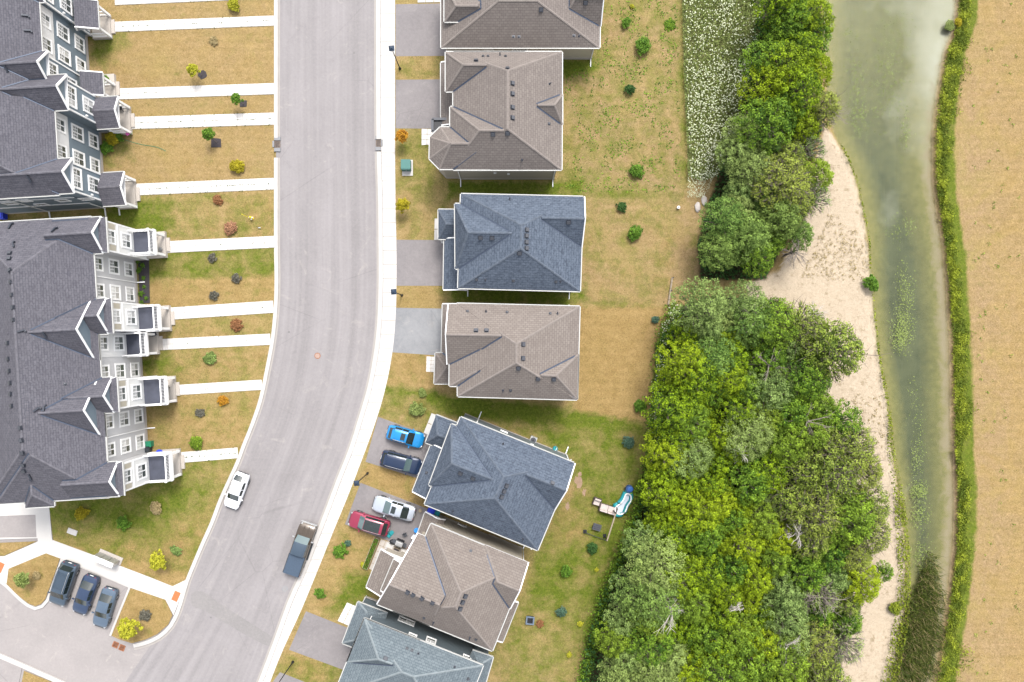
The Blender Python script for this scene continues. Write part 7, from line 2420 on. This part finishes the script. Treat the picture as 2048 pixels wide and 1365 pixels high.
# fire hydrant with its marker
c = P(505, 437, G)
hroot = empty('fire_hydrant', (c.x, c.y, G), 0, 'yellow fire hydrant on the lawn by the road', 'hydrant')
mb = MB(); mb.lathe((0, 0, 0), [(.16, 0), (.16, .06), (.11, .1), (.11, .62), (.14, .64), (.13, .74), (.05, .82), (.04, .88)], 12); mb.build('barrel', M_YELLOW, hroot, True)
mb = MB(); mb.tube([(-.24, 0, .5), (.24, 0, .5)], .065, 8); mb.tube([(0, 0, .42), (0, -.24, .42)], .08, 8); mb.build('nozzle', M_WHITE, hroot)
c = P(500, 437, G)
mroot = empty('marker_pole', (c.x, c.y, G), 0, 'thin yellow marker pole leaning beside the hydrant', 'marker pole')
mb = MB(); mb.tube([(0, 0, -.05), (-.35, .2, 1.5)], .03, 6); mb.build('pole', M_YELLOW, mroot)
mb = MB(); mb.box((-.35, .2, 1.5), (.14, .03, .14)); mb.build('tip', M_YELLOW, mroot)
c = P(519, 456, G)
sroot = empty('valve_marker', (c.x, c.y, G), 0, 'small dark valve marker stake below the hydrant', 'marker post')
mb = MB(); mb.tube([(0, 0, -.05), (-.12, .05, .7)], .03, 6); mb.build('stake', M_BLACK, sroot)
mb = MB(); mb.box((.06, -.03, .22), (.3, .1, .06)); mb.build('plate', M_STEEL, sroot)


def grate(px_, py_, w, d, m, label, rz=0.0, z=0.02, apron=None):
    c = P(px_, py_, z)
    root = empty('catch_basin', (c.x, c.y, z), rz, label, 'drain grate', 'drain grates')
    mb = MB()
    for a, b_ in (((0, d / 2), (w, .07)), ((0, -d / 2), (w, .07))): mb.box((*a, .01), (*b_, .05))
    for s_ in (-1, 1): mb.box((s_ * w / 2, 0, .01), (.07, d, .05))
    mb.build('frame', m, root)
    mb = MB(); mb.box((0, 0, -.014), (w, d, .01)); mb.build('pit', M_BLACK, root)
    n = 5
    for k in range(n):
        mb = MB(); mb.box((-w / 2 + w * (k + .5) / n, 0, .012), (w / n * .5, d, .04)); mb.build('grate_bar', m, root)
    if apron:
        mb = MB()
        for s_ in (-1, 1): mb.box((0, s_ * (d / 2 + .28), .02), (w * 1.25, .42, .16))
        mb.box((apron * w * .75, 0, .05), (.2, d, .22))
        mb.build('apron', M_DRIVE2, root)
    return root
grate(555, 289, .6, .75, M_KRUST, 'kerb drain on the left side of the road', 0, .03, -1)
grate(757, 287, .55, .75, M_KRUST, 'kerb drain on the right side of the road', 0, .03, 1)
grate(231, 1290, .62, .62, M_RUST, 'left rusty drain grate at the corner island', -0.4)
grate(244, 1296, .62, .62, M_RUST, 'right rusty drain grate at the corner island', -0.4)
c = P(635, 712, 0.006)
root = empty('manhole_cover', (c.x, c.y, 0.006), 0, 'round rusty manhole cover in the road bend', 'manhole cover')
mb = MB(); mb.lathe((0, 0, 0), [(.36, 0), (.36, .012), (.30, .014)], 20); mb.build('ring', M_RUST, root)
mb = MB()
for k in range(-3, 4): mb.box((0, k * .075, .017), (2 * math.sqrt(max(.01, .08 - (k * .075) ** 2)), .035, .008))
mb.build('tread', M_FOUND, root)
for x, y, lab in ((665, 1178, 'round dark manhole in the road below the pickup truck'),):
    c = P(570, 1178, .006)
    root = empty('manhole_cover', (c.x, c.y, .006), 0, lab, 'manhole cover')
    mb = MB(); mb.lathe((0, 0, 0), [(.34, 0), (.34, .012), (.28, .014)], 20); mb.build('ring', M_DRIVE2, root)
    mb = MB()
    for k in range(-3, 4): mb.box((0, k * .07, .017), (.4, .03, .008))
    mb.build('tread', M_SIDE, root)


# paved and concrete bits near the front doors
def pave(label, px_quad, nu, nv, m=None, z=G, name='slab_patio'):
    q = [P(x, y, z) for x, y in px_quad]
    root = empty(name, (q[0].x, q[0].y, z), 0); tag(root, label, kind='structure')
    o = Vector((q[0].x, q[0].y, 0))
    bl = lambda u, v_: (q[0] * (1 - u) * (1 - v_) + q[1] * u * (1 - v_) + q[2] * u * v_ + q[3] * (1 - u) * v_) - o
    for i in range(nu):
        for j in range(nv):
            e = .03
            pts = [bl((i + e) / nu, (j + e) / nv), bl((i + 1 - e) / nu, (j + e) / nv), bl((i + 1 - e) / nu, (j + 1 - e) / nv), bl((i + e) / nu, (j + 1 - e) / nv)]
            mb = MB(); mb.prism([(p.x, p.y) for p in pts], -.03, .045 + random.uniform(0, .015)); mb.build('paving_slab', m or M_SLAB, root)
pave('pale slabs at the porch of the lower brown house', [(853, 713), (872, 714), (871, 745), (852, 744)], 2, 4)
pave('pale slabs at the door of the turreted brown house', [(843, 258), (866, 259), (864, 290), (843, 291)], 2, 3)
pave('pale slabs at the door of the pale blue house', [(694, 1205), (716, 1214), (698, 1252), (675, 1242)], 2, 4)
pave('grey slab patio beside the hedge planter', [(762, 1078), (782, 1086), (757, 1146), (738, 1138)], 2, 5, M_PAD)
pave('pale porch strip of the turned blue house', [(863, 826), (876, 831), (858, 872), (847, 866)], 1, 2, M_CONC)
pave('pale porch strip of the upper slate blue house', [(869, 437), (885, 437), (885, 481), (868, 481)], 1, 2, M_CONC)
pave('pale walk beside the bungalow driveway', [(835, -3), (884, -4), (884, 5), (835, 6)], 3, 1, M_CONC)
pave('grey porch slab of the pale blue house', [(729, 1193), (760, 1205), (750, 1226), (722, 1214)], 2, 1, M_PAD)
pave('light porch floor of the brown house on the bend', [(780, 1086), (838, 1108), (828, 1132), (772, 1110)], 3, 1, M_PAD)
# dark framed porch canopy of the turreted house
a, b = P(865, 239, 3.3), P(898, 264, 3.3)
mb = MB(); cx, cy = (a.x + b.x) / 2 - rootB.location.x, (a.y + b.y) / 2 - rootB.location.y
w_, d_ = b.x - a.x, a.y - b.y
mb.box((cx, cy, 3.2), (w_, d_, .12), 0)
for sx, sy, ww, dd in ((0, d_ / 2, w_, .28), (0, -d_ / 2, w_, .28), (-w_ / 2, 0, .28, d_), (w_ / 2, 0, .28, d_)): mb.box((cx + sx, cy + sy, 3.32), (ww, dd, .3), 1)
mb.build('porch_canopy', [M_BLACK, M_VENTTOP], rootB)

# garden furniture behind the turned blue house
RZ = -0.30
boxthing('garden_armchair', 'cushioned garden armchair, leftmost of the garden furniture', 'armchair', 1193, 1002, [('frame', M_WICKER, [((0, 0, .2), (.85, .8, .36)), ((0, .38, .5), (.9, .1, .6)), ((.42, 0, .42), (.1, .8, .5)), ((-.42, 0, .42), (.1, .8, .5))]), ('cushion', M_CUSHION, [((0, -.05, .44), (.7, .68, .14)), ((0, .30, .66), (.7, .16, .42))])], RZ)
boxthing('garden_sofa', 'cushioned garden sofa beside the turquoise pool', 'sofa', 1215, 1017, [('frame', M_WICKER, [((0, 0, .2), (2.0, .85, .36)), ((0, -.40, .5), (2.05, .1, .6)), ((1.0, 0, .42), (.1, .85, .5)), ((-1.0, 0, .42), (.1, .85, .5))]), ('seat_cushion', M_CUSHION, [((-.5, .06, .44), (.9, .68, .14)), ((.45, .06, .44), (.9, .68, .14))]), ('back_cushion', M_CUSHION, [((-.5, -.30, .68), (.88, .16, .42)), ((.45, -.30, .68), (.88, .16, .42))])], RZ)
boxthing('garden_table', 'low grey slatted garden table below the sofa', 'table', 1193, 1053, [('tabletop', M_VENTTOP, [((0, 0.2 * k - .3, .45), (1.0, .16, .05)) for k in range(4)]), ('leg', M_BLACK, [((x, y, .21), (.06, .06, .42)) for x in (-.42, .42) for y in (-.28, .28)]), ('shelf', M_WICKER, [((0, 0, .2), (.85, .55, .04))])], RZ)
c = P(1244, 1006, G)
proot = empty('inflatable_pool', (c.x, c.y, G), 0.0, 'turquoise and white inflatable pool half under the trees', 'inflatable pool')
ring = [(1252, 986), (1246, 1000), (1238, 1009), (1229, 1015), (1230, 1026), (1240, 1031), (1250, 1026), (1256, 1012), (1263, 1001), (1263, 990), (1257, 985)]
rp = smooth_line(ring + [ring[0]], 3); rp = [tuple(P(x, y, .4) - Vector((c.x, c.y, .4))) for x, y in rp]
mb = MB(); mb.tube([(x * 1.06 - .12, y * 1.04 + .05, .22) for x, y, z in rp], .25, 8, cap=False); mb.build('outer_wall', M_TEAL, proot, True)
mb = MB(); mb.tube([(x * .90, y * .90, .44) for x, y, z in rp], .09, 8, cap=False); mb.build('upper_ring', M_WHITE, proot, True)
mb = MB(); mb.face([(x * .93, y * .93, .12) for x, y, z in rp[:-1]]); mb.build('liner', plain('pool_liner', (.42, .46, .52), .4), proot)
boxthing('rain_barrel', 'dark blue barrel above the inflatable pool', 'barrel', 1257, 976, [('body', plain('dark_blue_plastic', (.012, .045, .14), .4), [((0, 0, 0), [(.36, 0), (.44, .4), (.42, .75)], 16)]), ('lid', plain('blue_lid_plastic', (.02, .08, .26), .4), [((.1, 0, .74), [(.30, 0), (.30, .05), (.2, .07)], 16)]), ('tap', M_BLACK, [((-.5, .05, .3), (.2, .08, .1))])])
c = P(1215, 1058, G)
groot = empty('pergola_frame', (c.x, c.y, G), 0, 'half standing pergola frame with one pale beam', 'pergola')
def loc(x, y, z): return tuple(P(x, y, z) - Vector((c.x, c.y, G)))
mb = MB(); mb.bar(loc(1231, 1028, 2.2), loc(1214, 1082, 2.2), .14, .16); mb.build('beam', M_WOOD, groot)
for x, y in ((1231, 1028), (1214, 1082), (1171, 1066)):
    z_ = 2.15 if x > 1200 else .7
    a = loc(x, y, z_); mb = MB(); mb.bar((a[0], a[1], 0), (a[0], a[1], z_ - G), .12, .12); mb.box((a[0], a[1], .06), (.4, .4, .12)); mb.build('post', M_BLACK, groot)
mb = MB(); a, b = loc(1171, 1066, .3), loc(1214, 1082, .3); mb.bar(a, b, .05, .05); mb.build('rail', M_VENT, groot)
boxthing('fire_pit', 'square dark fire pit on the lawn', 'fire pit', 1060, 1239, [('bowl', M_VENT, [((0, .34, .2), (.8, .12, .4)), ((0, -.34, .2), (.8, .12, .4)), ((.34, 0, .2), (.12, .56, .4)), ((-.34, 0, .2), (.12, .56, .4))]), ('rim', plain('blue_grey_steel', (.10, .13, .17), .5, .3), [((0, .40, .41), (.98, .16, .05)), ((0, -.40, .41), (.98, .16, .05)), ((.41, 0, .41), (.16, .66, .05)), ((-.41, 0, .41), (.16, .66, .05))]), ('ash', M_BLACK, [((0, 0, .1), (.56, .56, .1))])], -0.1)
# patio by the brown house on the bend
RZ2 = -0.38
boxthing('gas_grill', 'steel gas grill on the driveway edge', 'grill', 801, 1083, [('cabinet', M_BLACK, [((0, 0, .42), (.9, .55, .75))]), ('hood', M_STEEL, [((0, -.02, .95), (.85, .52, .28)), ((0, -.02, 1.1), (.8, .36, .06))]), ('side_shelf', M_VENTTOP, [((.65, 0, .82), (.4, .5, .04)), ((-.65, 0, .82), (.4, .5, .04))]), ('handle', M_BLACK, [((0, -.32, .95), (.6, .05, .05))])], RZ2)
boxthing('charcoal_kettle', 'small black kettle grill left of the gas grill', 'grill', 786, 1081, [('bowl', M_BLACK, [((0, 0, .4), [(.12, 0), (.28, .14), (.30, .26), (.22, .4), (.05, .46)], 14)]), ('leg', M_BLACK, [((.15, 0, .2), (.04, .04, .4)), ((-.1, .13, .2), (.04, .04, .4)), ((-.1, -.13, .2), (.04, .04, .4))]), ('handle', M_RED, [((.3, 0, .6), (.14, .04, .04))])])
boxthing('toy_slide', 'teal plastic toy on the driveway behind the red car', 'toy', 781, 1068, [('base', M_TEAL, [((0, 0, .06), (.7, .5, .08)), ((-.2, 0, .25), (.3, .4, .3))]), ('ramp', M_TEAL, [((.25, 0, .2), (.5, .34, .05))])], 0.8)
boxthing('folding_chair', 'grey folding chair between grill and toys', 'chair', 811, 1068, [('seat', M_VENTTOP, [((0, 0, .42), (.42, .42, .03))]), ('backrest', M_VENTTOP, [((0, .22, .68), (.42, .03, .4))]), ('leg', M_STEEL, [((x, y, .21), (.03, .03, .42)) for x in (-.18, .18) for y in (-.18, .18)])], 0.4)
boxthing('water_toy', 'blue plastic tub beside the garage wall', 'tub', 834, 1060, [('body', plain('sky_blue_plastic', (.01, .12, .40), .4), [((0, 0, 0), [(.24, 0), (.30, .34), (.26, .34)], 12)]), ('rim', plain('sky_blue_rim', (.02, .18, .5), .4), [((0, 0, .32), [(.32, 0), (.32, .04), (.24, .05)], 12)])])
boxthing('cooler_box', 'white and blue cooler beside the garage wall', 'cooler', 828, 1073, [('body', plain('cooler_blue', (.03, .2, .5), .4), [((0, 0, .16), (.5, .34, .32))]), ('lid', M_WHITE, [((0, 0, .36), (.54, .38, .08))])], 0.9)
boxthing('clay_pot', 'dark red clay pot at the end of the patio', 'pot', 819, 1097, [('pot', plain('dark_clay', (.14, .03, .025), .8), [((0, 0, 0), [(.16, 0), (.26, .35), (.22, .35)], 12)]), ('plant', L_RUST, [((0, 0, .3), [(.2, 0), (.22, .15), (.05, .25)], 9)])])
for x, y, s_, lab in ((780, 1093, (.9, .9, .34), 'white stone step at the patio end'), (811, 1105, (1.1, .7, .4), 'white stone step below the clay pot')):
    boxthing('stone_step', lab, 'step', x, y, [('lower_step', M_CONC, [((0, 0, s_[2] / 4), (s_[0], s_[1], s_[2] / 2))]), ('upper_step', M_CONC, [((0, .12, s_[2] * .75), (s_[0] * .9, s_[1] * .6, s_[2] / 2))])], RZ2)
boxthing('planter_box', 'small planter with green leaves between the stone steps', 'planter', 794, 1098, [('box', M_WOOD, [((0, .16, .2), (.7, .05, .4)), ((0, -.16, .2), (.7, .05, .4)), ((.33, 0, .2), (.05, .3, .4)), ((-.33, 0, .2), (.05, .3, .4))]), ('soil', M_MULCH, [((0, 0, .3), (.6, .28, .08))])], RZ2)
# long hedge planter
a, b = P(755, 1076, G), P(731, 1136, G)
c = (a + b) / 2; ang = math.atan2((b - a).y, (b - a).x); Ln = (b - a).length
hr = empty('hedge_planter', (c.x, c.y, G), ang, 'long narrow planter filled with green leaves beside the patio', 'planter')
mb = MB(); mb.box((0, .3, .2), (Ln, .05, .42)); mb.box((0, -.3, .2), (Ln, .05, .42)); mb.box((Ln / 2, 0, .2), (.05, .55, .42)); mb.box((-Ln / 2, 0, .2), (.05, .55, .42)); mb.build('box', M_WOOD, hr)
rng = np.random.default_rng(71); n = 900
pts = np.column_stack([rng.uniform(-Ln / 2, Ln / 2, n), rng.uniform(-.27, .27, n), rng.uniform(.3, .55, n)])
obj('foliage', leaf_mesh('foliage', pts, up_normals(rng, n, 1.2), .06, L_BRIGHT, rng.uniform(0, .8, n), rng), hr)
shrub(733, 1133, 5.5, L_RUST, 'dark red potted flowers at the end of the hedge planter', flat=.7, n=700)
boxthing('air_conditioner', 'round fanned air conditioner beside the turned blue house', 'air conditioner', 1066, 879, [('cabinet', M_STEEL, [((0, 0, .4), (.78, .78, .78))]), ('fan_guard', M_VENTTOP, [((0, 0, .79), [(.34, 0), (.34, .03), (.30, .035)], 18)]), ('fan_hub', M_BLACK, [((0, 0, .82), [(.10, 0), (.10, .03), (.02, .04)], 10)])], -0.38)
boxthing('hose_reel', 'teal hose reel beside the turned blue house', 'hose reel', 1110, 897, [('drum', M_TEAL, [((0, 0, .1), [(.26, 0), (.3, .1), (.3, .4), (.2, .5)], 12)]), ('stand', M_BLACK, [((0, .2, .35), (.1, .06, .7)), ((0, -.2, .35), (.1, .06, .7))]), ('handle', M_WHITE, [((.1, 0, .68), (.05, .45, .05))])], -0.38)
boxthing('ground_vent', 'dark round drain pot at the driveway edge below the silver car', 'pot', 841, 1021, [('pot', M_WOOD, [((0, 0, 0), [(.18, 0), (.22, .25), (.16, .25)], 12)]), ('soil', M_MULCH, [((0, 0, .2), [(.15, 0), (.14, .03), (.02, .04)], 12)])])
# bare patches on the lawn
rs = random.Random(5)
for x, y, r, lab in ((1157, 963, 11, 'large bare soil patch behind the turned blue house'), (1168, 985, 6, 'small bare soil patch above the armchair'), (1160, 948, 5, 'thin bare soil patch behind the turned blue house'), (1135, 1013, 7, 'grey bare patch left of the garden furniture')):
    n = 16; q = []
    for k in range(n):
        a = 2 * math.pi * k / n; rr = r * rs.uniform(.55, 1.15); q.append((x + rr * .75 * math.cos(a), y + rr * 1.25 * math.sin(a)))
    plate('bare_patch', q, G + .006, M_BARE, lab, thick=.03)
# timber edging and post by the upper blue house's lawn
c = P(1341, 585, G)
tr_ = empty('timber_edging', (c.x, c.y, G), 0, 'low weathered timber edging at the lawn corner by the wood', 'timber edging')
for k in range(5):
    a, b = P(1344 - k * 1.6, 556 + k * 11, G) - Vector((c.x, c.y, G)), P(1342.4 - k * 1.6, 566 + k * 11, G) - Vector((c.x, c.y, G))
    mb = MB(); mb.bar((a.x, a.y, .12), (b.x, b.y, .12), .18, .26); mb.build('plank', M_WOOD, tr_)
for y in (556, 582, 610):
    a = P(1345.5 - (y - 556) * .145, y, G) - Vector((c.x, c.y, G)); mb = MB(); mb.box((a.x, a.y, .2), (.12, .12, .42)); mb.build('stake', M_BLACK, tr_)
boxthing('well_cap', 'small white round well cap at the lawn edge', 'well cap', 1356, 416, [('pipe', M_WHITE, [((0, 0, 0), [(.17, 0), (.17, .35), (.13, .36)], 14)]), ('cap', M_BLACK, [((0, 0, .35), [(.07, 0), (.07, .05), (.03, .06)], 10)])])
for x, y, lab in ((1395, 415, 'pale rock left of the upper wood, lower of two'), (1408, 402, 'narrow pale rock left of the upper wood, upper of two')):
    c = P(x, y, G)
    bm_ = bmesh.new(); bmesh.ops.create_icosphere(bm_, subdivisions=2, radius=.5)
    for v_ in bm_.verts: v_.co = Vector((v_.co.x * .7, v_.co.y * 1.3, v_.co.z * .5)) * (1 + .25 * mnoise.noise(v_.co * 2.2 + Vector((x, 0, 0))))
    me = bpy.data.meshes.new('rock'); bm_.to_mesh(me); bm_.free(); me.materials.append(M_FOUND)
    o = obj('rock', me); o.location = (c.x, c.y, G + .05); tag(o, lab, 'rock', 'rocks by the wood')
# porch things of the townhouses
def chair(px_, py_, rz, z, m, label):
    boxthing('porch_chair', label, 'chair', px_, py_, [('seat', m, [((0, .0, .42), (.5, .5, .04))]), ('backrest', m, [((-.24 + .12 * k, .26, .72), (.05, .03, .55)) for k in range(5)] + [((0, .26, 1.0), (.55, .04, .06))]), ('armrest', m, [((.27, 0, .62), (.06, .5, .04)), ((-.27, 0, .62), (.06, .5, .04))]), ('leg', m, [((x, y, .2), (.04, .04, .42)) for x in (-.22, .22) for y in (-.22, .22)])], rz, z, 'porch chairs')
chair(312, 474, 1.2, .56, M_VENT, 'dark grey chair on the uppermost balcony porch')
chair(244, 219, 1.6, .56, M_BLACK, 'black lattice chair on the middle shingled porch')
chair(312, 668, 1.9, .56, M_VENT, 'grey chair on the set back porch')
boxthing('flower_pot', 'round pale pot on the uppermost balcony porch', 'pot', 323, 499, [('pot', M_STEEL, [((0, 0, 0), [(.16, 0), (.21, .3), (.17, .3)], 14)]), ('soil', M_MULCH, [((0, 0, .22), [(.16, 0), (.16, .04), (.02, .05)], 12)])], 0, .56)
shrub(334, 776, 6, L_MAUVE, 'dry potted plant on the fourth balcony porch', flat=.8, n=700, z=.56)
shrub(332, 790, 4, L_PINK, 'brown potted plant below the dry one on the fourth porch', flat=.9, n=700, z=.56)
c = P(240, 275, G)
hz = empty('garden_hose', (c.x, c.y, G), 0, 'thin green garden hose trailing from the flower bed', 'hose')
pts = smooth_line([(238, 276), (262, 284), (285, 290), (305, 293), (320, 297), (332, 303)], 4)
mb = MB(); mb.tube([tuple(P(x, y, G + .03) - Vector((c.x, c.y, G))) for x, y in pts], .025, 5); mb.build('hose', M_GREENBIN, hz)
mb = MB(); a = P(238, 276, G) - Vector((c.x, c.y, G)); mb.lathe((a.x, a.y, 0), [(.05, 0), (.05, .2), (.02, .22)], 8); mb.build('tap', M_STEEL, hz)
